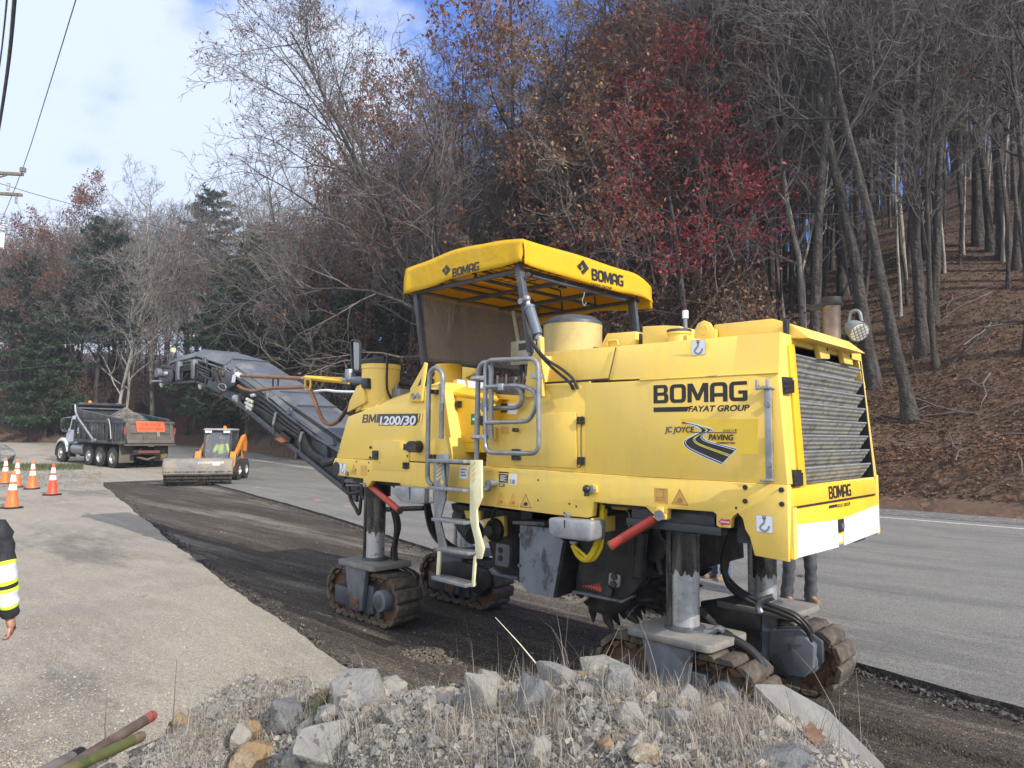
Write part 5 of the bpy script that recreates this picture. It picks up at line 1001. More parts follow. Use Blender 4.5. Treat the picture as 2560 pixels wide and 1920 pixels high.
for a, b in ((757, 735), (767, 1088)): bolt(rail, on_y(2, a, b, YN - .045), .022, m=GALV, h=.018)

# ---- hand rails, gate and ladder
YR = YN - .09
def rail_tube(name, s, pts, yp, r=.021, rad=.08, m=GALV, parent=mm, n=10): return MB().tube(round_open(path(s, yp, pts), rad), r, n).build(name, m, parent)
MB().tube(smooth_pts(path('C', YR, [(1285, 1530), (1228, 1480), (1214, 1400), (1216, 1200), (1225, 600), (1235, 230), (1255, 140), (1310, 95), (1375, 130), (1402, 220), (1398, 330), (1388, 600), (1382, 960)]), 6), .024, 10).build('hand_rail', GALV, mm)
MB().prism_y(xz('C', YR + .02, (1355, 290), (1412, 280), (1418, 455), (1370, 455)), YR + .01, YR + .03).build('rail_plate', GALV, mm, bevel=.004)
for a, b in ((1238, 385), (1220, 1178)): q = on_y('C', a, b, YR); MB().box(q[0] - .035, q[0] + .035, YR, YN, q[2] - .02, q[2] + .02).build('rail_clamp', DARK, mm)
post = MB().tube(smooth_pts(path('A', YR - .03, [(668, 1530), (650, 1578), (580, 1572), (530, 1520), (512, 1420), (516, 1100), (524, 700), (530, 350), (540, 220), (575, 140), (635, 125), (672, 180), (682, 280), (680, 600), (678, 1000)]), 6), .024, 10).build('hand_rail', GALV, mm)
q = on_y('A', 664, 1540, YR); MB().tube([q + np.array([0, .09, .02]), q + np.array([0, -.03, .02])], .03, 10).build('rail_foot', GALV, mm)
YG = YR - .05
gt = MB().tube(round_poly(path('A', YG, [(617, 95), (1225, 75), (1232, 1172), (612, 1158)]), .10, 6), .021, 10, closed=True)
gate = gt.build('gate', GALV, mm)
MB().tube(round_open(path('A', YG, [(625, 402), (1010, 380), (1190, 450), (1205, 640), (1120, 795), (1000, 805), (620, 815)]), .16, 6), .019, 10).build('gate_loop', GALV, gate)
MB().tube(round_open(path('A', YG + .10, [(680, 442), (960, 415), (1040, 470), (1035, 600), (960, 645), (680, 648)]), .10, 6), .021, 10).build('gate_loop', GALV, gate)
for a, b in ((540, 308), (545, 985)):
    q = on_y('A', a, b, YR - .04); k_ = MB().box(q[0] - .07, q[0] + .09, YR - .075, YR - .005, q[2] - .018, q[2] + .022); k_.cyl((q[0] - .06, YR - .085, q[2]), (q[0] + .04, YR - .085, q[2]), .01, 8); k_.build('gate_hinge', ALU, gate, bevel=.004)
q = on_y('A', 810, 405, YG); MB().box(q[0] - .03, q[0] + .03, YG - .03, YG + .03, q[2] - .03, q[2] + .03).build('gate_catch', ALU, gate, bevel=.004); q = on_y('A', 1185, 278, YG); MB().box(q[0] - .04, q[0] + .05, YG - .01, YG + .05, q[2] - .02, q[2] + .02).build('gate_catch', ALU, gate, bevel=.004)
MB().prism_y(xz('A', YN - .02, (680, 860), (722, 862), (720, 1015), (684, 1015)), YN - .04, YN + .01).build('gate_stay', YELW, mm, bevel=.005)
YL = YN - .16
CREAM = M('cream_weathered_paint', (.66, .64, .42), (.60, .57, .36), scale=6, rough=.55, dirt=(.34, .33, .28), dscale=5, damt=.6)
lad = MB(); lad.prism_y(xz('A', YL, (30, 1180), (178, 1172), (178, 1270), (150, 1640), (20, 1640)), YL + .02, YL + .03)
lad.prism_y(xz(3, YL, (958, 0), (1040, 0), (1055, 300), (1010, 470), (1062, 690), (1000, 690), (965, 480)), YL, YL + .018); ladder = lad.build('ladder', GALV, mm, bevel=.003)
for k in range(4): side_poly('A', [(52, 1320 + 47 * k), (112, 1272 + 47 * k), (112, 1292 + 47 * k), (52, 1344 + 47 * k)], YEL, ladder, 'ladder_slot', YL - .001)
side_poly('A', [(95, 1470), (110, 1460), (128, 1475), (132, 1520), (112, 1528), (98, 1500)], YEL, ladder, 'ladder_slot', YL - .001)
rs = MB().prism_y(xz(3, YL, (1252, 0), (1345, 0), (1345, 300), (1305, 390), (1312, 520), (1362, 700), (1340, 782), (1298, 778), (1292, 640), (1252, 480)), YL - .01, YL + .012).build('ladder_stringer', CREAM, ladder, bevel=.003)
for k in range(4): side_poly('A', [(462, 1300 + 62 * k), (500, 1250 + 62 * k), (500, 1272 + 62 * k), (470, 1322 + 62 * k)], YEL, rs, 'ladder_slot', YL - .0115)
for pts, th in (([(965, 5), (1255, 12)], 26), ([(965, 215), (1250, 240)], 24), ([(1000, 462), (1255, 495)], 24), ([(1030, 695), (1295, 735)], 26), ([(1000, 918), (1268, 985)], 30)):
    (a, b), (c_, d) = pts; MB().prism_y(xz(3, YL, (a, b - th / 2), (c_, d - th / 2), (c_, d + th / 2), (a, b + th / 2)), YL - .09, YL + .05).build('ladder_step', GALV, ladder, bevel=.003)
for pts in ([(1000, 700), (1026, 700), (1008, 930), (985, 935)], [(1282, 755), (1302, 755), (1284, 1000), (1266, 1004)]): MB().prism_y(xz(3, YL, *pts), YL - .012, YL + .008).build('ladder_hanger', CREAM, ladder, bevel=.002)

# ---- canopy
YA, YB = 4.5, 6.62
roof_pts = [on_y(8, 108, 360, YA), on_y(8, 690, 146, YA), on_y(8, 1025, 110, YA)]
low_pts = [on_y(8, 116, 548, YA), on_y(8, 560, 462, YA), on_y(8, 985, 318, YA)]
x0, x1, x2 = -5.86, roof_pts[1][0], -4.17; zt, zb = 3.80, 3.545
cn = MB(); nx, ny = 22, 26
def roof_z(x, y): 
    u = (x - x0) / (x2 - x0); v = (y - YA) / (YB - YA); edge = min(v, 1 - v, .18) / .18
    return zt + .075 * math.sin(min(u / .62, 1) * PI / 2) - .06 * max(0, (u - .62) / .38) + .0 * edge - (.11 * ((v - .80) / .2) ** 2 if v > .80 else 0) + .006 * math.sin(9 * x + 5 * y)
def grid_sheet(mb, P):
    r, c = len(P), len(P[0]); mb.add([p for row in P for p in row], [(i * c + j, i * c + j + 1, (i + 1) * c + j + 1, (i + 1) * c + j) for i in range(r - 1) for j in range(c - 1)])
xs_ = [x0 + (x2 - x0) * i / nx for i in range(nx + 1)]; ys_ = [YA + (YB - YA) * j / ny for j in range(ny + 1)]
grid_sheet(cn, [[(x, y, roof_z(x, y)) for y in ys_] for x in xs_])
def valance(a_of, outw, n, drop_of, seed):
    P = []
    for i in range(n + 1):
        x, y = a_of(i / n); z0 = roof_z(x, y); row = []
        for k in range(7):
            t = k / 6; uu = i / n; e_ = min(1, max(0, (.08 - uu) / .08, (uu - .90) / .10)); wob = e_ * (.010 * math.sin(31 * uu + seed) * t + .016 * math.sin(PI * t) * math.sin(47 * uu + seed))
            row.append((x + outw[0] * (wob + .012 * t), y + outw[1] * (wob + .012 * t), z0 - drop_of(i / n) * t))
        P.append(row)
    grid_sheet(cn, P)
valance(lambda t: (x0 + (x2 - x0) * t, YA), (0, -1), 40, lambda t: .27 + .02 * math.sin(5 * t) - (.05 * max(0, (t - .85) / .15)), 1)
valance(lambda t: (x2, YA + (YB - YA) * t), (1, 0), 44, lambda t: .225 + .03 * math.sin(PI * t) - .05 * max(0, (t - .85) / .15), 2)
valance(lambda t: (x0 + (x2 - x0) * t, YB), (0, 1), 40, lambda t: .24, 3)
valance(lambda t: (x0, YA + (YB - YA) * t), (-1, 0), 40, lambda t: .26, 4)
canopy = cn.build('canopy', CANV, mm, fix=False, ang=50); sol = canopy.modifiers.new('cloth', 'SOLIDIFY'); sol.thickness = .004; sol.offset = 0
fr = MB(); zf = 3.55
for xx in (-5.80, -5.35, -4.85, -4.28): fr.tube([(xx, 4.56, zf + .02), (xx, 6.5, zf + .02)], .022, 6); fr.tube([(xx, 4.56, zf + .02), (xx, 4.6, roof_z(xx, 4.6) - .03), (xx, 6.45, roof_z(xx, 6.0) - .04), (xx, 6.5, zf)], .012, 6)
for yy in (4.57, 5.2, 5.85, 6.48): fr.tube([(-5.80, yy, zf), (-4.24, yy, zf)], .024, 6)
fr.tube([(-4.24, 4.7, zf - .03), (-4.24, 6.2, zf - .03)], .018, 6); fr.build('canopy_frame', GREY, canopy)
wm = MB()
for k in range(7): yy = 4.7 + .13 * k; wm.tube([(-5.2, yy, zf + .16), (-4.3, yy, zf + .16)], .004, 4)
for k in range(8): xx = -5.2 + .125 * k; wm.tube([(xx, 4.62, zf + .165), (xx, 5.55, zf + .165)], .004, 4)
wm.build('canopy_mesh', DARK, canopy)
hk_ = on_x(8, 1475, 545, -4.25); MB().tube(smooth_pts([hk_ + np.array([0, 0, .08]), hk_, hk_ + np.array([0, -.03, -.06]), hk_ + np.array([0, .0, -.11]), hk_ + np.array([0, .035, -.07])], 5), .006, 6).build('canopy_hook', ALU, canopy)
lf = MB(); q = on_x(8, 1310, 465, -4.4); lf.box(q[0] - .03, q[0] + .03, q[1] - .04, q[1] + .04, q[2] - .04, q[2] + .05); lf.build('canopy_lamp', BLKM, canopy, bevel=.008)
# lettering on the valances
def can_word(plane, s, bl, br_, tl, fn, off):
    f_ = (lambda q: on_y(s, *q, YA - off)) if plane == 'y' else (lambda q: on_x(s, *q, x2 + off)); a, b, t = f_(bl), f_(br_), f_(tl)
    xd = (b - a); fn(a, xd, np.array([0, 0, 1.0]), float(np.linalg.norm(t - a)), float(np.linalg.norm(b - a)))
def logo(o, xd, up, h, w):
    k = w / 2; q = h / 2
    flat([[(k, 0), (2 * k, q), (k, 2 * q), (k * .62, 1.62 * q), (1.28 * k, q), (k * .62, .38 * q)], ], o, xd, up, INK, canopy, 'diamond_emblem')
    flat([[(.0, q), (.55 * k, 1.52 * q), (.82 * k, 1.24 * q), (.6 * k, q), (.82 * k, .76 * q), (.55 * k, .48 * q)], [(.86 * k, q), (1.02 * k, 1.16 * q), (1.02 * k, .84 * q)]], o, xd, up, INK, canopy, 'diamond_emblem')
can_word('y', 8, (380, 400), (446, 392), (380, 318), logo, .0165)
can_word('y', 8, (463, 410), (668, 355), (460, 345), lambda o, x, u, h, w: block_word('BOMAG', o, x, u, h, w, INK, canopy), .0165)
can_word('y', 8, (473, 446), (600, 412), (471, 424), lambda o, x, u, h, w: text('FAYAT GROUP', o, x, u, h, INK, canopy, bold=.005, width=w), .0165)
can_word('x', 8, (1424, 378), (1514, 400), (1424, 262), logo, .0165)
can_word('x', 8, (1536, 430), (1780, 482), (1536, 340), lambda o, x, u, h, w: block_word('BOMAG', o, x, u, h, w, INK, canopy), .0165)
can_word('x', 8, (1530, 474), (1688, 508), (1530, 450), lambda o, x, u, h, w: text('FAYAT GROUP', o, x, u, h, INK, canopy, bold=.005, width=w), .0165)
# posts, cylinder, windscreen
def bar(name, a, b, w, d, m=GREY, parent=mm, bev=.005):
    a, b = Vector([float(t) for t in a]), Vector([float(t) for t in b]); t = (b - a).normalized(); y = Vector((0, 1, 0)); y = (y - t * y.dot(t)).normalized(); x = y.cross(t); c = [x * w / 2 + y * d / 2, -x * w / 2 + y * d / 2, -x * w / 2 - y * d / 2, x * w / 2 - y * d / 2]
    return MB().loft([a + q for q in c], [b + q for q in c]).build(name, m, parent, bevel=bev)
p_fl, p_fh = on_x(8, 250, 1075, -5.78), on_x(8, 188, 520, -5.78)
bar('canopy_post', p_fl, p_fh, .06, .06); bar('canopy_post', (p_fl[0], 6.45, p_fl[2]), (p_fh[0], 6.45, p_fh[2]), .06, .06)
r0, r1, r2 = on_y(8, 975, 330, 4.56), on_y(8, 1018, 600, 4.52), on_y(8, 1066, 1010, 4.50)
bar('canopy_post', r1 - (r2 - r1) * .04, r0 + (r0 - r1) * .1, .062, .06); bar('canopy_post', r2, r1, .05, .05)
for q in (r1, r2): bolt(mm, q + np.array([0, -.03, 0]), .028, m=GALV, h=.03)
bar('canopy_brace', on_y(8, 1012, 440, 4.56), on_y(8, 1052, 375, 4.56), .02, .03)
cy = MB(); a, b = on_y(8, 1128, 880, 4.46), on_y(8, 1035, 575, 4.46); d = b - a; cy.tube([a + d * .1, a + d * .78], .045, 16); cy.tube([a + d * .74, a + d * .80], .05, 16); cyl_ = cy.build('canopy_cylinder', M('blue_grey_paint', (.11, .135, .165), rough=.4), mm)
MB().tube([a, b], .02, 12).build('cylinder_rod', STEEL, cyl_); MB().ball(a, .04).build('cylinder_pin', GALV, cyl_); MB().ball(b, .038).build('cylinder_pin', GALV, cyl_)
for x_ in (-4.28,): bar('canopy_post', (on_x(8, 1918, 800, -4.2)[0], 6.42, 2.75), (x_, 6.40, 3.56), .09, .05)
pb = MB().prism_y(xz(1, 4.49, (1252, 1058), (1275, 845), (1325, 760), (1340, 692), (1364, 690), (1370, 1055)), 4.475, 4.497).build('post_bracket', YEL, mm, bevel=.004)
MB().prism_y(xz(1, 4.47, (1342, 692), (1366, 690), (1374, 1052), (1350, 1056)), 4.43, 4.475).build('bracket_flange', YEL, pb, bevel=.004)
fb = MB().prism_y(xz('C', 4.49, (1002, 510), (1020, 350), (1172, 80), (1190, 28), (1218, 40), (1168, 400), (1160, 508)), 4.472, 4.494, ).build('post_bracket', YEL, mm, bevel=.004)
side_poly('C', [(1090, 320), (1140, 210), (1130, 300)], DARK, fb, 'bracket_cutout', 4.4705)
for a, b in ((1050, 440), (1108, 436)): bolt(fb, on_y('C', a, b, 4.472), .03, m=GALV, h=.018)
PLEX = bpy.data.materials.new('dusty_plexiglass'); PLEX.use_nodes = True; n3 = PLEX.node_tree; pbs = n3.nodes['Principled BSDF']; pbs.inputs['Base Color'].default_value = (.34, .29, .24, 1); pbs.inputs['Roughness'].default_value = .35
tr = n3.nodes.new('ShaderNodeBsdfTransparent'); tr.inputs['Color'].default_value = (.86, .84, .80, 1); mx = n3.nodes.new('ShaderNodeMixShader'); tcn = n3.nodes.new('ShaderNodeTexCoord'); ff, _ = noise(n3, tcn.outputs['Object'], 2.6, 6, .6, .2, .8)
mrr = n3.nodes.new('ShaderNodeMapRange'); mrr.inputs['To Min'].default_value = .76; mrr.inputs['To Max'].default_value = .56; n3.links.new(ff, mrr.inputs['Value']); n3.links.new(mrr.outputs['Result'], mx.inputs['Fac'])
n3.links.new(pbs.outputs[0], mx.inputs[1]); n3.links.new(tr.outputs[0], mx.inputs[2]); n3.links.new(mx.outputs[0], n3.nodes['Material Output'].inputs['Surface'])
ws = MB(); ws.loft([(-5.76, 4.66, 3.56), (-5.76, 6.42, 3.56), (-5.80, 6.42, 2.86), (-5.80, 4.72, 2.84)], [(-5.755, 4.66, 3.56), (-5.755, 6.42, 3.56), (-5.795, 6.42, 2.86), (-5.795, 4.72, 2.84)]); wsc = ws.build('windscreen', PLEX, mm, flat=True)
MB().tube([(-5.79, 4.70, 2.85), (-5.79, 6.42, 2.87)], .012, 6).build('windscreen_rail', GREYL, wsc); MB().tube([(-5.755, 4.64, 3.55), (-5.79, 4.70, 2.86)], .012, 6).build('windscreen_rail', GREYL, wsc)
# hoses from the cylinder to the hood
for k, off in enumerate((0, 22)):
    MB().tube(smooth_pts([on_y(1, 1250 + off * .2, 480, 4.45), on_y(1, 1255 + off * .2, 600, 4.42), on_y(1, 1290 + off * .3, 720, 4.4), on_y(1, 1370 + off * .5, 830 - off * .3, 4.42), on_y(1, 1450 + off, 905 - off, 4.46), on_y(1, 1520 + off, 965 - off, 4.48), on_y(1, 1545 + off * 1.2, 1010 - off * .3, 4.5)], 6), .013, 8).build('hydraulic_hose', BLK, mm)
# mirror on its arm
q0, q1, q2, q3 = [on_y(5, a, b, 5.0) for a, b in ((1722, 172), (1802, 188), (1800, 446), (1730, 440))]
mir = MB().tube(round_poly([q0, q1, q2, q3], .06, 4), .018, 8, closed=True).build('mirror_frame', BLKM, mm)
MB().loft([q + np.array([0, .004, 0]) for q in (q0, q1, q2, q3)], [q + np.array([0, .012, 0]) for q in (q0, q1, q2, q3)]).build('mirror_pane', MIRR, mir, flat=True)
MB().tube(smooth_pts(path(5, 5.0, [(1765, 446), (1830, 446), (1860, 470), (1858, 540)]), 5), .014, 8).build('mirror_arm', BLKM, mir); MB().tube(smooth_pts(path(5, 4.98, [(1735, 450), (1760, 490), (1768, 560), (1760, 620)]), 5), .012, 8).build('mirror_arm', BLKM, mir)
q = on_y(5, 1708, 478, 4.98); MB().box(q[0] - .06, q[0] + .05, 4.94, 5.02, q[2] - .07, q[2] + .08).build('arm_clamp', ALU, mir, bevel=.015)
# ================================================================== undercarriage of the milling machine
ZT = -0.05                                        # the tracks stand on the milled floor
def crawler_path(xc, zb, L, r, n=22):             # points and tangents along the track loop
    per = 2 * (2 * L - 2 * r) + 2 * PI * r; out = []
    for k in range(n):
        s = per * k / n; st = 2 * L - 2 * r
        if s < st: out.append((xc - L + r + s, zb, 1, 0))
        elif s < st + PI * r: a = (s - st) / r - PI / 2; out.append((xc + L - r + r * math.cos(a), zb + r + r * math.sin(a), -math.sin(a), math.cos(a)))
        elif s < 2 * st + PI * r: out.append((xc + L - r - (s - st - PI * r), zb + 2 * r, -1, 0))
        else: a = (s - 2 * st - PI * r) / r + PI / 2; out.append((xc - L + r + r * math.cos(a), zb + r + r * math.sin(a), -math.sin(a), math.cos(a)))
    return out
XF, XR_ = -6.76, -2.77; L_, R_, y0_, y1_ = .66, .235, 4.64, 4.98
def make_crawler(xc):
    cp = crawler_path(xc, ZT + .04, L_, R_, 66)
    ch = MB(); ch.loft([(p[0], y0_ + .08, p[1]) for p in cp], [(p[0], y1_ - .08, p[1]) for p in cp])
    root = ch.build('crawler_track', RUST, mm, ang=60)
    for k, (x, z, tx, tz) in enumerate(crawler_path(xc, ZT + .045, L_ + .0, R_ + .0, 22)):
        nx_, nz_ = tz, -tx; h = .071; mb = MB()     # outward normal of the loop
        P = lambda u, v: (x + tx * u + nx_ * v, z + tz * u + nz_ * v)
        prof = [P(-h, .0), P(h, .0), P(h, .018), P(h * .72, .048), P(-h * .72, .048), P(-h, .018)]
        mb.loft([(q[0], y0_, q[1]) for q in prof], [(q[0], y1_, q[1]) for q in prof]); mb.build('track_shoe', PADM, root, bevel=.006, seg=1)
    for ya in (y0_ + .02, y1_ - .06):                # scalloped link chain on either edge
        ln = MB(); lp = [(p[0] - p[3] * w_, p[1] + p[2] * w_) for p, w_ in zip(crawler_path(xc, ZT + .04, L_, R_, 88), [.0, .03, .045, .03] * 22)]; lq = [(p[0], p[1]) for p in crawler_path(xc, ZT + .035, L_, R_, 88)]
        n = 88; ln.add([(x, y, z) for y in (ya, ya + .03) for P_ in (lq, lp) for x, z in P_], [f for i in range(n) for j in [(i + 1) % n] for f in ((i, j, n + j, n + i), (2 * n + i, 3 * n + i, 3 * n + j, 2 * n + j), (i, 2 * n + i, 2 * n + j, j), (n + i, n + j, 3 * n + j, 3 * n + i))]); ln.build('link_chain', RUST, root)
    fr_ = MB(); fr_.box(xc - L_ + .16, xc - .12, y0_ - .01, y0_ + .16, ZT + .13, ZT + .33); fr_.box(xc - L_ + .13, xc + L_ - .13, y0_ + .09, y1_ - .09, ZT + .12, ZT + .36); fr_.box(xc + .10, xc + .28, y0_ - .02, y0_ + .16, ZT + .12, ZT + .42)
    for u in (-.26, -.08, .12, .3): fr_.cyl((xc + u, y0_ + .02, ZT + .11), (xc + u, y1_ - .02, ZT + .11), .055, 14)
    fr_.build('track_frame', GREY, root, bevel=.008)
    for ya, yb2_ in ((y0_ - .075, y0_ - .02), (y1_ + .02, y1_ + .06)): MB().prism_y([(xc - .21, ZT + .60), (xc + .21, ZT + .60), (xc + .14, ZT + .14), (xc - .09, ZT + .14)], ya, yb2_).build('yoke', GREYL, root, bevel=.01)
    MB().cyl((xc + .02, y0_ - .10, ZT + .21), (xc + .02, y0_ - .07, ZT + .21), .07, 16).build('pivot_pin', RUST, root)
    pl = MB().prism_z([tuple(p[:2]) for p in round_poly([(xc - .34, y0_ - .10, 0), (xc + .36, y0_ - .10, 0), (xc + .40, y1_ + .10, 0), (xc - .30, y1_ + .10, 0)], .06)], ZT + .60, ZT + .655).build('yoke_plate', M('dusty_grey_plate', (.15, .15, .145), (.21, .195, .17), scale=6, rough=.7, bump=.2), root, bevel=.008)
    mt = MB().lathe([(.001, -.115), (.085, -.112), (.112, -.10), (.118, -.06), (.12, .10)], (xc + .42, y0_ + .06, ZT + .29), 'y', 28).build('drive_motor', GREYL, root); MB().lathe([(.001, -.003), (.075, -.002), (.078, 0)], (xc + .42, y0_ - .055, ZT + .29), 'y', 24).build('motor_cap', GREY, mt)
    return root
tr_f = make_crawler(XF); 
def move_copy(o, dx, dy): c = copy_tree(o, mm); c.location = (dx, dy, 0); return c
tr_r = move_copy(tr_f, XR_ - XF, 0.0); tr_ff = move_copy(tr_f, .15, 1.30); tr_rf = move_copy(tr_f, XR_ - XF + .06, 1.30)
# octagonal side cover on the far rear track, dark cheek on both far tracks
for root, x_ in ((tr_rf, 0),):
    oc = MB().prism_y(xz(4, 5.86, (1408, 1030), (1640, 1030), (1760, 1150), (1750, 1330), (1680, 1400), (1560, 1380), (1430, 1290), (1410, 1240)), 5.84, 5.92).build('track_cover', GREYL, None, bevel=.01); adopt(oc, root)
    MB().prism_y(xz(4, 5.86, (1350, 1000), (1640, 1012), (1800, 1130), (1805, 1300), (1690, 1400), (1400, 1260), (1350, 1200)), 5.91, 6.05).build('cover_box', GREY, oc, bevel=.01)
    ck = MB().prism_y(xz(4, 5.86, (860, 800), (1120, 760), (1340, 860), (1340, 1200), (1140, 1200), (860, 960)), 5.85, 5.9).build('track_cheek', DARK, None, bevel=.008); adopt(ck, root)
fx = MB().prism_y(xz(3, 5.9, (990, 800), (1210, 800), (1410, 860), (1420, 1000), (1350, 1070), (1240, 1000), (1000, 930)), 5.84, 5.9).build('track_cover', DARK, None, bevel=.01); adopt(fx, tr_ff)
# lifting columns
def column(x, y, zj, r=.108, top=1.62, m_hi=GREASE):
    c = MB().tube([(x, y, ZT + .65), (x, y, top)], r, 30).build('lifting_column', STEEL, mm)
    pts = MB(); n = 60; vs = []; rnd = random.Random(int(x * 100) + int(y * 10)); drop = [zj + .02 * math.sin(j * .9) + rnd.uniform(-.012, .012) - (.035 if rnd.random() < .12 else 0) for j in range(n)]
    for j in range(n): a = 2 * PI * j / n; vs.append((x + (r + .003) * math.cos(a), y + (r + .003) * math.sin(a), drop[j]))
    for j in range(n): a = 2 * PI * j / n; vs.append((x + (r + .003) * math.cos(a), y + (r + .003) * math.sin(a), top))
    pts.add(vs, [(j, (j + 1) % n, n + (j + 1) % n, n + j) for j in range(n)]); pts.build('grease_sleeve', m_hi, c, fix=False)
    MB().box(x - r * .95, x - r * .55, y - r * .98, y - r * .6, ZT + .66, top).build('column_key', GREASE if zj > .9 else STEEL, c, bevel=.006)
    MB().lathe([(r + .05, ZT + .65), (r + .045, ZT + .67), (r + .008, ZT + .685)], (x, y, 0), 'z', 28).build('column_collar', GREY, c); return c
column(XF - .02, 4.85, .92); column(XR_ + .0, 4.85, 1.03); column(XF + .13, 6.12, .9); column(XR_ + .06, 6.12, .84)
for x, y in ((XF, 4.85), (XR_, 4.85), (XF + .15, 6.12), (XR_ + .06, 6.12)): MB().lathe([(.15, 1.33), (.15, 1.6)], (x, y, 0), 'z', 24).build('column_housing', DARK, mm)
mb = MB(); mb.box(-3.15, -2.35, 4.62, 4.72, 1.36, 1.42); mb.box(-3.1, -2.4, 4.62, 4.66, 1.42, 1.5); mb.build('column_bracket', GREY, mm, bevel=.006)
MB().box(-3.0, -2.25, 5.05, 6.28, 1.36, 1.6).build('rear_cross_member', DARK, mm)
# front underside bits
mb = MB(); mb.prism_y(xz(3, 4.7, (280, 150), (410, 150), (410, 180), (280, 175)), 4.66, 4.76); mb.prism_y(xz(3, 4.7, (290, 190), (410, 190), (410, 205), (290, 205)), 4.66, 4.76); mb.build('nose_bracket', GREYL, mm)
for pts in ([(262, 130), (250, 215), (300, 262), (380, 250), (405, 200)], [(290, 150), (300, 290), (345, 380), (372, 425), (385, 330), (392, 200)], [(405, 200), (400, 280), (420, 310)]): MB().tube(smooth_pts(path(3, 4.95, pts), 6), .022, 8).build('hydraulic_hose', BLK, mm)
for k, dx in enumerate((0, 14, 26, -12)):
    MB().tube(smooth_pts(path(3, 4.95 + .02 * k, [(640 + dx, 380), (668 + dx, 520), (655 + dx * .6, 640), (640 + dx, 730), (660 + dx, 820), (740 + dx, 860), (810 + dx, 910), (820 + dx * .5, 990)]), 6), .016, 8).build('hydraulic_hose', BLK, mm)
MB().tube(path(3, 5.3, [(590, 390), (885, 380)]), .03, 10).build('tie_rod', BLKM, mm)
for k in range(4): MB().tube(smooth_pts(path(3, 5.2 + .06 * k, [(890 + 10 * k, 320), (905 + 14 * k, 450), (940 + 20 * k, 570), (1010 + 26 * k, 660), (1130 + 10 * k, 700)]), 6), .018, 8).build('hydraulic_hose', BLK, mm)
gb = MB(); gb.prism_y(xz(3, 5.0, (1345, 470), (1515, 440), (1520, 600), (1380, 650)), 5.0, 5.05); gb.prism_y(xz(3, 5.05, (1200, 400), (1330, 400), (1330, 480), (1215, 460)), 5.05, 5.1); gbo = gb.build('pump_plate', YEL, mm, bevel=.006)
c = on_y(3, 1440, 555, 4.98); MB().lathe([(.001, -.10), (.06, -.09), (.075, -.05), (.11, -.02), (.12, .02)], c, 'y', 24).build('pump', DARK, gbo); MB().tube(smooth_pts(path(3, 4.95, [(1425, 560), (1420, 470), (1445, 390), (1500, 350)]), 5), .014, 8).build('hydraulic_hose', BLK, mm)
a, b = on_y(3, 1160, 430, 5.6), on_y(3, 1290, 590, 5.45); mo = MB().tube([a, a + (b - a) * .3, a + (b - a) * .32, b], [.09, .09, .12, .12], 20).build('hydraulic_motor', GREYL, mm)
for t in (.5, .62, .74, .86): MB().tube([a + (b - a) * t, a + (b - a) * (t + .04)], .127, 20).build('motor_rib', GREY, mo)
MB().prism_y(xz(3, 5.15, (1070, 345), (1640, 420), (1640, 940), (1560, 930), (1420, 870), (1360, 640), (1330, 480), (1080, 400)), 5.2, 5.9).build('machine_bulkhead', DARK, mm, bevel=.01)
pp = MB().prism_y([(p[0], p[1]) for p in round_poly(xz(3, 5.05, (1470, 650), (1580, 670), (1568, 850), (1460, 830)), .03)], 5.02, 5.06).build('hinge_plate', GREYL, mm, bevel=.006)
for a, b in ((1490, 712), (1488, 775)): bolt(pp, on_y(3, a, b, 5.02), .03, m=DARK, h=.012)
MB().prism_y(xz(3, 4.98, (1410, 860), (1440, 845), (1500, 900), (1640, 920), (1640, 950), (1440, 905)), 4.95, 5.0).build('skid_shoe', GREYL, mm, bevel=.006)
# grey sensor boxes, red rods
def grey_box(s, pts, y0, y1): return MB().prism_y(xz(s, y0, *pts), y0, y1).build('lamp_box', ALU, mm, bevel=.018)
gbx = grey_box('B', [(540, 392), (895, 425), (985, 432), (985, 600), (968, 645), (590, 598), (540, 540)], YN - .14, YN + .06)
side_poly('B', [(704, 415), (714, 415), (714, 498), (704, 498)], INK, gbx, 'box_slot', YN - .142)
MB().prism_y([(p[0], p[1]) for p in round_poly(xz('B', YN - .02, (735, 340), (765, 340), (765, 410), (735, 410)), .01)], YN - .05, YN - .012).build('box_hanger', GALV, gbx); MB().prism_y(xz('B', YN - .02, (770, 630), (842, 636), (835, 672), (790, 665)), YN - .04, YN).build('box_foot', GALV, gbx, bevel=.004)
g2 = grey_box(3, [(645, 205), (820, 222), (886, 222), (886, 345), (850, 350), (690, 325), (645, 280)], YN - .13, YN + .08); side_poly(3, [(764, 215), (775, 215), (775, 320), (768, 310)], RUST, g2, 'rust_streak', YN - .132)
MB().prism_y(xz('B', YN + .0, (988, 395), (1012, 398), (1010, 560), (985, 560)), YN - .012, YN + .3).build('box_mount', YEL, mm, bevel=.004); MB().prism_y(xz(3, YN, (880, 230), (960, 235), (955, 300), (880, 290)), YN - .01, YN + .12).build('box_mount', YEL, mm, bevel=.004)
def rod(a, b, r): 
    t = b - a; o = MB().tube([a, b], r, 14).build('red_rod', REDP, mm); MB().tube([b - t * .02, b + t * .02], r * 1.12, 14).build('rod_end', RUST, o)
rod(on_y('B', 1650, 395, 4.56), on_y('B', 1195, 678, 4.46), .036); rod(on_y(3, 462, 208, 4.56), on_y(3, 692, 400, 4.44), .032)
tb = MB().prism_y(xz('B', YN - .014, (1640, 385), (1680, 280), (1745, 280), (1745, 350), (1780, 360), (1775, 410), (1690, 405)), YN - .035, YN - .0125).build('rod_bracket', YEL, mm, bevel=.004); bolt(tb, on_y('B', 1700, 366, YN - .035), .04, m=GALV, h=.02)
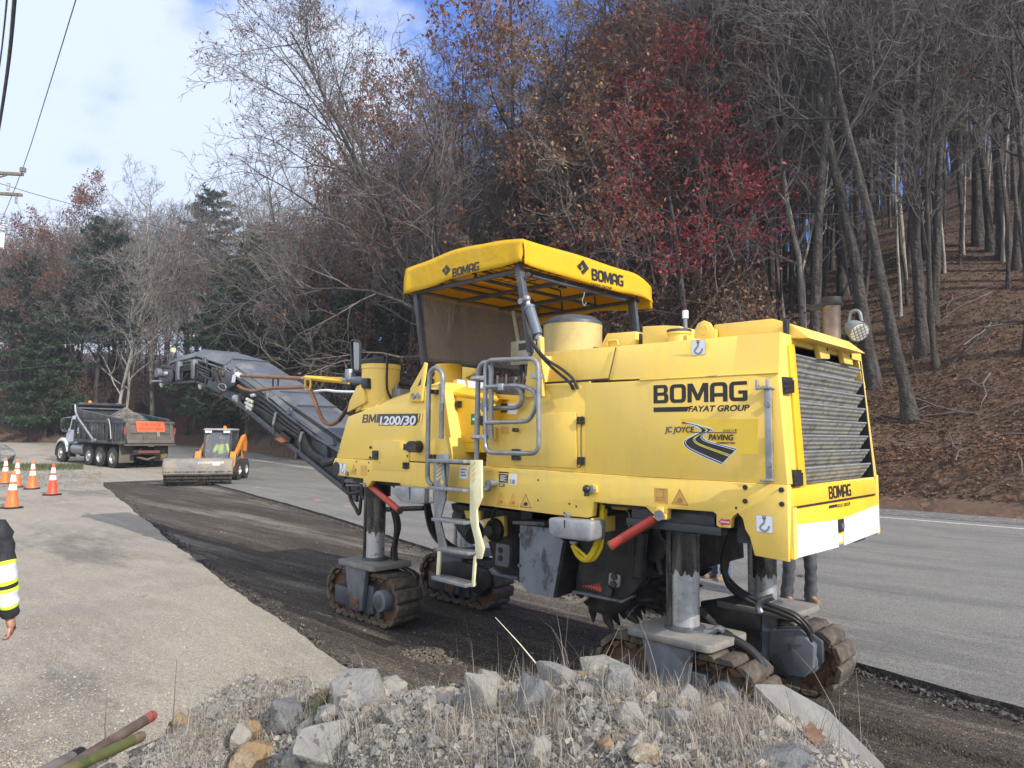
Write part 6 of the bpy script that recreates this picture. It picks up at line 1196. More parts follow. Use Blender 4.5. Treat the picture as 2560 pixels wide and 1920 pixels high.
# moldboard, drum housing, side shoe, drum and teeth
MBG = M('scuffed_blue_grey_steel', (.16, .185, .225), (.20, .225, .26), scale=3, rough=.5, dirt=(.045, .043, .042), dscale=4.2, dlo=.50, dhi=.60, damt=.85, stretch=(1, 1, .55))
ml = xz('B', 4.80, (246, 462), (560, 500), (700, 640), (688, 660), (592, 1222), (520, 1205), (330, 1168), (282, 1110), (240, 1030)); mold = MB(); mold.prism_y(ml, 4.80, 4.84)
mold_o = mold.build('side_moldboard', MBG, mm, bevel=.006)
e1, e2, e3, e4 = on_y('B', 700, 640, 4.80), on_y('B', 592, 1222, 4.80), on_y('B', 812, 1150, 5.05), on_y('B', 880, 640, 5.05)
MB().loft([e1, e2, e3, e4], [q + np.array([.02, .02, 0]) for q in (e1, e2, e3, e4)]).build('moldboard_return', DARK, mold_o)
MB().prism_y(xz('B', 4.82, (195, 420), (530, 430), (530, 470), (200, 455)), 4.78, 5.0).build('moldboard_rail', GREYL, mm, bevel=.006)
MB().prism_y(xz('B', 5.0, (262, 300), (640, 360), (640, 440), (262, 430)), 5.0, 5.1).build('drum_bulkhead', DARK, mm)
for a, b in ((257, 570), (245, 885), (635, 950)): bolt(mold_o, on_y('B', a, b, 4.80), .018, m=GREYL)
sd = xz('B', 4.95, (720, 400), (1640, 300), (1680, 420), (1560, 560), (1520, 1050), (1440, 1150), (1320, 1262), (815, 1152), (860, 900), (880, 640)); shoe = MB().prism_y(sd, 4.95, 5.0).build('side_shoe', DARK, mm, bevel=.008)
MB().prism_y(xz('B', 4.94, (815, 1140), (1320, 1245), (1435, 1190), (1440, 1215), (1325, 1275), (812, 1166)), 4.91, 4.96).build('shoe_runner', GREYL, shoe, bevel=.005)
wp = MB().prism_y([(p[0], p[1]) for p in round_poly(xz('B', 4.93, (1178, 958), (1300, 985), (1285, 1125), (1166, 1090)), .03)], 4.92, 4.95).build('wear_plate', GALV, shoe, bevel=.005)
for a, b in ((1228, 1000), (1222, 1078)): bolt(wp, on_y('B', a, b, 4.92), .03, m=DARK, h=.016)
bolt(shoe, on_y('B', 1180, 1150, 4.94), .045, m=DARK, h=.03)
for k in range(7): side_poly('B', [(900 + 28 * k, 1095 - k * 4), (912 + 28 * k, 1097 - k * 4), (912 + 28 * k, 1110 + k * 9), (900 + 28 * k, 1107 + k * 9)], REDP, shoe, 'depth_scale', 4.9485)
side_poly('B', [(930, 1092), (1096, 1110), (1096, 1160), (1060, 1150)], REDP, shoe, 'depth_scale', 4.9487)
for pts, r in (([(1520, 540), (1480, 1000)], .05), ([(1430, 600), (1420, 1020)], .02), ([(1570, 560), (1525, 960), (1500, 970)], .014)): MB().tube(path('B', 4.9, pts), r, 12).build('shoe_cylinder' if r > .03 else 'hydraulic_hose', DARK, mm)
MB().tube(smooth_pts(path('B', 4.95, [(1690, 420), (1700, 560), (1780, 680), (1740, 760), (1690, 840), (1720, 980)]), 6), .022, 8).build('hydraulic_hose', BLK, mm)
MB().tube(smooth_pts(path('B', 4.9, [(1330, 290), (1380, 350), (1385, 430), (1380, 490)]), 5), .008, 6).build('chain', GALV, mm)
MB().prism_y(xz('B', 4.9, (1190, 250), (1400, 262), (1398, 300), (1370, 312), (1240, 300), (1225, 270)), 4.85, 4.95).build('yellow_bracket', YEL, mm, bevel=.005)
MB().box(-4.5, -3.0, 5.0, 6.2, 1.02, 1.5).build('drum_hood', DARK, mm, bevel=.02)
MB().loft([(-3.0, 5.0, 1.5), (-2.96, 5.0, 1.5), (-2.93, 5.0, .95), (-2.97, 5.0, .95)], [(-3.0, 6.2, 1.5), (-2.96, 6.2, 1.5), (-2.93, 6.2, .95), (-2.97, 6.2, .95)]).build('rear_scraper', DARK, mm)
MB().loft([(-2.95, 5.0, 1.3), (-2.2, 5.0, 1.36), (-2.2, 5.0, 1.46), (-2.95, 5.0, 1.46)], [(-2.95, 6.2, 1.3), (-2.2, 6.2, 1.36), (-2.2, 6.2, 1.46), (-2.95, 6.2, 1.46)]).build('belly_plate', DARK, mm)
dx, dz, dr = -3.70, .86, .36
drum = MB().lathe([(.001, 5.03), (dr - .06, 5.03), (dr, 5.06), (dr, 6.16), (.001, 6.18)], (dx, 0, dz), 'y', 36).build('milling_drum', DARK, mm)
rt_ = random.Random(3)
for k in range(72):
    yy = 5.05 + 1.1 * k / 71; a = 2.39996 * k + rt_.uniform(-.1, .1); ca, sa = math.cos(a), math.sin(a); base = Vector((dx + (dr - .01) * ca, yy, dz + (dr - .01) * sa)); o_ = Vector((ca, 0, sa)); t_ = Vector((-sa, 0, ca)); d_ = (o_ * .8 + t_ * .6 + Vector((0, rt_.uniform(-.2, .2), 0))).normalized()
    MB().tube([base, base + o_ * .06, base + o_ * .06 + d_ * .05, base + o_ * .06 + d_ * .11], [.05, .042, .028, .006], 7).build('drum_tooth', DARK, drum)
MB().tube(smooth_pts(path('B', 4.96, [(650, 1212), (740, 1265), (840, 1270), (900, 1245), (950, 1208)]), 5), .018, 6).build('drum_guard_strip', M('pale_rope', (.42, .38, .28), rough=.8), mm)
# corrugated yellow hose
pts = smooth_pts(path('B', 4.62, [(1105, 235), (1100, 380), (1085, 520), (1045, 660), (985, 780), (920, 822), (850, 770), (800, 672)]), 24); cr_ = [.027 if i % 3 else .020 for i in range(len(pts))]
MB().tube(pts, cr_, 12).build('corrugated_hose', HOSEY, mm, ang=20)
MB().tube(smooth_pts(path('B', 4.66, [(1135, 300), (1125, 430), (1105, 560), (1085, 700), (1020, 810), (950, 835)]), 10), .018, 8).build('corrugated_hose', HOSEY, mm)
MB().tube(path('B', 4.60, [(800, 672), (945, 800)]), .012, 6).build('air_line', HOSEY, mm)
# rear hose bundles
for k in range(6):
    MB().tube(smooth_pts([on_y(4, a + 10 * k * (1 if i < 3 else .4), b + (4 * k if i < 3 else (-26, 6, -12, 22, -34, 14)[k] * (1 + .25 * math.sin(i * 1.3 + k))), 5.3 + .05 * k + .04 * i) for i, (a, b) in enumerate([(1085, 235), (1060, 330), (1025, 470), (1045, 620), (1130, 720), (1290, 815), (1440, 870), (1600, 940), (1690, 1020), (1725, 1090)])], 6), .014, 8).build('hydraulic_hose', BLK, mm)
for k in range(3): MB().tube(smooth_pts(path(4, 5.35 + .05 * k, [(850 + 12 * k, 860), (900 + 12 * k, 930), (980 + 12 * k, 1005)]), 5), .02, 8).build('hydraulic_hose', BLK, mm)
for k in range(2): MB().tube(smooth_pts(path(4, 4.9 + .07 * k, [(1010, 1040 - 10 * k), (1090, 1085 - 8 * k), (1190, 1140), (1270, 1200), (1340, 1290), (1360, 1360)]), 5), .033, 10).build('hydraulic_hose', BLK, mm)
for pts in ([(890, 1050), (960, 1035), (1000, 1012), (1040, 1030)], [(945, 1090), (985, 1110)]): MB().tube(smooth_pts(path(4, 4.85, pts), 5), .024, 8).build('hose_fitting', GALV, mm)
MB().tube(smooth_pts(path(4, 5.45, [(1330, 890), (1315, 840), (1345, 795), (1400, 775), (1440, 762)]), 5), .026, 8).build('hose_clamp_hook', GALV, mm)

# ================================================================== conveyor
yn, yf, yr0, yr1 = 5.08, 5.96, 5.20, 5.86
conv = MB()
for y0, y1 in ((yn, yn + .05), (yf - .05, yf)):
    lo = [(1760, 1575), (1240, 1152), (780, 772), (600, 642)]; up = [(640, 598), (800, 732), (1240, 1104), (1760, 1520)]
    conv.prism_y(xz(5, yn, *(lo + up)), y0, y1)
conveyor = conv.build('conveyor', GREY, mm, bevel=.006)
for y0, y1 in ((yn + .04, yn + .06), (yf - .06, yf - .04)): MB().prism_y(xz(5, yn, (1760, 1522), (1240, 1106), (800, 734), (700, 560), (760, 490), (1400, 1000), (1700, 1190), (1760, 1250)), y0, y1).build('conveyor_side_sheet', DARK, conveyor)
for y0, y1 in ((yn - .015, yn + .04), (yf - .04, yf + .01)): MB().prism_y(xz(5, yn, (740, 486), (900, 603), (1400, 988), (1700, 1165), (1700, 1192), (1400, 1016), (900, 630), (735, 512)), y0, y1).build('conveyor_rail', GREYL, conveyor, bevel=.004)
MB().prism_y(xz(5, yn, (230, 420), (440, 330), (690, 400), (1170, 740), (1720, 1130), (1760, 1240), (1400, 985), (900, 600), (700, 470), (440, 390), (250, 450)), yn + .06, yf - .06).build('conveyor_belt', BLK, conveyor)
for k in range(9):                                  # upright ribs in the gap under the hood
    t = k / 8; a = (445 + (1640 - 445) * t, 0)
xs5 = [(450, 320, 366), (625, 395, 440), (700, 420, 470), (985, 630, 690), (1180, 760, 815), (1560, 1020, 1080)]
for x, yt, yb_ in xs5: MB().prism_y(xz(5, yn - .01, (x - 6, yt), (x + 8, yt), (x + 14, yb_), (x - 16, yb_)), yn - .02, yn + .02).build('conveyor_rib', GREYL, conveyor)
ridge = [(440, 262), (690, 338), (1110, 622), (1255, 742), (1700, 1050)]
RZ = [on_y(5, a, b, yr0) for a, b in ridge]
tipp = on_y(5, 212, 322, yr0)
def hood_sheet(p, q, lift, name):
    mb = MB(); d = Vector((q[0] - p[0], 0, q[2] - p[2])).normalized(); nrm = Vector((-d.z, 0, d.x)); nrm = nrm if nrm.z > 0 else -nrm
    secs = []
    for e in (p, q):
        e = Vector([float(t) for t in e]) + nrm * lift; dn = nrm * -.115
        secs.append([(e.x + dn.x, yn, e.z + dn.z), (e.x, yr0, e.z), (e.x, yr1, e.z), (e.x + dn.x, yf, e.z + dn.z)])
    vs = secs[0] + secs[1]; th = nrm * .012; vs2 = [(v[0] - th.x, v[1], v[2] - th.z) for v in vs]
    mb.add(vs + vs2, [(0, 1, 5, 4), (1, 2, 6, 5), (2, 3, 7, 6), (8, 12, 13, 9), (9, 13, 14, 10), (10, 14, 15, 11), (0, 4, 12, 8), (3, 11, 15, 7), (0, 8, 9, 1), (1, 9, 10, 2), (2, 10, 11, 3), (4, 5, 13, 12), (5, 6, 14, 13), (6, 7, 15, 14)])
    return mb.build(name, CONVT, conveyor, bevel=.004)
hood_sheet(tipp, RZ[0], 0, 'conveyor_hood'); hood_sheet(RZ[0], RZ[1], .012, 'conveyor_hood'); hood_sheet(RZ[1], RZ[2], .0, 'conveyor_hood'); hood_sheet(RZ[2], RZ[3], .004, 'conveyor_hood'); hood_sheet(RZ[3], RZ[4], -.004, 'conveyor_hood')
for p in RZ[:4]: MB().tube([(p[0], yr0, p[2] + .012), (p[0], yr1, p[2] + .012)], .012, 6).build('hood_seam', GREY, conveyor)
# folding head: truss, drive drum, guides
def dbar(pts, w=.035, m=GREYL, name='head_bar', y=None):
    for yy in ((yn - .01, yf - .02) if y is None else (y,)): MB().tube(path('D', yn, pts) if yy < 5.5 else [q + np.array([0, yf - yn, 0]) for q in path('D', yn, pts)], w / 2, 6).build(name, m, conveyor)
hb = MB()
for y0, y1 in ((yn, yn + .05), (yf - .05, yf)): hb.prism_y(xz('D', yn, (180, 770), (175, 745), (690, 705), (910, 785), (1130, 915), (1110, 935), (900, 815), (690, 738)), y0, y1)
hb.build('head_beam', GREY, conveyor, bevel=.004)
for pts in ([(300, 490), (450, 430), (690, 382), (740, 385), (1190, 545), (1330, 640)], [(395, 480), (388, 735)], [(470, 440), (455, 735)], [(715, 385), (695, 750)], [(888, 390), (848, 815)]): dbar(pts)
for pts in ([(480, 700), (580, 590)], [(700, 700), (790, 640)], [(300, 490), (220, 520)]): dbar(pts, .025, GREY)
MB().prism_y(xz('D', yn, (330, 500), (700, 400), (900, 500), (980, 700), (700, 690), (400, 700)), yn + .1, yf - .1).build('head_belt', BLK, conveyor)
gp = MB().prism_y(xz('D', yn, (930, 705), (985, 500), (1190, 560), (1335, 640), (1330, 790), (1195, 870), (1090, 905), (905, 800)), yn - .035, yn - .012).build('gusset_plate', GREY, conveyor, bevel=.005)
MB().prism_y(xz('D', yn, (905, 800), (930, 720), (1090, 905)), yf + .0, yf + .02).build('gusset_plate', GREY, conveyor)
q = on_y('D', 1130, 605, yn - .036); MB().lathe([(.05, -.03), (.055, -.02), (.055, .0)], q, 'y', 16).build('pivot_pin', RUST, gp); q = on_y('D', 1035, 535, yn - .036); MB().lathe([(.035, -.02), (.035, .0)], q, 'y', 14).build('pivot_pin', RUST, gp)
side_poly('D', [(1285, 620), (1340, 610), (1325, 738), (1265, 742)], STK, gp, 'white_label', yn - .0365)
mt_ = MB(); q = on_y('D', 150, 600, yn - .02); mt_.tube([q, q + np.array([0, .98, 0])], .14, 20); q2 = on_y('D', 115, 590, yn - .1); mt_.tube([q2 + np.array([0, -.06, 0]), q2 + np.array([0, .2, 0])], .09, 16); mt_.build('drive_drum', GREYL, conveyor)
MB().prism_y(xz('D', yn, (205, 530), (380, 540), (370, 735), (210, 735)), yn - .06, yn + .02).build('motor_mount', GREY, conveyor, bevel=.006); q = on_y('D', 330, 640, yn - .062); MB().lathe([(.05, -.004), (.06, 0), (.06, .01)], q, 'y', 16).build('mount_hole', INK, conveyor)
q = on_y('D', 240, 600, yn - .065); MB().lathe([(.03, -.06), (.045, -.05), (.045, 0)], q, 'y', 14).build('bearing', ALU, conveyor)
MB().tube(path('D', yn - .02, [(5, 720), (230, 718)]), .02, 8).build('sensor_rod', ALU, conveyor)
for pts in ([(245, 488), (320, 240), (362, 240), (345, 470), (330, 300)], ): MB().prism_y(xz('D', yn + .05, (245, 488), (312, 250), (335, 300), (290, 485)), yn + .04, yn + .08).build('head_stay', GREYL, conveyor); MB().prism_y(xz('D', yn + .05, (318, 250), (362, 250), (350, 470), (322, 470)), yn + .1, yn + .16).build('head_stay', GREYL, conveyor)
q = on_y('D', 338, 248, yn + .12); MB().tube([q + np.array([0, 0, -.03]), q + np.array([0, 0, .07])], .05, 12).build('stay_cap', M('cream_cap', (.6, .5, .3), rough=.6), conveyor)
for a, b in ((155, 775), (775, 800)): q = on_y('D', a, b, yn + .1); MB().lathe([(.04, .03), (.045, -.0), (.02, -.05), (.001, -.055)], q, 'z', 12).build('head_lamp', LENS, conveyor)
# conveyor hoses, clamps, fittings, small boxes
def chose(s, pts, r=.024, y=None, m=BLK, name='hydraulic_hose'): return MB().tube(smooth_pts(path(s, yn - .05 if y is None else y, pts), 5), r, 8).build(name, m, conveyor)
for k in range(3): chose('D', [(130, 520 + 4 * k), (160, 490 + 6 * k), (320, 505 + 10 * k), (430, 500 + 32 * k), (540, 478 + 34 * k), (680, 450 + 36 * k), (800, 490 + 45 * k), (930, 550 + 40 * k)], .02)
chose('D', [(120, 520), (160, 480), (260, 490), (360, 540)], .022); chose('D', [(960, 540), (1000, 640), (1060, 760), (1140, 870), (1250, 945), (1360, 985)], .034); chose('D', [(1010, 580), (1060, 690), (1100, 790), (1180, 870), (1300, 930), (1500, 1000)], .034); chose('D', [(750, 560), (850, 640), (990, 700)], .03)
MB().tube([q for q in smooth_pts(path('D', yn - .1, [(1060, 800), (1080, 765), (1150, 770), (1180, 820), (1165, 865), (1100, 850)]), 5, True)], .008, 6, closed=True).build('hose_strap', ALU, conveyor)
for k in range(3): chose(5, [(880, 660 + 36 * k), (960, 700 + 42 * k), (1060, 780 + 34 * k), (1080, 800 + 38 * k), (1180, 880 + 36 * k), (1290, 960 + 32 * k)], .024)
for k in range(2): chose(5, [(1310, 985 + 6 * k), (1340, 1060 + 10 * k), (1390, 1140 + 14 * k), (1480, 1195 + 10 * k), (1560, 1215)], .03)
chose(5, [(1480, 1240), (1530, 1230), (1600, 1205)], .05, m=DARK)
for a, b, c_, d in ((1075, 800, 1052, 900), (1300, 968, 1280, 1050), (0, 0, 0, 0)):
    if a: p0, p1 = on_y(5, a, b, yn - .08), on_y(5, c_, d, yn - .08); MB().tube([p0, p1], .026, 6).build('hose_clamp', ALU, conveyor); p2 = on_y(5, c_ + 4, d + 80, yn - .04); MB().tube([p1, p2], .022, 6).build('clamp_post', GREYL, conveyor)
for a, b in ((430, 530), (672, 505)): q = on_y('D', a, b, yn - .06); MB().box(q[0] - .05, q[0] + .05, yn - .1, yn - .01, q[2] - .20, q[2] + .14).build('hose_clamp', GREYL, conveyor, bevel=.006)
for (a, b), (c_, d) in (((1515, 1005), (1610, 1050)), ((1500, 1065), (1600, 1115)), ((1510, 1120), (1580, 1165)), ((1545, 1040), (1525, 1170)), ((1590, 950), (1640, 940))): MB().tube([on_y('D', a, b, yn - .1), on_y('D', c_, d, yn - .1)], .026, 8).build('hose_fitting', M('pale_fitting', (.55, .55, .48), rough=.4), conveyor)
MB().tube([on_y('D', 1325, 990, yn - .1), on_y('D', 1375, 1000, yn - .1)], .055, 12).build('hose_clamp', ALU, conveyor)
wb = MB().prism_y(xz(5, yn, (1120, 955), (1205, 1020), (1190, 1070), (1110, 1000)), yn - .01, yn + .05).build('valve_window', INK, conveyor); MB().prism_y(xz(5, yn, (1090, 1025), (1150, 1015), (1185, 1050), (1150, 1062)), yn - .06, yn).build('orange_handle', M('orange_brown', (.42, .14, .05), rough=.6), conveyor)
vg = MB()
for k in range(9): t = k / 8; vg.prism_y(xz(5, yn, (1390 + 4 * t, 1030 + 118 * t), (1515 - 2 * t, 1098 + 95 * t), (1515 - 2 * t, 1103 + 95 * t), (1390 + 4 * t, 1036 + 118 * t)), yn - .005, yn + .045)
vg.build('vent_grille', GREYL, conveyor); MB().prism_y(xz(5, yn, (1250, 1145), (1262, 1150), (1258, 1200), (1238, 1190)), yn - .02, yn + .06).build('support_lug', GREY, conveyor)
# long guide rod and hanging hoses between nose and conveyor
gr_ = MB().tube(path(5, 5.0, [(745, 480), (1300, 505)]), .028, 10).build('guide_rod', COPPER, mm)
yb_ = MB(); yb_.tube(path(5, 4.98, [(1325, 495), (1645, 528)]), .018, 8); yb_.tube(path(5, 5.04, [(1325, 490), (1645, 508)]), .018, 8); yb_.tube(path(5, 5.06, [(1400, 515), (1700, 545)]), .016, 8); yb_.tube(round_poly(path(5, 4.98, [(1325, 510), (1372, 510), (1368, 600), (1325, 598)]), .03), .014, 8, closed=True); yb_.build('yellow_guide_bar', YELI, mm)
MB().tube(path(5, 5.0, [(1640, 518), (1740, 525)]), .03, 10).build('rod_joint', ALU, mm); MB().tube(path(5, 5.0, [(1745, 522), (1870, 526)]), .055, 14).build('rod_cylinder', M('blue_grey_paint', (.1, .12, .15)), mm); MB().tube(path(5, 5.0, [(1290, 507), (1330, 500)]), .026, 8).build('rod_joint', ALU, mm)
MB().tube(path(5, 5.0, [(735, 470), (770, 485)]), .04, 8).build('rod_joint', STK, mm)
MB().tube(smooth_pts(path(5, 4.99, [(745, 568), (800, 598), (880, 612), (960, 600), (1060, 588), (1200, 584), (1325, 580), (1365, 605), (1400, 680), (1430, 765), (1465, 845), (1500, 888), (1555, 902), (1620, 865)]), 6), .027, 8).build('brown_hose', COPPER, mm)
MB().tube(smooth_pts(path(5, 4.97, [(1620, 865), (1665, 800), (1710, 725), (1760, 650), (1800, 585)]), 6), .026, 8).build('brown_hose', M('dark_brown_hose', (.06, .04, .03), rough=.5), mm)
for pts in ([(1045, 505), (1045, 585)], [(1090, 510), (1088, 585)]): MB().tube(path(5, 5.0, pts), .012, 6).build('rod_hanger', DARK, mm)
MB().tube(smooth_pts(path(5, 5.9, [(1400, 618), (1500, 608), (1600, 618), (1755, 622)]), 5), .02, 8).build('white_hose', STK, mm)
# ================================================================== FOREGROUND MOUND
MC = np.array([(-200, 2150, 4.4), (60, 2040, 4.3), (300, 1925, 4.2), (420, 1835, 4.3), (520, 1745, 4.6), (620, 1695, 4.7), (760, 1700, 4.5), (880, 1735, 4.1), (1000, 1735, 3.9), (1150, 1715, 3.8), (1270, 1705, 3.7), (1400, 1690, 3.6), (1540, 1690, 3.5), (1700, 1742, 3.4), (1805, 1762, 3.4), (1900, 1770, 3.4), (2000, 1800, 3.5), (2100, 1865, 3.6), (2200, 1925, 3.7), (2330, 2060, 3.75), (2450, 2210, 3.8)], float)
def m_crest(px): return np.interp(px, MC[:, 0], MC[:, 1]), np.interp(px, MC[:, 0], MC[:, 2])
def m_pt(px, v):                                   # v = 0 front of the visible slope, 1 = crest
    cy, dc = m_crest(px); pc = at_depth('n', px, cy, dc); fr = max(cy + 120, 1925); pb = at_depth('n', px, fr, dc - .9); p = pb + (pc - pb) * v; p[2] += .05 * math.sin(PI * min(max(v, 0), 1)) + .014 * math.sin(13 * p[0] + 5 * p[1]) * math.sin(11 * p[1] - 3 * p[0]); return p
def m_px(px, py): 
    cy, dc = m_crest(px); fr = max(cy + 120, 1925); v = (fr - py) / (fr - cy); v = v * .92 if v < 1 else v; return m_pt(px, min(v, 1.05))
rows = []
for px in np.linspace(-200, 2450, 150):
    cy, dc = m_crest(px); pc = m_pt(px, 1.0); pb = m_pt(px, 0.0); h = Vector((pc[0], pc[1], 0)).normalized(); gl = lambda d, z: (float(pc[0] + h.x * d), float(pc[1] + h.y * d), float(z))
    near = at_depth('n', px, 1920, .9); row = [(float(near[0]), float(near[1]), float(min(pb[2] * .7, .45))), tuple(map(float, (pb + near) / 2 * np.array([1, 1, 0]) + np.array([0, 0, pb[2] * .9])))]
    row += [tuple(map(float, m_pt(px, v))) for v in np.linspace(0, 1, 16)] + [gl(.12, pc[2] - .05), gl(.3, pc[2] * .55 - .02), gl(.55, -.16)]
    rows.append(row)
EARTH = ground_mat('gravelly_earth', (.15, .138, .118), (.11, .10, .088), (.19, .178, .155), (.32, .30, .28), (1, 1, 1), bump=1, pebble=48, pb_amt=.6)
tag(sheet('gravel_mound', rows, EARTH), kind='structure')
def rock_geo(seed, n=16, sc=(1, 1, 1), flatness=1.0, detail=3):
    r = np.random.default_rng(seed); P = r.normal(0, 1, (n, 3)); P /= np.linalg.norm(P, axis=1)[:, None]; P *= r.uniform(.75, 1.1, (n, 1)); P *= np.array(sc); bm = bmesh.new()
    for p in P: bm.verts.new(p)
    bmesh.ops.convex_hull(bm, input=bm.verts); bmesh.ops.delete(bm, geom=[v for v in bm.verts if not v.link_faces], context='VERTS')
    if detail:
        bmesh.ops.dissolve_limit(bm, angle_limit=.18, verts=bm.verts, edges=bm.edges); bmesh.ops.bevel(bm, geom=list(bm.edges), offset=.07, segments=2, affect='EDGES', clamp_overlap=True, profile=.6); bmesh.ops.triangulate(bm, faces=bm.faces)
        bmesh.ops.subdivide_edges(bm, edges=[e for e in bm.edges if e.calc_length() > .25], cuts=detail, use_grid_fill=True); bm.normal_update()
        from mathutils import noise as mn
        for v in bm.verts: p = v.co; v.co = p + v.normal * (.05 * mn.noise(p * 2.2 + Vector((seed, 0, 0))) + .028 * mn.noise(p * 6 + Vector((0, seed, 0))) + .012 * mn.noise(p * 15))
    return bm
def rock_mat(name, c1, c2, c3, dirt): return M(name, c1, c2, scale=5, lo=.35, hi=.65, rough=.85, dirt=c3, dscale=4, dlo=.52, dhi=.66, damt=.85, bump=.7, bscale=28, speck=dirt, spscale=26, sphi=.63)
RKG = rock_mat('grey_rock', (.215, .208, .195), (.15, .147, .142), (.30, .28, .245), (.10, .095, .088)); RKW = rock_mat('pale_rock', (.26, .245, .212), (.19, .182, .163), (.33, .305, .255), (.16, .155, .145)); RKO = rock_mat('orange_rock', (.25, .165, .085), (.20, .145, .09), (.28, .24, .18), (.14, .095, .055)); RKD = rock_mat('dark_grey_rock', (.145, .148, .152), (.10, .103, .107), (.24, .235, .22), (.065, .065, .065)); RKT = rock_mat('tan_rock', (.28, .225, .15), (.21, .18, .13), (.34, .30, .24), (.15, .12, .085))
def rock(px, py, w, h, m, label, seed, tilt=0.0, lift=0.0):
    p = m_px(px, py + h * .25); dep = float((p - CAM).dot(FW)); a, b = w / F * dep * .54, h / F * dep * .54; bm = rock_geo(seed, 15, (1, 1, 1)); me = bpy.data.meshes.new('rock'); bm.to_mesh(me); bm.free(); me.materials.append(m)
    me.polygons.foreach_set('use_smooth', [True] * len(me.polygons)); me.set_sharp_from_angle(angle=math.radians(38)); rx = np.ptp(np.array([v.co[:] for v in me.vertices]), axis=0) / 2
    R_ = Matrix(((RT.x, FWH.x, 0), (RT.y, FWH.y, 0), (0, 0, 1))); S = Matrix.Diagonal((a / rx[0], (a * .6 + b * .5) / rx[1], b * 1.12 / rx[2])); me.transform((R_ @ Matrix.Rotation(tilt, 3, 'Y') @ S @ Matrix.Rotation(seed * .7, 3, 'Z')).to_4x4())
    o = bpy.data.objects.new('rock', me); COL.objects.link(o); o.location = Vector(tuple(p)) + Vector((0, 0, b * .38 + lift)); return tag(o, label, 'rock')
RK = [(897, 1751, 138, 84, RKG, 'broad flat grey rock on the crest above the bright green weed', 1, .2), (983, 1722, 76, 46, RKW, 'small pale rock leaning behind the broad flat grey rock', 2, 0), (1218, 1704, 100, 52, RKW, 'rounded pale rock at the crest left of the tall grey pair', 3, 0), (1196, 1776, 110, 106, RKW, 'blocky white rock with a rusty foot just below the crest', 4, .3), (1309, 1783, 106, 114, RKD, 'tall dark grey slanted rock right of the blocky white rock', 5, -.3), (1374, 1702, 108, 64, RKG, 'wide grey rock on the crest above the slanted dark rock', 6, .15),
      (834, 1880, 138, 104, RKG, 'large smooth slanting grey rock at the bottom below the green weed', 7, .4), (834, 1808, 74, 50, RKG, 'small grey rock resting on top of the large slanting rock', 8, 0), (640, 1889, 126, 84, RKO, 'big rust brown rock at the bottom left of the mound', 9, -.4), (598, 1865, 52, 72, RKW, 'white upright rock wedged against the rust brown rock', 10, 0), (638, 1846, 50, 34, RKO, 'orange rock wedged between white rock and rust brown rock', 11, 0), (744, 1898, 72, 62, RKW, 'white rock at the bottom left of the large slanting rock', 12, .5),
      (809, 1758, 34, 46, RKO, 'small upright orange rock left of the broad flat grey rock', 13, 0), (716, 1818, 88, 72, RKD, 'dark grey rock half buried left of the green weed', 14, .2), (728, 1768, 60, 40, RKG, 'small grey rock at the foot of the gravel heap', 15, 0), (1340, 1892, 70, 74, RKW, 'white wedge shaped rock at the bottom below the dark slanted rock', 16, .2), (988, 1812, 52, 52, RKG, 'grey rock sitting in pebbles right of the large slanting rock', 17, 0), (448, 1824, 48, 42, RKO, 'orange tinted rock near the red tipped pole', 18, 0), (770, 1846, 52, 46, RKG, 'small grey rock tucked left of the large slanting rock', 19, 0),
      (1505, 1662, 138, 68, RKW, 'long pale rock with an orange end next to the near rear track', 20, -.15), (1453, 1684, 36, 32, RKO, 'small orange rock under the long pale rock', 21, 0), (1545, 1730, 80, 94, RKG, 'upright grey wedge rock amid dry stems below the long pale rock', 22, .35), (1713, 1772, 90, 56, RKG, 'flat slanting grey rock half hidden in dry grass at right', 23, .4), (1588, 1826, 92, 70, RKW, 'cracked pale rock left of its darker twin in the lower middle right', 24, 0), (1690, 1830, 90, 56, RKG, 'grey banded rock right of the cracked pale rock', 25, 0), (1607, 1900, 90, 50, RKT, 'tan block rock at the bottom below the cracked pale rock', 26, 0),
      (1932, 1900, 172, 66, RKD, 'broad dark grey rock at the bottom beside the big brown leaf', 27, 0), (1460, 1760, 56, 36, RKG, 'small grey rock left of the upright wedge rock', 28, .2), (1520, 1880, 46, 34, RKO, 'small orange brown rock left of the tan block rock', 29, 0), (1362, 1742, 46, 34, RKT, 'small tan rock under the wide grey crest rock', 30, 0), (1090, 1880, 60, 40, RKG, 'low grey rock among pebbles at the bottom centre', 31, 0), (1075, 1800, 40, 34, RKW, 'little pale rock in the pebbly patch at the mound centre', 32, 0), (540, 1800, 44, 34, RKG, 'little grey rock on the left gravel slope', 33, 0)]
for q in RK: rock(*q)
bo = rock_geo(77, 20); me = bpy.data.meshes.new('boulder'); bo.to_mesh(me); bo.free(); p = on_z('n', 8, 1160, .28); me.materials.append(M('streaked_dark_boulder', (.20, .195, .18), (.09, .088, .085), scale=2.2, rough=.9, stretch=(1, 1, 3), dirt=(.30, .29, .27), dscale=2.4, bump=.6)); me.transform(Matrix.Diagonal((.85, .8, .62, 1))); o = bpy.data.objects.new('boulder', me); COL.objects.link(o); o.location = (float(p[0]), float(p[1]), .28 + .40); tag(o, 'dark streaked boulder on the grass at the left edge behind the cones', 'boulder')
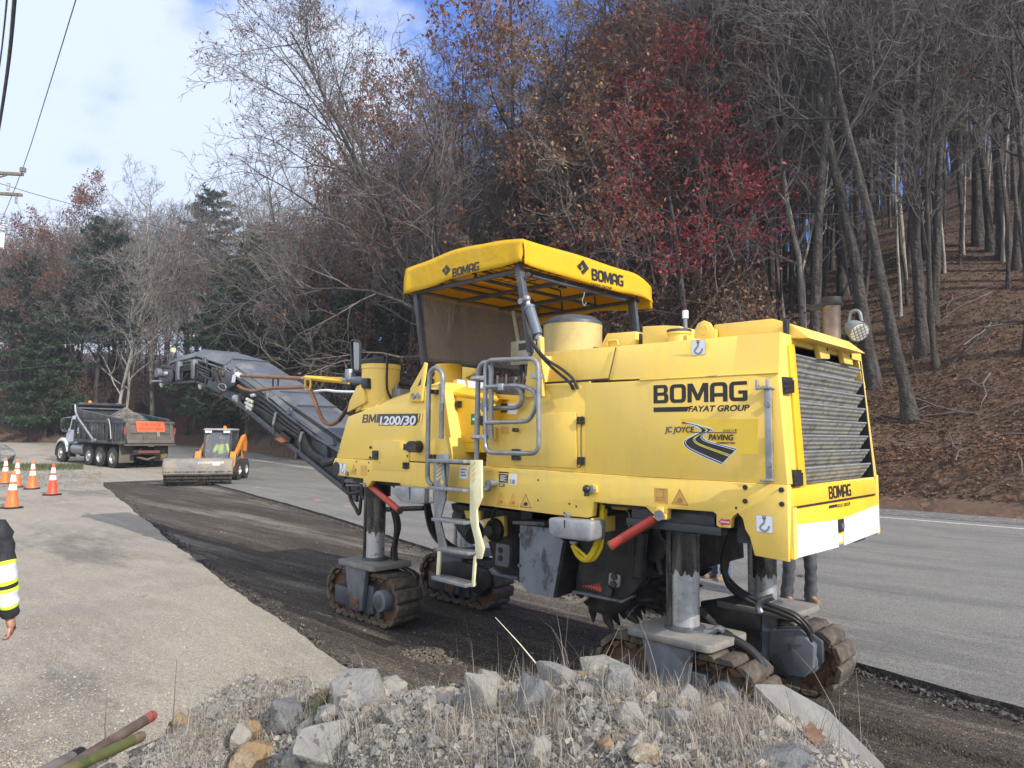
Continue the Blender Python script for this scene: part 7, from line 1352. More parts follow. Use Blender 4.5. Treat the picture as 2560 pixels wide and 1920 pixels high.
# slab
sl = [at_depth('n', *q) for q in ((1880, 1716, 3.36), (1958, 1716, 3.5), (2072, 1780, 3.62), (2215, 1922, 3.68), (2030, 1935, 3.05), (1962, 1795, 3.12))]; tag(MB().loft([q + np.array([0, 0, .02]) for q in sl], [q - np.array([0, 0, .14]) for q in sl]).build('stone_slab', M('grey_slab_stone', (.20, .192, .176), (.155, .15, .14), scale=4, rough=.9, dirt=(.25, .23, .195), dscale=5, bump=.4, bscale=18), None, bevel=.02), 'long flat grey stone slab along the right edge of the mound', 'slab')
# gravel
def stones(name, P, size, m, label, seed, lo=.5, hi=1.5, cat='gravel'):
    r = np.random.default_rng(seed); base = []
    for k in range(5): bm = rock_geo(900 + k, 9, (1, .8, .65), detail=0); bmesh.ops.triangulate(bm, faces=bm.faces); bm.verts.index_update(); base.append((np.array([v.co[:] for v in bm.verts]), np.array([[v.index for v in f.verts] for f in bm.faces]))); bm.free()
    V = []; F_ = []; o = 0; n = len(P)
    for k in range(5):
        Q = P[k::5]; m_ = len(Q); bv, bf = base[k]; s = size * np.exp(r.normal(0, .35, m_)); s = np.clip(s, size * lo, size * 2.4); a = r.uniform(0, 2 * PI, m_); b_ = r.normal(0, .5, m_); c, sn, cb, sb = np.cos(a), np.sin(a), np.cos(b_), np.sin(b_)
        x, y, z = bv[:, 0][None], bv[:, 1][None], bv[:, 2][None]; y2 = y * cb[:, None] - z * sb[:, None]; z2 = y * sb[:, None] + z * cb[:, None]; X = (x * c[:, None] - y2 * sn[:, None]) * s[:, None]; Y = (x * sn[:, None] + y2 * c[:, None]) * s[:, None]; Z = z2 * s[:, None]
        V.append((np.stack([X, Y, Z], -1) + Q[:, None, :]).reshape(-1, 3)); F_.append((bf[None] + (np.arange(m_) * len(bv))[:, None, None] + o).reshape(-1, 3)); o += m_ * len(bv)
    return tag(mesh_obj(name, np.concatenate(V), np.concatenate(F_), m, True), label, cat, kind='stuff')
GRV = island_mat('mixed_gravel', [(.18, .175, .165), (.25, .24, .22), (.12, .12, .12), (.21, .20, .185), (.31, .295, .265), (.19, .155, .11), (.15, .148, .148)], rough=.85); r = np.random.default_rng(8)
px = np.concatenate([r.uniform(320, 2180, 5000), r.uniform(330, 800, 5200)]); vv = r.uniform(-.05, 1.03, len(px)); P = np.array([m_pt(a, b) for a, b in zip(px, vv)]); stones('gravel', P, .014, GRV, 'loose grey gravel covering the foreground mound', 3)
px = np.concatenate([r.uniform(360, 2150, 420)]); P = np.array([m_pt(a, b) for a, b in zip(px, r.uniform(.0, 1.0, len(px)))]); P[:, 2] += .004; stones('rubble', P, .034, island_mat('broken_rock_rubble', [(.18, .175, .165), (.26, .25, .23), (.13, .128, .125), (.31, .295, .265), (.22, .18, .13), (.16, .155, .15)], rough=.9), 'broken fist sized rubble half buried over the mound', 14, cat='rubble')
px = np.concatenate([r.uniform(1000, 1300, 900), r.uniform(1450, 1700, 500)]); P = np.array([m_pt(a, b) for a, b in zip(px, r.uniform(.1, .95, len(px)))]); stones('pebbles', P, .022, GRV, 'coarser rounded pebbles between the foreground rocks', 4, cat='pebbles')
TANG = island_mat('tan_gravel', [(.29, .255, .205), (.34, .30, .24), (.24, .215, .18), (.30, .255, .19), (.36, .33, .29), (.21, .18, .14)], rough=.9)
P = []; 
while len(P) < 7500:
    a, b = r.uniform(-60, 760), 1920 - 380 * r.random() ** 1.7; q = on_z('n', a, b, .0); P.append(q)
P = np.array(P); P[:, 2] = .003; stones('loose_stones', P, .0075, TANG, 'tan loose stones spread over the near left pavement', 5, cat='stones')
xs = r.uniform(-28, -1, 3800); ya, yb2 = y_near(xs), y_far(xs); ys2 = ya + (yb2 - ya) * r.random(len(xs)); P = np.stack([xs, ys2, floor_z(xs, ys2) + .002], 1); stones('milled_chips', P, .0095, island_mat('milled_chip', [(.05, .045, .04), (.10, .09, .075), (.30, .27, .23), (.06, .055, .05), (.16, .14, .12), (.04, .037, .034)], rough=.9), 'asphalt chips scattered on the milled strip', 6, cat='chips')
for s_, off, dn in ((NEAR, .08, 3400), (FAR, -.12, 4200)):
    xs = r.uniform(-27, -.6, dn); f = y_near if s_ is NEAR else y_far; ys2 = f(xs) + np.sign(off) * np.abs(r.normal(0.02, .10, dn)); P = np.stack([xs, ys2, np.full(dn, -.055)], 1); stones('crumbled_asphalt', P, .021, island_mat('crumbled_asphalt', [(.035, .033, .032), (.06, .056, .052), (.10, .09, .08), (.045, .042, .04)], rough=.9), ('dark crumbs of asphalt along the near cut edge' if s_ is NEAR else 'dark crumbs of asphalt along the far cut edge'), 7, cat='crumbs')
q0 = on_z('n', 1080, 1640, -.07); P = q0 + np.stack([r.normal(0, .16, 900), r.normal(0, .10, 900), np.zeros(900)], 1); rr2 = np.hypot((P[:, 0] - q0[0]) / .16, (P[:, 1] - q0[1]) / .10); P[:, 2] = -.07 + .075 * np.exp(-rr2 ** 2 / 1.2) + r.uniform(-.012, .0, 900); stones('spoil_heap', P, .017, island_mat('spoil', [(.07, .06, .05), (.12, .105, .085), (.16, .14, .11), (.05, .045, .04)], rough=.95), 'small dark heap of spoil on the milled strip behind the mound', 9, cat='spoil')
# dry grass
def blades(name, roots, L, w, m, label, seed, lean_=.6, cat='grass'):
    r = np.random.default_rng(seed); n = len(roots); az = r.uniform(0, 2 * PI, n); l = L * np.exp(r.normal(0, .4, n)); D = np.stack([np.cos(az), np.sin(az), np.zeros(n)], 1); ln = np.abs(r.normal(0, lean_, n)); S = np.stack([-np.sin(az + r.normal(0, .8, n)), np.cos(az), np.zeros(n)], 1) * (w * r.uniform(.6, 1.4, n))[:, None]
    V = []
    for k, t in enumerate((0, .35, .7, 1)):
        c = roots + np.array([0, 0, 1]) * (l * t * np.cos(np.minimum(ln * (.4 + t), 1.7)))[:, None] + D * (l * t * np.sin(np.minimum(ln * (.4 + t), 1.7)))[:, None]; ww = S * (1 - .85 * t); V += [c - ww, c + ww]
    V = np.stack(V, 1).reshape(-1, 3); b = (np.arange(n) * 8)[:, None, None]; F_ = np.array([[0, 1, 3, 2], [2, 3, 5, 4], [4, 5, 7, 6]])[None] + b; return tag(mesh_obj(name, V, F_.reshape(-1, 4), m), label, cat, kind='stuff')
STRAW = island_mat('dry_straw', [(.27, .235, .19), (.34, .30, .25), (.20, .175, .14), (.30, .27, .23), (.40, .355, .28)], rough=.8, trans=.2)
def clump(spec):
    R = []
    for cx_, v0, n, sx_, sv in spec:
        for _ in range(n): R.append(m_pt(float(np.clip(r.normal(cx_, sx_), 330, 2230)), float(np.clip(r.normal(v0, sv), -.05, 1.0))))
    return np.array(R)
blades('dry_grass', clump([(1450, .5, 700, 120, .3), (1330, .35, 600, 80, .25), (700, .55, 700, 110, .25), (560, .3, 700, 90, .25), (1000, .3, 700, 130, .25), (450, .3, 300, 60, .3), (1150, .2, 500, 80, .2)]), .13, .0015, STRAW, 'dry grey grass and stems matted over the mound', 12, lean_=1.25)
blades('matted_grass', clump([(1640, .7, 1500, 100, .25), (1800, .55, 1700, 100, .3), (1900, .35, 900, 80, .25), (1750, .2, 900, 150, .2)]), .075, .0015, STRAW, 'short matted dry grass on the right part of the mound', 22, lean_=1.3)
blades('tall_dry_stems', clump([(1560, .8, 10, 60, .15), (1760, .8, 14, 100, .15), (1000, .7, 6, 60, .2), (1480, .9, 6, 60, .1), (700, .6, 6, 120, .3), (1960, .6, 8, 60, .2), (2110, .6, 30, 50, .3)]), .19, .0020, STRAW, 'taller straight dry stems standing out of the mound', 13, lean_=.55)
st_ = MB(); st_.tube([at_depth('n', 1358, 1680, 3.55), at_depth('n', 1300, 1610, 3.62), at_depth('n', 1238, 1543, 3.7)], [.004, .0032, .0015], 5); tag(st_.build('straw_stem', M('pale_straw', (.56, .50, .38), rough=.7)), 'single long pale straw stem slanting over the dark milled strip', 'stem')
for pts, lb in (([(430, 1850, 3.9), (437, 1730, 3.95), (442, 1648, 4.0)], 'thin dry weed stalk standing by the left gravel slope'), ([(268, 1900, 3.8), (262, 1820, 3.8), (267, 1745, 3.8)], 'thin dry weed stalk rising in front of the green pole')): tag(MB().tube([at_depth('n', *q) for q in pts], [.0035, .003, .0015], 5).build('weed_stalk', M('brown_stalk', (.13, .095, .07), rough=.8)), lb, 'stalk')
wd = np.array([m_px(805 + r.normal(0, 12), 1806 + r.normal(0, 8)) for _ in range(60)]); o = blades('weed', wd, .06, .006, island_mat('fresh_green', [(.12, .24, .03), (.20, .34, .04), (.09, .18, .03)], trans=.3), 'small bright green weed growing between foreground rocks', 14, .9, 'weed'); del o['kind']
# big oak leaf and smaller leaves
def oak_leaf(c, size, up, nrm, label):
    ol = [(0, 0), (.10, .16), (.34, .12), (.24, .30), (.52, .36), (.30, .50), (.46, .70), (.20, .68), (.13, .86), (0, 1.02)]; pts = ol + [(-x * .94, y + .02) for x, y in ol[::-1][1:-1]]; U = Vector(up).normalized(); Nn = Vector(nrm).normalized(); S_ = U.cross(Nn).normalized(); V = [Vector([float(t) for t in c]) + (S_ * x + U * y + Nn * (.25 * x * x - .1 * y * y)) * size for x, y in pts]
    mb = MB(); n = len(V); ctr = Vector([float(t) for t in c]) + U * size * .45; vs = V + [ctr, ctr + Nn * .0015] + [v + Nn * .0015 for v in V]; mb.add(vs, [((i + 1) % n, i, n) for i in range(n)] + [(n + 2 + i, n + 2 + (i + 1) % n, n + 1) for i in range(n)]); mb.tube([V[0], V[0] - U * size * .3], .0015, 4); return tag(mb.build('oak_leaf', M('brown_oak_leaf', (.12, .06, .032), (.075, .038, .022), scale=30, rough=.6, dirt=(.18, .10, .055), dscale=25), fix=False), label, 'leaf')
q = m_px(2040, 1905); oak_leaf(q + np.array([0, 0, .015]), .105, (-.35, .5, .75), (.5, -.5, .75), 'large lobed brown oak leaf standing on the right of the mound')
for s, x, y, z, lb in (('d', 1283, 1392, -.06, 'reddish fallen leaf on the milled strip behind the mound'), ('d', 2030, 1545, -.12, 'orange brown leaf lying in the milled strip at lower right'), ('d', 1722, 1245, 0, 'tan leaf lying on the road right of the standing worker')): oak_leaf(on_z(s, x, y, z) + np.array([0, 0, .012]), .11, (.8, .5, .12), (0.1, -.15, 1), lb)
# poles lying at the lower left
def pole(a, b, r_, m, label, tip=None, tipm=None, name='bamboo_pole', nodes=0):
    a, b = Vector([float(t) for t in a]), Vector([float(t) for t in b]); d = b - a; P = []; R_ = []
    for i in range(25): t = i / 24; P.append(a + d * t); R_.append(r_ * (.93 + .07 * t) * (1.06 if nodes and i % nodes == 0 else 1))
    o = tag(MB().tube(P, R_, 16).build(name, m), label, 'pole')
    if tip: MB().tube([b - d.normalized() * tip, b, b + d.normalized() * r_ * .5, b + d.normalized() * r_ * .8], [r_ * 1.05, r_ * 1.05, r_ * .85, .002], 16).build('pole_tip', tipm, o)
    return o
BAM = M('green_bamboo', (.055, .075, .022), (.08, .085, .03), scale=4, rough=.4, dirt=(.17, .115, .06), dscale=3.5, dlo=.5, dhi=.6, stretch=(1, 1, 1)); BRW = M('dark_weathered_wood', (.07, .05, .04), (.11, .08, .065), scale=6, rough=.7, dirt=(.2, .17, .14), dscale=8)
pole(at_depth('n', 40, 1985, 3.25), at_depth('n', 352, 1842, 3.95), .029, BAM, 'thick green bamboo pole lying at the lower left corner', .06, M('cut_bamboo_tip', (.16, .11, .06), (.10, .075, .05), scale=9), nodes=9)
pole(at_depth('n', 150, 1930, 3.5), at_depth('n', 380, 1790, 4.2), .030, BRW, 'dark wooden pole with a dull red painted tip', .07, M('dull_red_tip', (.30, .07, .055), (.24, .07, .06), scale=8, rough=.6))
pole(at_depth('n', 20, 1975, 3.2), at_depth('n', 200, 1884, 3.7), .033, M('grey_brown_pipe', (.10, .09, .085), (.14, .13, .12), rough=.55), 'grey brown pipe with a round black end cap', .07, BLKM, name='pipe')

# ================================================================== CONES
def cone_proto():
    root = thing('traffic_cone', '', 'traffic cone', (0, 0, 0), 0, 'traffic cones by the left of the milled strip', local=True); rad = lambda z: .152 - (.152 - .034) * (z - .05) / .93
    MB().prism_z([tuple(p[:2]) for p in round_poly([(-.20, -.20, 0), (.20, -.20, 0), (.20, .20, 0), (-.20, .20, 0)], .05)], .0, .05).build('base', BLK, root, bevel=.01)
    b = MB().lathe([(.168, .045), (.158, .075), (rad(.1), .1), (rad(.5), .5), (rad(.97), .97), (rad(.97) - .008, .985), (.012, .985)], n=32).build('cone_body', ORNG, root)
    for z0, z1 in ((.48, .63), (.70, .87)): MB().lathe([(rad(z0) + .001, z0), (rad(z0) + .004, z0 + .002), (rad(z1) + .004, z1 - .002), (rad(z1) + .001, z1)], n=32).build('collar', REFL, root)
    return root
c0 = cone_proto(); CN = [(29, 1271, 'nearest orange cone standing closest to the worker'), (130, 1238, 'reddish orange cone standing farthest right of the five'), (79.5, 1223, 'upright orange cone second from the right of the five'), (40.5, 1218, 'orange cone half hidden behind the nearest cone'), (11.5, 1210, 'orange cone at the left edge in front of the boulder')]
for i, (x, y, lb) in enumerate(CN):
    c = c0 if i == 0 else copy_tree(c0); p = on_z('n', x, y, .0); c.location = (float(p[0]), float(p[1]), float(gz(p[0]))); c.rotation_euler = (0, 0, .3 + .35 * i); c['label'] = lb
    if i == 1:
        for ch in c.children:
            if ch.name.startswith('cone_body'): ch.data = ch.data.copy(); ch.data.materials[0] = ORNGR
# grass verge by the cones
P = []
for _ in range(5200):
    a, b = K('6', 0, 0) if False else (0, 0); u = r.uniform(-120, 720); w_ = r.uniform(695, 765 - 10 * abs(u - 200) / 300); n6 = K(6, u, w_ + r.normal(0, 4)); q = on_z('n', n6[0], n6[1], .18); q[2] = float(gz(q[0])) + .0; P.append(on_z('n', n6[0], n6[1], float(q[2])))
blades('grass_verge', np.array(P), .10, .012, island_mat('lawn_green', [(.05, .085, .025), (.07, .115, .03), (.10, .12, .045), (.16, .13, .07)], trans=.3), 'patch of short green grass by the cones near the dump truck', 15, .7)
P = np.array([on_z('n', *K(6, r.uniform(0, 880), r.normal(808, 26)), .08) for _ in range(3500)]); P[:, 2] = gz(P[:, 0]) + .01; stones('gravel_spill', P, .03, GRV, 'grey gravel spread in front of the grass patch', 21)
# ================================================================== DUMP TRUCK (built in its own frame: x forward, y left, z up)
TYRE = M('tyre_rubber', (.028, .027, .026), (.05, .047, .043), scale=6, rough=.85, dirt=(.13, .115, .095), dscale=4, damt=.5, bump=.2, bscale=25)
RIM = M('polished_rim', (.55, .55, .54), (.42, .41, .40), scale=6, rough=.35, metal=.7, dirt=(.25, .21, .17), dscale=6, damt=.5)
WCAB = M('white_truck_paint', (.60, .64, .70), (.56, .60, .66), scale=2, rough=.3, spec=.5, dirt=(.40, .39, .36), dscale=2, damt=.4)
BED = M('black_dump_body', (.035, .037, .042), (.055, .056, .06), scale=3, rough=.5, dirt=(.15, .135, .115), dscale=1.6, dlo=.5, dhi=.72, damt=.75)
BEDG = M('dusty_tailgate', (.115, .10, .085), (.085, .078, .07), scale=3, rough=.75, dirt=(.05, .047, .044), dscale=2.4, damt=.6)
GLS = M('dark_glass', (.02, .025, .03), rough=.06, spec=.8)
def wheel(root, x, y, r_, w, rim_r, out, name='wheel', closed=False):
    pr = [(rim_r, -w / 2), (r_ * .90, -w / 2), (r_ * .985, -w * .38), (r_, -w * .2), (r_, w * .2), (r_ * .985, w * .38), (r_ * .90, w / 2), (rim_r, w / 2)]
    t = MB().lathe(pr, (x, y, r_), 'y', 36, False).build(name, TYRE, root, ang=40); tr_ = MB()
    for k in range(36):
        a = 2 * PI * k / 36
        for s in (-1, 1): a2 = a + s * .04; c, sn = math.cos(a2), math.sin(a2); e = .045; P = [(x + (r_ + .014) * math.cos(a2 + q), y + s * w * u, r_ + (r_ + .014) * math.sin(a2 + q)) for q, u in ((-e, .06), (e, .06), (e * .9, .47), (-e * .9, .47))]; Q = [(x + (r_ - .03) * math.cos(a2 + q), y + s * w * u, r_ + (r_ - .03) * math.sin(a2 + q)) for q, u in ((-e, .06), (e, .06), (e * .9, .47), (-e * .9, .47))]; tr_.loft(P, Q)
    tr_.build('tyre_tread', TYRE, t, flat=True)
    s = 1 if out > 0 else -1; rm = MB()
    if closed: rm.lathe([(rim_r, s * w * .48), (rim_r * .92, s * w * .42), (rim_r * .86, s * w * .36), (rim_r * .45, s * w * .40), (rim_r * .40, s * w * .62), (.001, s * w * .66)], (x, y, r_), 'y', 28, False)
    else: rm.lathe([(rim_r, s * w * .48), (rim_r * .95, s * w * .40), (rim_r * .84, s * -w * .1), (rim_r * .5, s * -w * .18), (rim_r * .42, s * w * .1), (.001, s * w * .12)], (x, y, r_), 'y', 28, False)
    for k in range(10): a = 2 * PI * k / 10; yy = y + s * w * (.40 if closed else -.16); rm.cyl((x + rim_r * .66 * math.cos(a), yy - s * .02, r_ + rim_r * .66 * math.sin(a)), (x + rim_r * .66 * math.cos(a), yy + s * .015, r_ + rim_r * .66 * math.sin(a)), .035 if closed else .02, 8)
    rm.build('rim', RIM, t); return t
hd, L0, ku = math.radians(-171.6), 6.1, 1.0
truck = thing('dump_truck', 'black tri axle dump truck with white cab and orange sign on its tailgate', 'dump truck', (-39.63, 13.04, float(gz(-39.63))), hd, local=True); truck.rotation_euler[1] = -math.atan(.018)
t = truck; WB = L0
for x in (0, 1.38 * ku):
    for y in (-1.08, -.74, .74, 1.08): wheel(t, x, y, .53, .30, .29, 1 if y > 0 else -1)
for y in (-1.02, 1.02): wheel(t, 2.72 * ku, y, .53, .32, .30, 1 if y > 0 else -1, closed=True); wheel(t, WB, y, .53, .32, .30, 1 if y > 0 else -1, closed=True)
ch = MB(); ch.box(-1.2, WB + .9, -.45, -.33, .75, 1.05); ch.box(-1.2, WB + .9, .33, .45, .75, 1.05)
for x in (0, 1.38 * ku, 2.72 * ku, WB): ch.cyl((x, -.95, .53), (x, .95, .53), .09, 12); ch.ball((x, 0, .53), .22)
ch.box(-1.25, -1.15, -.8, .8, .72, .95); ch.build('chassis', DARK, t, bevel=.01)
MB().box(-1.28, -1.25, -.55, .55, .80, .92).build('tail_bar', M('dull_red_bar', (.16, .05, .04), rough=.7), t); MB().tube([(-1.0, -.5, .6), (-1.1, 0, .45), (-1.0, .5, .6)], .06, 8).build('rear_pipe', BEDG, t)
zb0, zs, x_r, x_f = 1.32, 2.42, -1.30, 4.30 * ku
bd = MB(); 
for s in (-1, 1):
    bd.hexa([(x_r, s * 1.24, zb0), (x_f, s * 1.24, zb0), (x_f, s * 1.16, zb0), (x_r, s * 1.16, zb0)], [(x_r + .15, s * 1.24, zs), (x_f, s * 1.24, zs), (x_f, s * 1.16, zs), (x_r + .15, s * 1.16, zs)])
    bd.box(x_r, x_f, *sorted((s * 1.16, s * 1.30)), zb0 - .10, zb0 + .06); bd.box(x_r + .1, x_f, *sorted((s * 1.18, s * 1.30)), zs - .14, zs)
    for k in range(9): x = x_r + .35 + k * (x_f - x_r - .4) / 8; bd.hexa([(x - .07, s * 1.24, zb0 + .06), (x + .07, s * 1.24, zb0 + .06), (x + .07, s * 1.30, zb0 + .06), (x - .07, s * 1.30, zb0 + .06)], [(x - .05, s * 1.24, zs - .14), (x + .05, s * 1.24, zs - .14), (x + .05, s * 1.29, zs - .14), (x - .05, s * 1.29, zs - .14)])
bd.box(x_r, x_f, -1.2, 1.2, zb0 - .10, zb0 + .02); bd.box(x_f - .06, x_f, -1.24, 1.24, zb0, 3.25); bed = bd.build('dump_body', BED, t, bevel=.008)
for s in (-1, 1): MB().prism_y([(x_r + .45, zs), (x_f, zs), (x_f, zs + .58), (x_r + .45, zs + .10)], s * 1.22 - .02, s * 1.22 + .02).build('side_board', BED, bed, bevel=.006); MB().tube([(x_f, s * 1.22, zs + .59), (x_r + .45, s * 1.22, zs + .11)], .02, 6).build('board_rail', GREYL, bed)
cg = MB(); cg.box(x_f - .1, x_f + .75, -1.24, 1.24, 3.22, 3.30); cg.box(x_f - .12, x_f - .04, -1.24, 1.24, 2.5, 3.3); cg.box(x_f + .68, x_f + .75, -1.24, 1.24, 3.05, 3.25); cg.cyl((x_f - .25, -1.25, 3.28), (x_f - .25, 1.25, 3.28), .09, 12); cg.build('cab_shield', BED, bed, bevel=.01); MB().cyl((x_f - .22, -1.22, 3.05), (x_f - .22, 1.22, 3.05), .05, 10).build('tarp_roller', GREYL, bed)
MB().box(x_f - .1, x_f - .03, -1.1, 1.1, 2.6, 2.95).build('headboard', BEDG, bed)
for s in (1,): MB().tube(round_open([(x_f - .1, s * 1.36, 3.22), (x_f - .25, s * 1.38, 2.85), (x_f - .55, s * 1.38, 2.55), (1.75 * ku, s * 1.38, 1.36)], .2), .05, 10).build('tarp_arm', ALU, t)
MB().cyl((1.75 * ku, 1.28, 1.36), (1.75 * ku, 1.45, 1.36), .10, 14).build('arm_pivot', GALV, t)
tg = MB(); za, zz = zb0 - .02, zs + .02; xa, xb = x_r - .12, x_r + .18
tg.loft([(xa, -1.22, za), (xa, 1.22, za), (xb, 1.22, zz), (xb, -1.22, zz)], [(xa + .05, -1.22, za), (xa + .05, 1.22, za), (xb + .05, 1.22, zz), (xb + .05, -1.22, zz)])
def on_gate(y, v, o=0.0): return (xa + (xb - xa) * v - o, y, za + (zz - za) * v)
def gate_bar(y0, y1, v0, v1, o=.055): tg.loft([on_gate(y0, v0, o), on_gate(y1, v0, o), on_gate(y1, v1, o), on_gate(y0, v1, o)], [on_gate(y0, v0), on_gate(y1, v0), on_gate(y1, v1), on_gate(y0, v1)])
for v0, v1 in ((0, .16), (.44, .52), (.86, 1)): gate_bar(-1.22, 1.22, v0, v1)
for y0, y1 in ((-1.22, -1.02), (1.02, 1.22), (-.40, -.28), (.28, .40)): gate_bar(y0, y1, .0, 1, .05)
gate_o = tg.build('tailgate', BEDG, t, bevel=.012)
MB().box(x_r - .16, x_r + .05, -1.28, 1.28, zb0 - .14, zb0 - .06).build('tail_beam', BEDG, t, bevel=.008)
SGN = M('orange_sign_face', (.82, .12, .045), (.78, .12, .05), scale=3, rough=.5); sgv0, sgv1 = .52, .98; sg = MB(); yy0, yy1 = .72, -.72
q = [(p[0], p[1]) for p in round_poly([(yy0, sgv0, 0), (yy1, sgv0, 0), (yy1, sgv1, 0), (yy0, sgv1, 0)], .05)]; sg.loft([on_gate(y, v, .075) for y, v in q], [on_gate(y, v, .06) for y, v in q]); sign = sg.build('sign_board', SGN, t)
def gate_text(s, v0, v1, w):
    o_ = np.array(on_gate(w / 2, v0, .078)); mwt = truck.matrix_basis if False else None; u = np.array(on_gate(0, 1)) - np.array(on_gate(0, 0)); h = (v1 - v0) * float(np.linalg.norm(u)); text(s, o_, (0, -1, 0), u, h, INK, sign, bold=.012, width=w)
gate_text('WORK VEHICLE', .78, .90, 1.0); gate_text('FREQUENT TURNS', .59, .71, 1.24)
for y in (-.35, -.42): MB().loft([on_gate(y - .025, .3, .06), on_gate(y + .025, .3, .06), on_gate(y + .025, .54, .06), on_gate(y - .025, .54, .06)], [on_gate(y - .025, .3, .05), on_gate(y + .025, .3, .05), on_gate(y + .025, .54, .05), on_gate(y - .025, .54, .05)]).build('sign_bracket', ALU, sign)
for s in (-1, 1):
    MB().box(x_r - .02, x_r + .10, s * 1.27 - .03, s * 1.27 + .03, 1.75, 2.10).build('tail_lamp', M('red_lamp_lens', (.40, .06, .05), rough=.3), t)
    mf = MB().box(-.78, -.76, *sorted((s * .52, s * 1.26)), .30 if s > 0 else .38, 1.22).build('mud_flap', BEDG, t, bevel=.004)
LY = M('faded_gold_letters', (.35, .25, .05), rough=.6); strokes([[(.30 * math.cos(a), .11 * math.sin(a)) for a in np.linspace(.25, PI - .25, 9)], [(.30 * math.cos(a), -.11 * math.sin(a)) for a in np.linspace(.25, PI - .25, 9)]] + [[(x, -.05), (x, .05)] for x in (-.2, -.1, 0, .1, .2)], (-.785, -.89, .66), (0, -1, 0), (0, 0, 1), LY, mf, 'flap_emblem', w=.03)
# ladder and manual arm on the near side, white data marks
ld = MB()
for k in range(4): ld.box(-.15, .35, 1.30, 1.35, 1.45 + .25 * k, 1.49 + .25 * k)
ld.box(-.15, -.11, 1.30, 1.34, 1.3, 2.4); ld.box(.31, .35, 1.30, 1.34, 1.3, 2.4); ld.build('body_ladder', BED, t); MB().tube(round_open([(.45, 1.38, 2.48), (.25, 1.38, 2.5), (.05, 1.38, 2.1), (-.1, 1.38, 1.5)], .1), .03, 8).build('latch_arm', ALU, t)
for k in range(3): MB().box(x_f - .58, x_f - .42, 1.295, 1.30, 1.68 + .11 * k, 1.75 + .11 * k).build('white_mark', STK, t)
# load of milled asphalt, a thing of its own inside the body
n_ = 30; Pq = []
for i in range(n_ + 1):
    row = []
    for j in range(n_ + 1): u, v = i / n_, j / n_; x = x_r + .25 + (x_f - x_r - .4) * u; y = -1.14 + 2.28 * v; h = 1.7 + 1.45 * max(0, 1 - math.hypot((u - .52) / .62, (v - .45) / .70)) ** .8 * 1.0 + .03 * math.sin(17 * u + 9 * v) + .02 * math.sin(31 * v - 23 * u); row.append((x, y, h))
    Pq.append(row)
ldm = sheet('gravel_load', Pq, ground_mat('asphalt_millings', (.10, .09, .08), (.15, .135, .115), (.20, .18, .155), (.40, .37, .33), (1, 1, 1), bump=1, pebble=14, pb_amt=.6)); ldm.location = truck.location; ldm.rotation_euler = truck.rotation_euler; tag(ldm, 'heap of grey asphalt millings loaded in the dump truck body', 'load', kind='stuff')
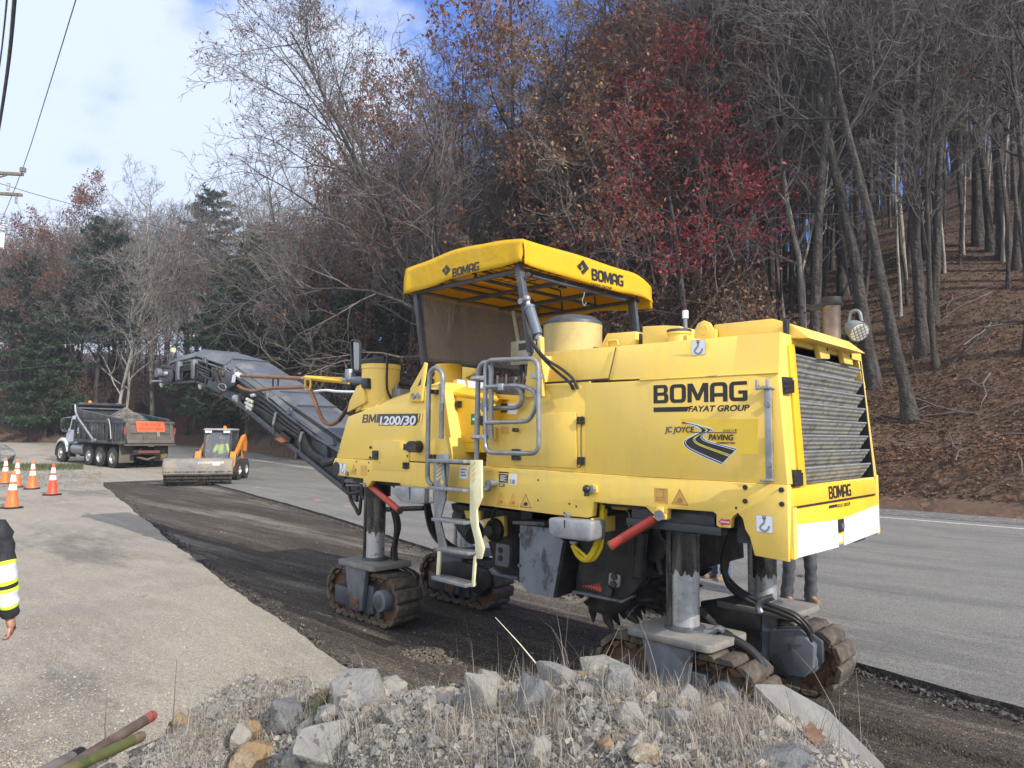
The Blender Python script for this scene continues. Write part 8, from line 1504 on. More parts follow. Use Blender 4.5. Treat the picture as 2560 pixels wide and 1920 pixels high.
# cab
cabp = [(4.45 * ku, 1.05), (4.45 * ku, 2.55), (4.6 * ku, 2.68), (5.35 * ku, 2.62), (5.58 * ku, 1.95), (5.75 * ku, 1.9), (5.75 * ku, 1.05)]; cab_o = MB().prism_y(cabp, -1.0, 1.0).build('cab', WCAB, t, bevel=.05, seg=3)
hood = MB().loft([(5.5 * ku, -.85, 1.0), (5.5 * ku, .85, 1.0), (5.5 * ku, .80, 1.98), (5.5 * ku, -.80, 1.98)], [(7.05 * ku, -.62, 1.0), (7.05 * ku, .62, 1.0), (7.0 * ku, .55, 1.66), (7.0 * ku, -.55, 1.66)]).build('hood', WCAB, t, bevel=.08, seg=3)
for s in (-1, 1):
    fd = MB(); pr = [(WB + .78 * math.cos(a), .58 + .80 * math.sin(a)) for a in np.linspace(-.25, PI * .98, 14)]; pin = [(WB + .64 * math.cos(a), .55 + .64 * math.sin(a)) for a in np.linspace(-.25, PI * .98, 14)][::-1]; fd.prism_y(pr + pin, *sorted((s * .62, s * 1.16))); fd.build('fender', WCAB, t, bevel=.03); fl2 = MB().prism_y([(WB + .66 * math.cos(a), .55 + .66 * math.sin(a)) for a in np.linspace(-.3, PI, 14)] + [(WB + .58 * math.cos(a), .55 + .58 * math.sin(a)) for a in np.linspace(-.3, PI, 14)][::-1], *sorted((s * .9, s * 1.19))).build('fender_flare', BLKM, t)
    MB().prism_y([(4.62 * ku, 1.85), (4.62 * ku, 2.45), (5.25 * ku, 2.42), (5.42 * ku, 1.85)], *sorted((s * 1.0, s * 1.008))).build('side_window', GLS, cab_o); dr_ = MB().prism_y([(4.55 * ku, 1.0), (4.55 * ku, 1.8), (5.5 * ku, 1.8), (5.5 * ku, 1.0)], *sorted((s * 1.0, s * 1.012))).build('door', WCAB, cab_o, bevel=.01); MB().box(4.7 * ku, 4.9 * ku, *sorted((s * 1.012, s * 1.03)), 1.62, 1.67).build('door_handle', BLKM, dr_)
    mr_ = MB().box(5.45 * ku, 5.6 * ku, *sorted((s * 1.28, s * 1.48)), 1.85, 2.45).build('mirror', BLKM, cab_o, bevel=.03); MB().tube([(5.3 * ku, s * 1.0, 2.55), (5.5 * ku, s * 1.36, 2.5), (5.52 * ku, s * 1.36, 1.75), (5.3 * ku, s * 1.0, 1.75)], .02, 6).build('mirror_arm', ALU, cab_o); MB().ball((6.3 * ku, s * 1.05, 1.9), .11).build('hood_mirror', ALU, hood); MB().tube([(6.3 * ku, s * 1.05, 1.88), (6.2 * ku, s * .7, 1.7)], .012, 6).build('mirror_arm', ALU, hood)
    ft = MB().cyl((3.35 * ku, s * .95, .82), (4.7 * ku, s * .95, .82), .31, 24).build('fuel_tank', GALV, t); MB().box(4.0 * ku, 5.2 * ku, *sorted((s * .7, s * 1.2)), 1.1, 1.16).build('cab_step', GALV, t); MB().prism_y([(4.9 * ku, .35), (4.9 * ku, 1.2), (5.15 * ku, 1.2), (5.3 * ku, .35)], *sorted((s * .85, s * 1.15))).build('step_panel', DARK, t, bevel=.02); MB().box(5.9 * ku, 6.0 * ku, *sorted((s * .82, s * .845)), 1.45, 1.75).build('hood_vent', INK, hood)
MB().prism_x([(-.85, 1.98), (.85, 1.98), (.8, 2.5), (-.8, 2.5)], 5.44 * ku, 5.50 * ku).build('windscreen', GLS, cab_o); MB().lathe([(.09, 0), (.09, .12), (.05, .18), (.001, .19)], (4.9 * ku, .3, 3.32), 'z', 14).build('beacon', AMBER, bed); MB().box(4.88 * ku, 4.92 * ku, .28, .32, 2.6, 3.32).build('beacon_post', GREYL, bed); MB().cyl((4.42 * ku, -.95, 1.2), (4.42 * ku, -.95, 3.4), .07, 12).build('exhaust_stack', ALU, t); MB().box(6.95 * ku, 7.15 * ku, -1.05, 1.05, .5, .85).build('front_bumper', ALU, t, bevel=.03)

# ================================================================== SWEEPER (skid steer with an angle broom)
wq = on_z('E', 1660, 1310, .06); hs_ = math.radians(-40); fx, fy = math.cos(hs_), math.sin(hs_)
SK = thing('sweeper', 'orange skid steer loader with dark cab and a wide dusty rotary broom in front', 'skid steer', (0, 0, 0), hs_, local=True)
OSK = M('orange_machine_paint', (.62, .215, .035), (.56, .20, .04), scale=3, rough=.45, dirt=(.40, .22, .10), dscale=3, damt=.5)
# front left wheel stands at local (0.45, 0.78)
SK.location = Vector((float(wq[0] - (fx * .45 - fy * .80)), float(wq[1] - (fy * .45 + fx * .80)), float(gz(wq[0])))); S_ = SK
for x in (-.62, .48):
    for s in (-1, 1): wheel(S_, x, s * .80, .43, .32, .21, s)
MB().prism_y([(-1.2, .45), (-1.2, 1.25), (-.75, 1.42), (-.5, 1.0), (.55, .75), (.75, .35), (-.9, .3)], -.62, .62).build('chassis', DARK, S_, bevel=.03)
MB().prism_y([(-1.45, .5), (-1.5, 1.15), (-1.1, 1.30), (-1.1, .45)], -.55, .55).build('rear_door', OSK, S_, bevel=.04)
cf = MB()
for s in (-1, 1):
    cf.hexa([(.50, s * .50, .85), (.58, s * .50, .85), (.58, s * .58, .85), (.50, s * .58, .85)], [(.42, s * .50, 2.08), (.50, s * .50, 2.08), (.50, s * .58, 2.08), (.42, s * .58, 2.08)]); cf.hexa([(-.58, s * .50, .95), (-.48, s * .50, .95), (-.48, s * .58, .95), (-.58, s * .58, .95)], [(-.55, s * .50, 2.08), (-.45, s * .50, 2.08), (-.45, s * .58, 2.08), (-.55, s * .58, 2.08)]); cf.box(-.5, .5, *sorted((s * .52, s * .57)), .85, 1.2)
    for k in range(5): cf.box(-.5, .45, *sorted((s * .54, s * .56)), 1.32 + .15 * k, 1.345 + .15 * k)
    for k in range(6): cf.box(-.45 + .17 * k, -.43 + .17 * k, *sorted((s * .54, s * .56)), 1.2, 2.05)
cf.box(-.6, .52, -.58, .58, 2.05, 2.12); cf.box(-.58, -.5, -.55, .55, .9, 2.05); cabf = cf.build('cab_frame', M('charcoal_cab', (.04, .042, .046), (.06, .06, .062), rough=.5), S_, bevel=.012)
MB().loft([(-.65, -.60, 2.12), (.60, -.60, 2.12), (.60, .60, 2.12), (-.65, .60, 2.12)], [(-.6, -.56, 2.20), (.52, -.56, 2.20), (.52, .56, 2.20), (-.6, .56, 2.20)]).build('cab_roof', M('grey_roof', (.22, .22, .215), (.28, .27, .25), scale=4, rough=.7), cabf, bevel=.02)
for y in (-.45, -.31, .31, .45): MB().box(.54, .60, y - .065, y + .065, 2.0, 2.10).build('work_light', LENS, cabf, bevel=.01)
MB().lathe([(.07, 0), (.07, .09), (.05, .11), (.001, .115)], (-.1, .1, 2.20), 'z', 14).build('beacon', AMBER, cabf)
GL2 = bpy.data.materials.new('clear_cab_glass'); GL2.use_nodes = True; g3 = GL2.node_tree; tb_ = g3.nodes.new('ShaderNodeBsdfTransparent'); tb_.inputs[0].default_value = (.93, .95, .97, 1); mz = g3.nodes.new('ShaderNodeMixShader'); mz.inputs[0].default_value = .80; g3.nodes['Principled BSDF'].inputs['Base Color'].default_value = (.35, .38, .42, 1); g3.nodes['Principled BSDF'].inputs['Roughness'].default_value = .1; g3.links.new(g3.nodes['Principled BSDF'].outputs[0], mz.inputs[1]); g3.links.new(tb_.outputs[0], mz.inputs[2]); g3.links.new(mz.outputs[0], g3.nodes['Material Output'].inputs['Surface'])
MB().loft([(.56, -.50, .90), (.56, .50, .90), (.47, .50, 2.03), (.47, -.50, 2.03)], [(.566, -.50, .90), (.566, .50, .90), (.476, .50, 2.03), (.476, -.50, 2.03)]).build('cab_door_glass', GL2, S_, flat=True)
for s in (-1, 1):
    ar = MB(); y0, y1 = sorted((s * .66, s * .80)); ar.prism_y([(-1.15, 1.15), (-1.2, 1.62), (-.92, 1.95), (-.55, 1.85), (.62, 1.05), (.86, .98), (.98, .55), (.80, .48), (.68, .86), (.45, .92), (-.66, 1.62), (-.88, 1.68), (-.95, 1.2)], y0, y1); arm = ar.build('lift_arm', OSK, S_, bevel=.015)
    MB().cyl((-.35, s * .73, .95), (.6, s * .73, .75), .05, 10).build('lift_cylinder', GALV, S_); MB().prism_y([(-1.35, .8), (-1.4, 1.70), (-1.15, 1.78), (-.95, 1.5), (-.92, .8)], *sorted((s * .56, s * .64))).build('rear_post', OSK, S_, bevel=.02)
    fr2 = MB().prism_y([(.62, .42), (.60, 1.12), (.70, 1.22), (.80, 1.05), (.90, .50), (.82, .38)], *sorted((s * .60, s * .84))).build('arm_front', OSK, S_, bevel=.02); MB().tube([(.75, s * .86, 1.1), (.85, s * .90, .85), (.88, s * .86, .6)], .02, 6).build('hydraulic_hose', BLK, S_)
MB().box(.78, .90, -.6, .6, .35, .75).build('coupler', DARK, S_, bevel=.02)
MB().prism_y([(-.35, .95), (-.35, 1.08), (.12, 1.10), (.15, .95)], -.28, .28).build('seat', BLKM, S_, bevel=.03); MB().prism_y([(-.42, 1.0), (-.48, 1.62), (-.36, 1.62), (-.28, 1.05)], -.27, .27).build('seat_back', BLKM, S_, bevel=.03)
# broom: its own frame, swung relative to the loader
bl_, br2 = on_z('E', 190, 1420, .05), on_z('E', 1590, 1400, .05); bc = (bl_ + br2) / 2; bw = float(np.linalg.norm((br2 - bl_)[:2])) * 1.0; ba = math.atan2(br2[1] - bl_[1], br2[0] - bl_[0]); 
ax_ = np.array([math.cos(ba), math.sin(ba), 0]); fw_ = np.array([math.sin(ba), -math.cos(ba), 0]); base_ = np.array([bc[0], bc[1], gz(bc[0])]) - fw_ * .38
inv = (Matrix.Translation(SK.location) @ Matrix.Rotation(hs_, 4, 'Z')).inverted()
def BW(u, f, z): return tuple(inv @ Vector(tuple(base_ + ax_ * u + fw_ * f + np.array([0, 0, z]))))
hwid = bw / 2; prof = [(-.42, .55), (-.30, .88), (.05, 1.02), (.30, .98), (.40, .82), (.43, .42)]; mb = MB(); A = [BW(-hwid, f, z) for f, z in prof]; B = [BW(hwid, f, z) for f, z in prof]; A2 = [BW(-hwid, f * .93, z - .04) for f, z in prof]; B2 = [BW(hwid, f * .93, z - .04) for f, z in prof]
n = len(prof); mb.add(A + B + A2 + B2, [(i, i + 1, n + i + 1, n + i) for i in range(n - 1)] + [(2 * n + i, 3 * n + i, 3 * n + i + 1, 2 * n + i + 1) for i in range(n - 1)] + [(n - 1, 2 * n - 1, 4 * n - 1, 3 * n - 1), (0, 2 * n, 3 * n, n)])
BRM = M('dusty_worn_broom_hood', (.17, .168, .165), (.13, .128, .13), scale=2, rough=.7, dirt=(.26, .215, .16), dscale=1.6, dlo=.36, dhi=.6, damt=.9); bh = mb.build('broom_hood', BRM, S_, bevel=.01)
for s in (-1, 1): MB().loft([BW(s * hwid, f, z) for f, z in prof] + [BW(s * hwid, -.1, .3)], [BW(s * (hwid - .03), f, z) for f, z in prof] + [BW(s * (hwid - .03), -.1, .3)]).build('broom_end_plate', BRM, bh)
bo_ = MB(); rr_b = random.Random(9)
for k in range(46):
    u = -hwid + .06 + (bw - .12) * k / 45; vs = []; m_ = 40
    P1 = []; P2 = []
    for j in range(m_): a = 2 * PI * j / m_; rad = .42 + (.05 if j % 2 else -.03) * rr_b.uniform(.4, 1.4); P1.append(BW(u - .02, rad * math.cos(a), .42 + rad * math.sin(a))); P2.append(BW(u + .02, (rad - .02) * math.cos(a + .05), .42 + (rad - .02) * math.sin(a + .05)))
    bo_.loft(P1, P2)
bo_.build('broom_bristles', M('dirty_black_bristles', (.03, .028, .026), (.07, .062, .052), scale=7, rough=.95), S_, flat=True)
text('SWEEPSTER', BW(-.05, .424, .80), np.array(BW(1, 0, 0)) - np.array(BW(0, 0, 0)), (0, 0, 1), .09, STK, bh, bold=.01, shear=.25, width=.95); MB().loft([BW(hwid - .75, .435, .74), BW(hwid - .48, .435, .74), BW(hwid - .48, .425, .86), BW(hwid - .75, .425, .86)], [BW(hwid - .75, .428, .74), BW(hwid - .48, .428, .74), BW(hwid - .48, .418, .86), BW(hwid - .75, .418, .86)]).build('white_label', STK, bh)
for k in range(2): MB().tube([BW(-.3 + .6 * k, -.3, .5), (.85, -.3 + .6 * k, .55)], .05, 8).build('broom_link', DARK, S_)

# ================================================================== PEOPLE
SKIN = M('skin', (.42, .22, .15), (.38, .19, .125), scale=8, rough=.5); HAIR = M('brown_hair', (.05, .035, .025), rough=.8)
def body_mesh(J, R, edges, name, parent, m):        # one continuous surface grown over the joints
    me = bpy.data.meshes.new(name); names = list(J); me.from_pydata([J[k] for k in names], [(names.index(a), names.index(b)) for a, b in edges], []); o = bpy.data.objects.new(name, me); COL.objects.link(o)
    sk_ = o.modifiers.new('skin', 'SKIN'); sv = me.skin_vertices[0].data
    for i, k in enumerate(names): sv[i].radius = R[k] if isinstance(R[k], tuple) else (R[k], R[k]); sv[i].use_root = (k == 'pelvis')
    o.modifiers.new('sub', 'SUBSURF').levels = 2; o.modifiers['sub'].render_levels = 2
    dg = bpy.context.evaluated_depsgraph_get(); dg.update(); nm = bpy.data.meshes.new_from_object(o.evaluated_get(dg)); bpy.data.objects.remove(o)
    nm.materials.clear(); nm.materials.append(m); nm.polygons.foreach_set('use_smooth', [True] * len(nm.polygons)); nm.name = name; o = bpy.data.objects.new(name, nm); COL.objects.link(o); adopt(o, parent); return o
def ring_tube(mb, secs, n=18):                     # secs: (centre, half width y, half depth x, material, axis normal)
    vs = []; 
    for c, a, b, *_ in secs:
        for j in range(n): t_ = 2 * PI * j / n; vs.append((c[0] + b * math.cos(t_), c[1] + a * math.sin(t_), c[2]))
    o = len(mb.v); mb.v += vs
    for i in range(len(secs) - 1):
        for j in range(n): mb.f.append([o + i * n + j, o + i * n + (j + 1) % n, o + (i + 1) * n + (j + 1) % n, o + (i + 1) * n + j]); mb.m.append(secs[i][3] if len(secs[i]) > 3 else 0)
def limb_rings(mb, pts, rads, mats, n=14, wr=0.0, seed=0):
    rr3 = random.Random(seed); P = [Vector(p) for p in pts]; o = len(mb.v); k = len(P); up_ = None
    for i in range(k):
        t_ = (P[min(i + 1, k - 1)] - P[max(i - 1, 0)]).normalized(); u = t_.orthogonal().normalized() if up_ is None else (up_ - t_ * up_.dot(t_)).normalized(); up_ = u; w = t_.cross(u)
        for j in range(n): a = 2 * PI * j / n; r1 = rads[i] * (1 + wr * math.sin(3 * a + i * 1.9) + wr * rr3.uniform(-1, 1) * .5); mb.v.append(tuple(P[i] + (u * math.cos(a) + w * math.sin(a)) * r1))
    for i in range(k - 1):
        for j in range(n): mb.f.append([o + i * n + j, o + i * n + (j + 1) % n, o + (i + 1) * n + (j + 1) % n, o + (i + 1) * n + j]); mb.m.append(mats[i] if hasattr(mats, '__len__') else mats)
def lerp_path(pts, n): 
    P = smooth_pts(pts, n); return P
def person(label, loc, rz, jacket, trousers, boots, hat=None, arms=None, legs=None, hair=True, sleeve_bands=None, seated=False):
    root = thing('person', label, 'person', loc, rz, local=True); h0 = .93
    a_ = dict(L=[(0, .20, 1.42), (-.02, .25, 1.14), (.06, .27, .88)], R=[(0, -.20, 1.42), (-.02, -.25, 1.14), (.06, -.27, .88)]); a_.update(arms or {})
    l_ = dict(L=[(0, .10, .90), (.02, .11, .49), (-.02, .12, .08)], R=[(0, -.10, .90), (.02, -.11, .49), (-.02, -.12, .08)]); l_.update(legs or {})
    J = {'pelvis': (0, 0, h0), 'waist': (0, 0, 1.08), 'chest': (0, 0, 1.32), 'neck': (.01, 0, 1.47), 'jaw': (.03, 0, 1.56), 'head': (.02, 0, 1.66), 'crown': (.01, 0, 1.74)}; R = {'pelvis': (.15, .11), 'waist': (.14, .10), 'chest': (.16, .11), 'neck': (.055, .06), 'jaw': (.062, .075), 'head': (.078, .095), 'crown': (.055, .065)}
    E_ = [('pelvis', 'waist'), ('waist', 'chest'), ('chest', 'neck'), ('neck', 'jaw'), ('jaw', 'head'), ('head', 'crown')]
    for s in 'LR':
        for k, (nm, q) in enumerate(zip(('sh', 'el', 'wr'), a_[s])): J[nm + s] = q; R[nm + s] = (.058, .045, .03)[k]
        for k, (nm, q) in enumerate(zip(('hi', 'kn', 'an'), l_[s])): J[nm + s] = q; R[nm + s] = (.085, .058, .042)[k]
        w_, e_ = Vector(a_[s][2]), Vector(a_[s][1]); d = (w_ - e_).normalized(); sd = 1 if s == 'L' else -1; inw = Vector((0, -sd, 0)); fwd = d.cross(inw).normalized() * (1 if d.cross(inw).x > 0 else -1); palm = w_ + d * .085; J['pa' + s] = tuple(palm); R['pa' + s] = (.034, .02)
        E_ += [('chest', 'sh' + s), ('sh' + s, 'el' + s), ('el' + s, 'wr' + s), ('wr' + s, 'pa' + s), ('pelvis', 'hi' + s), ('hi' + s, 'kn' + s), ('kn' + s, 'an' + s)]
        toe = Vector(l_[s][2]) + Vector((.16, 0, -.05)); J['to' + s] = tuple(toe); R['to' + s] = .035; E_.append(('an' + s, 'to' + s))
    body = body_mesh(J, R, E_, 'body', root, SKIN)
    fg = MB()                                      # five separate curled fingers on each hand, joined into the body
    for s in 'LR':
        w_, e_ = Vector(a_[s][2]), Vector(a_[s][1]); d = (w_ - e_).normalized(); sd = 1 if s == 'L' else -1; inw = Vector((0, -sd, 0)); fwd = d.cross(inw).normalized(); fwd = fwd if fwd.x > 0 else -fwd; palm = w_ + d * .085
        for k, ln_ in enumerate((.072, .082, .076, .06)):
            b0 = palm + fwd * (.028 - .019 * k); c1 = b0 + d * ln_ * .5 + inw * .010; c2 = c1 + (d * .7 + inw * .7).normalized() * ln_ * .34; c3 = c2 + (d * .25 + inw).normalized() * ln_ * .3; fg.tube([b0 - d * .02, c1, c2, c3], [.0105, .0095, .0085, .006], 8)
        tb0 = w_ + d * .03 + fwd * .03; fg.tube([tb0 - fwd * .012, tb0 + d * .03 + fwd * .016, tb0 + d * .055 + fwd * .014 + inw * .018, tb0 + d * .075 + inw * .028], [.013, .012, .0105, .007], 8)
        fg.loft([palm + d * .015 + fwd * .038 + inw * .008, palm + d * .015 - fwd * .036 + inw * .008, palm + d * .015 - fwd * .036 - inw * .012, palm + d * .015 + fwd * .038 - inw * .012], [w_ + fwd * .026 + inw * .014, w_ - fwd * .026 + inw * .014, w_ - fwd * .026 - inw * .014, w_ + fwd * .026 - inw * .014])
    nose = MB(); fg.tube([(.098, 0, 1.665), (.118, 0, 1.63), (.10, 0, 1.615)], [.008, .015, .011], 8)
    for s in (-1, 1): fg.ball((.02, s * .085, 1.645), .02, 8, 6, (.7, .4, 1.2))
    bm = bmesh.new(); bm.from_mesh(body.data); tmp = bpy.data.meshes.new('t'); tmp.from_pydata(fg.v, [], fg.f); bm.from_mesh(tmp); bmesh.ops.recalc_face_normals(bm, faces=bm.faces); bm.to_mesh(body.data); bm.free(); body.data.polygons.foreach_set('use_smooth', [True] * len(body.data.polygons)); bpy.data.meshes.remove(tmp)
    for s in (-1, 1): MB().ball((.098, s * .033, 1.675), .012, 8, 6).build('eye', INK, body)
    MB().tube([(.102, -.025, 1.585), (.108, 0, 1.583), (.102, .025, 1.585)], .005, 6).build('mouth', M('lips', (.28, .11, .09), rough=.5), body)
    if hair: MB().ball((.0, 0, 1.70), .098, 16, 10, (1.0, .86, .85)).build('hair', HAIR, root)
    if hat: hm = MB().lathe([(.125, 1.70), (.135, 1.705), (.118, 1.73), (.112, 1.79), (.085, 1.84), (.001, 1.86)], n=22); hm.box(.09, .17, -.07, .07, 1.70, 1.712); hm.build('hard_hat', hat, root, bevel=.004)
    tors = MB(); tors.mi = 0; jm = jacket if isinstance(jacket, (list, tuple)) else [jacket]
    zt_ = [(.84, .185, .13), (.90, .19, .135), (1.02, .175, .125), (1.07, .178, .127), (1.12, .182, .13), (1.22, .19, .135), (1.32, .198, .135), (1.38, .195, .125), (1.44, .15, .10), (1.49, .075, .075)]
    bands = [0, 0, 1, 2, 1, 0, 0, 0, 0] if len(jm) > 2 else [0] * 9
    ring_tube(tors, [((0, 0, z), a, b, bands[min(i, 8)]) for i, (z, a, b) in enumerate(zt_)])
    for s in 'LR':
        sh_, el_, wr_ = a_[s]; pts = [Vector(sh_) + Vector((0, .06 if s == 'R' else -.06, .01))] + list(lerp_path([sh_, el_, wr_], 12)); k = len(pts); rd = [.075] + [.082 - .030 * (i / (k - 2)) + .004 * math.sin(i * 1.7) for i in range(k - 1)]; rd[-1] *= .86; rd[-2] *= .95
        mt_ = [0] * k
        if len(jm) > 2:
            for i in range(k):
                f = i / (k - 1); mt_[i] = 1 if (.34 < f < .40 or .52 < f < .575 or .62 < f < .68 or .80 < f < .85) else (2 if (.40 <= f <= .52 or .68 <= f <= .80) else 0)
        limb_rings(tors, pts, rd, mt_, 18, .045, 3)
    tors.build('jacket', jm, root, fix=True, ang=60)
    tr2 = MB(); ring_tube(tr2, [((0, 0, z), a, b, 0) for z, a, b in ((.80, .15, .115), (.86, .175, .13), (.95, .17, .125), (1.02, .16, .115))])
    for s in 'LR':
        hi, kn, an = [Vector(q) for q in l_[s]]; pts = list(lerp_path([tuple(hi + Vector((0, 0, .02))), tuple(kn), tuple(an + Vector((0, 0, -.02)))], 9)); k = len(pts); limb_rings(tr2, pts, [.102 - .030 * min(i / (k * .55), 1) + .006 * math.sin(i * 2.1) + (.006 if i > k - 4 else 0) for i in range(k)], 0, 16, .035, 5)
    tr2.build('trousers', trousers, root, ang=60)
    for s in 'LR':
        an = Vector(l_[s][2]); bt = MB(); secs = [(-.085, .036, .055), (-.05, .044, .085), (.02, .046, .07), (.10, .050, .055), (.16, .046, .05), (.20, .028, .04)]; vs = []
        for x, hw, ht in secs:
            for y, z in ((-hw, 0), (hw, 0), (hw, ht * .6), (hw * .6, ht + .02), (-hw * .6, ht + .02), (-hw, ht * .6)): vs.append((an.x + x, an.y + y, an.z - .08 + z))
        bt.add(vs, [(i * 6 + j, i * 6 + (j + 1) % 6, i * 6 + 6 + (j + 1) % 6, i * 6 + 6 + j) for i in range(5) for j in range(6)] + [(0, 1, 2, 3, 4, 5), (30, 31, 32, 33, 34, 35)]); bt.tube([an + Vector((-.02, 0, -.02)), an + Vector((-.02, 0, .10))], .055, 12); bt.build('boot', boots, root, bevel=.012)
    return root
HV = M('hi_vis_yellow', (.62, .80, .05), (.58, .74, .06), scale=9, rough=.7); RFL = M('silver_reflective_tape', (.68, .70, .74), (.60, .62, .66), scale=30, rough=.4); BJ = M('black_jacket_fabric', (.018, .018, .021), (.03, .03, .034), scale=14, rough=.85, bump=.2, bscale=50); JEAN = M('blue_denim', (.055, .085, .16), (.08, .12, .21), scale=10, rough=.85); DKT = M('dark_grey_work_trousers', (.05, .053, .06), (.075, .078, .085), scale=6, rough=.85, bump=.3, bscale=16); BOOT = M('tan_work_boot', (.22, .16, .10), (.16, .12, .08), scale=9, rough=.7); BTB = M('black_boot', (.03, .028, .026), rough=.6)
HATW = M('white_hard_hat', (.62, .62, .60), (.5, .5, .48), rough=.4); GREYSH = M('grey_work_shirt', (.16, .165, .17), rough=.85)
# worker at the left edge: only the right arm reaches into the frame
hnd = at_depth('n', 22, 1585, 4.35); hd2 = math.atan2(FW[1], FW[0]) + math.radians(18); c, s = math.cos(hd2), math.sin(hd2); loc = np.array([hnd[0] - (c * .02 + s * .30), hnd[1] - (s * .02 - c * .30), 0])
person('worker in a black jacket with yellow and silver sleeve bands at the left edge', tuple(loc), hd2, [BJ, HV, RFL], DKT, BTB, HATW, arms={'R': [(0, -.21, 1.42), (-.03, -.275, 1.15), (.02, -.30, .895)]})
p = on_z('d', 1725, 1303, 0); a2 = math.atan2(-p[1], -p[0]); person('worker in dark grey trousers standing behind the rear of the milling machine', (float(p[0]), float(p[1]), 0), a2 + .5, [M('orange_vest', (.7, .2, .04), rough=.8)], DKT, BOOT, HATW, legs={'L': [(0, .11, .90), (.03, .15, .49), (-.02, .17, .08)], 'R': [(0, -.10, .90), (.01, -.12, .49), (-.05, -.13, .08)]})
p = on_z('d', 1552, 1250, 0); person('worker in blue jeans standing behind the rear columns of the machine', (float(p[0]), float(p[1]), 0), a2 - .6, [GREYSH], JEAN, BOOT, HATW)
dv_ = inv.inverted() @ Vector((-.12, 0, .04)); person('sweeper driver in a yellow safety vest and white hard hat seated in the cab', tuple(dv_), hs_, [HV], DKT, BTB, HATW, arms={'L': [(0, .20, 1.42), (.10, .28, 1.18), (.34, .24, 1.12)], 'R': [(0, -.20, 1.42), (.10, -.28, 1.18), (.34, -.24, 1.12)]}, legs={'L': [(.02, .11, .93), (.42, .14, .98), (.50, .14, .62)], 'R': [(.02, -.11, .93), (.42, -.14, .98), (.50, -.14, .62)]})

# ================================================================== POWER LINE
WOOD = M('weathered_pole_wood', (.15, .125, .105), (.22, .19, .165), scale=5, rough=.9, stretch=(3, 3, .3)); PORC = M('grey_insulator', (.42, .43, .44), rough=.3); WIRE = M('line_wire', (.05, .05, .055), rough=.5)
dP = 24.0; pt = at_depth('n', -34, 400, dP); base_p = (float(pt[0]), float(pt[1]), float(gz(pt[0])))
up_ = thing('utility_pole', 'wooden utility pole at the left edge with two crossarms and white cutouts', 'utility pole', base_p)
MB().tube([(base_p[0], base_p[1], base_p[2] - .5), (base_p[0], base_p[1], float(pt[2]) + .6)], [.17, .12], 14).build('pole_shaft', WOOD, up_)
def arm(py0, py1, x1, dep1, w=.055):
    e = at_depth('n', x1, py1, dep1); c = np.array([base_p[0], base_p[1], at_depth('n', -34, py0, dP)[2]]); st = c * 2 - e; st[2] = c[2]; return bar('crossarm', st, e, .10, .13, WOOD, up_, .008), c, e
a1, c1, e1 = arm(418, 436, 56, 23.6); a2_, c2_, e2 = arm(472, 487, 53, 23.6)
bar('crossarm_brace', c1 + np.array([0, 0, -.5]), at_depth('n', 16, 438, 23.7) , .04, .05, WOOD, up_)
def insul(p, h=.28, r_=.06, parent=up_, m=PORC, down=False):
    sg = -1 if down else 1; pr = []
    for k in range(5): pr += [(r_ * .55, sg * h * (k / 5)), (r_, sg * h * (k / 5 + .06)), (r_ * .9, sg * h * (k / 5 + .12))]
    return MB().lathe(pr + [(r_ * .4, sg * h)], tuple(map(float, p)), 'z', 14).build('insulator', m, parent)
i1 = at_depth('n', 57, 430, 23.6); insul(i1, .16, .10); insul(at_depth('n', 20, 476, 23.6), .28, .055); insul(at_depth('n', 41, 490, 23.6), .26, .05, down=True)
MB().tube(smooth_pts([at_depth('n', *q, 23.6) for q in ((41, 508), (52, 530), (52, 545), (40, 555), (18, 552))], 6), .006, 5).build('jumper_wire', WIRE, up_)
tx = at_depth('n', 6, 600, 23.6); ctp = MB(); q1, q2 = at_depth('n', 5, 582, 23.6), at_depth('n', 9, 612, 23.6); ctp.box(float(tx[0]) - .05, float(tx[0]) + .05, float(tx[1]) - .05, float(tx[1]) + .05, float(q2[2]) - .1, float(q1[2])); ctp.build('white_cutout', STK, up_, bevel=.01); MB().box(float(tx[0]) - .10, float(tx[0]) - .06, float(tx[1]) - .1, float(tx[1]) - .05, float(q2[2]) - .05, float(q1[2]) - .02).build('white_cutout', STK, up_)
insul(at_depth('n', 8, 578, 23.6), .42, .075); insul(at_depth('n', 22, 585, 23.6), .28, .05); MB().tube([at_depth('n', -34, 590, 24), at_depth('n', 22, 586, 23.6)], .03, 6).build('cutout_arm', GALV, up_)
def wire(pts, r_, label, n=12): return tag(MB().tube(smooth_pts(pts, n), r_, 6).build('power_line', WIRE), label, 'wire')
wire([at_depth('n', 0, 562, 30), i1 + np.array([0, 0, .16]), at_depth('n', 120, 225, 18), at_depth('n', 190, -2, 14), at_depth('n', 280, -300, 10)], .011, 'power line rising from the upper crossarm to the top of the picture')
wire([at_depth('n', -60, 440, 23), at_depth('n', 140, 500, 27), at_depth('n', 420, 572, 36), at_depth('n', 809, 672, 60)], .012, 'power line crossing from the lower crossarm toward the woods')
wire([at_depth('n', -20, 420, 14), at_depth('n', 2, 290, 11), at_depth('n', 22, 150, 9), at_depth('n', 36, 0, 7.5), at_depth('n', 46, -160, 6.5)], .022, 'thick cable hanging at the top left corner, right of its thinner twin')
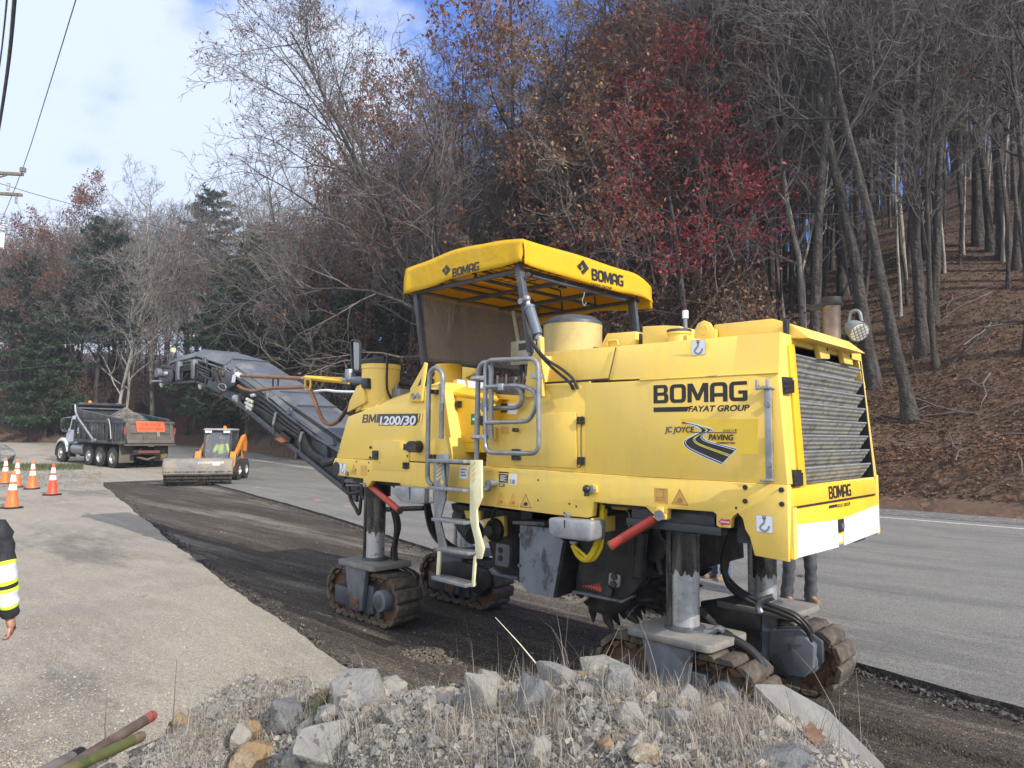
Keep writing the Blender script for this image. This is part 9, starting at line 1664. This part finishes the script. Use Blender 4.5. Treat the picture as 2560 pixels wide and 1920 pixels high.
wire([at_depth('n', -25, 330, 14), at_depth('n', -2, 170, 11), at_depth('n', 8, 90, 9.5), at_depth('n', 17, 0, 8), at_depth('n', 24, -100, 7)], .011, 'thinner cable at the very top left corner')
wire([at_depth('n', -30, 930, 40), at_depth('n', 250, 900, 45), at_depth('n', 480, 868, 52)], .010, 'thin line low across the woods left of the conveyor head')
wire([at_depth('n', -30, 782, 40), at_depth('n', 120, 820, 44), at_depth('n', 320, 880, 52)], .010, 'thin line sagging across the woods above the dump truck')
q = on_hill('d', 325, 905); tag(MB().tube([q + np.array([0, 0, -.4]), q + np.array([0, 0, 9.5])], [.15, .11], 12).build('wooden_post', M('grey_pole_wood', (.26, .235, .205), (.20, .18, .16), scale=4, rough=.9)), 'plain grey wooden post at the wood edge behind the dump truck', 'post')
# orange survey marks sprayed on the far pavement
MK = M('orange_spray_mark', (.70, .20, .10), (.62, .24, .15), scale=30, rough=.9)
for i, (a, b) in enumerate(((395, 248), (345, 330), (1475, 1120), (1265, 1245), (1430, 1555), (1690, 1610), (912, 1445))):
    if i >= 2: pq = on_z(5, a, b, .006)
    else: continue
    tag(MB().prism_z([(float(pq[0]) - .22, float(pq[1]) - .03), (float(pq[0]) + .15, float(pq[1]) - .05), (float(pq[0]) + .20, float(pq[1]) + .02), (float(pq[0]) - .15, float(pq[1]) + .04)], .002, .007).build('survey_mark', MK), None, None, None, 'structure')
HZ = MB().box(-175, 100, -112, 165, -2, 92).build('haze', [], None, flat=True); hm_ = bpy.data.materials.new('thin_haze'); hm_.use_nodes = True; hn = hm_.node_tree; hn.nodes.clear(); ho = hn.nodes.new('ShaderNodeOutputMaterial'); hv = hn.nodes.new('ShaderNodeVolumePrincipled'); hv.inputs['Color'].default_value = (.80, .84, .92, 1); hv.inputs['Density'].default_value = .0009; hv.inputs['Anisotropy'].default_value = .3; hn.links.new(hv.outputs[0], ho.inputs['Volume']); HZ.data.materials.append(hm_); tag(HZ, 'thin pale haze in the valley air', 'haze', kind='stuff')
for o in bpy.data.objects:
    if 'local_parts' in o: del o['local_parts']
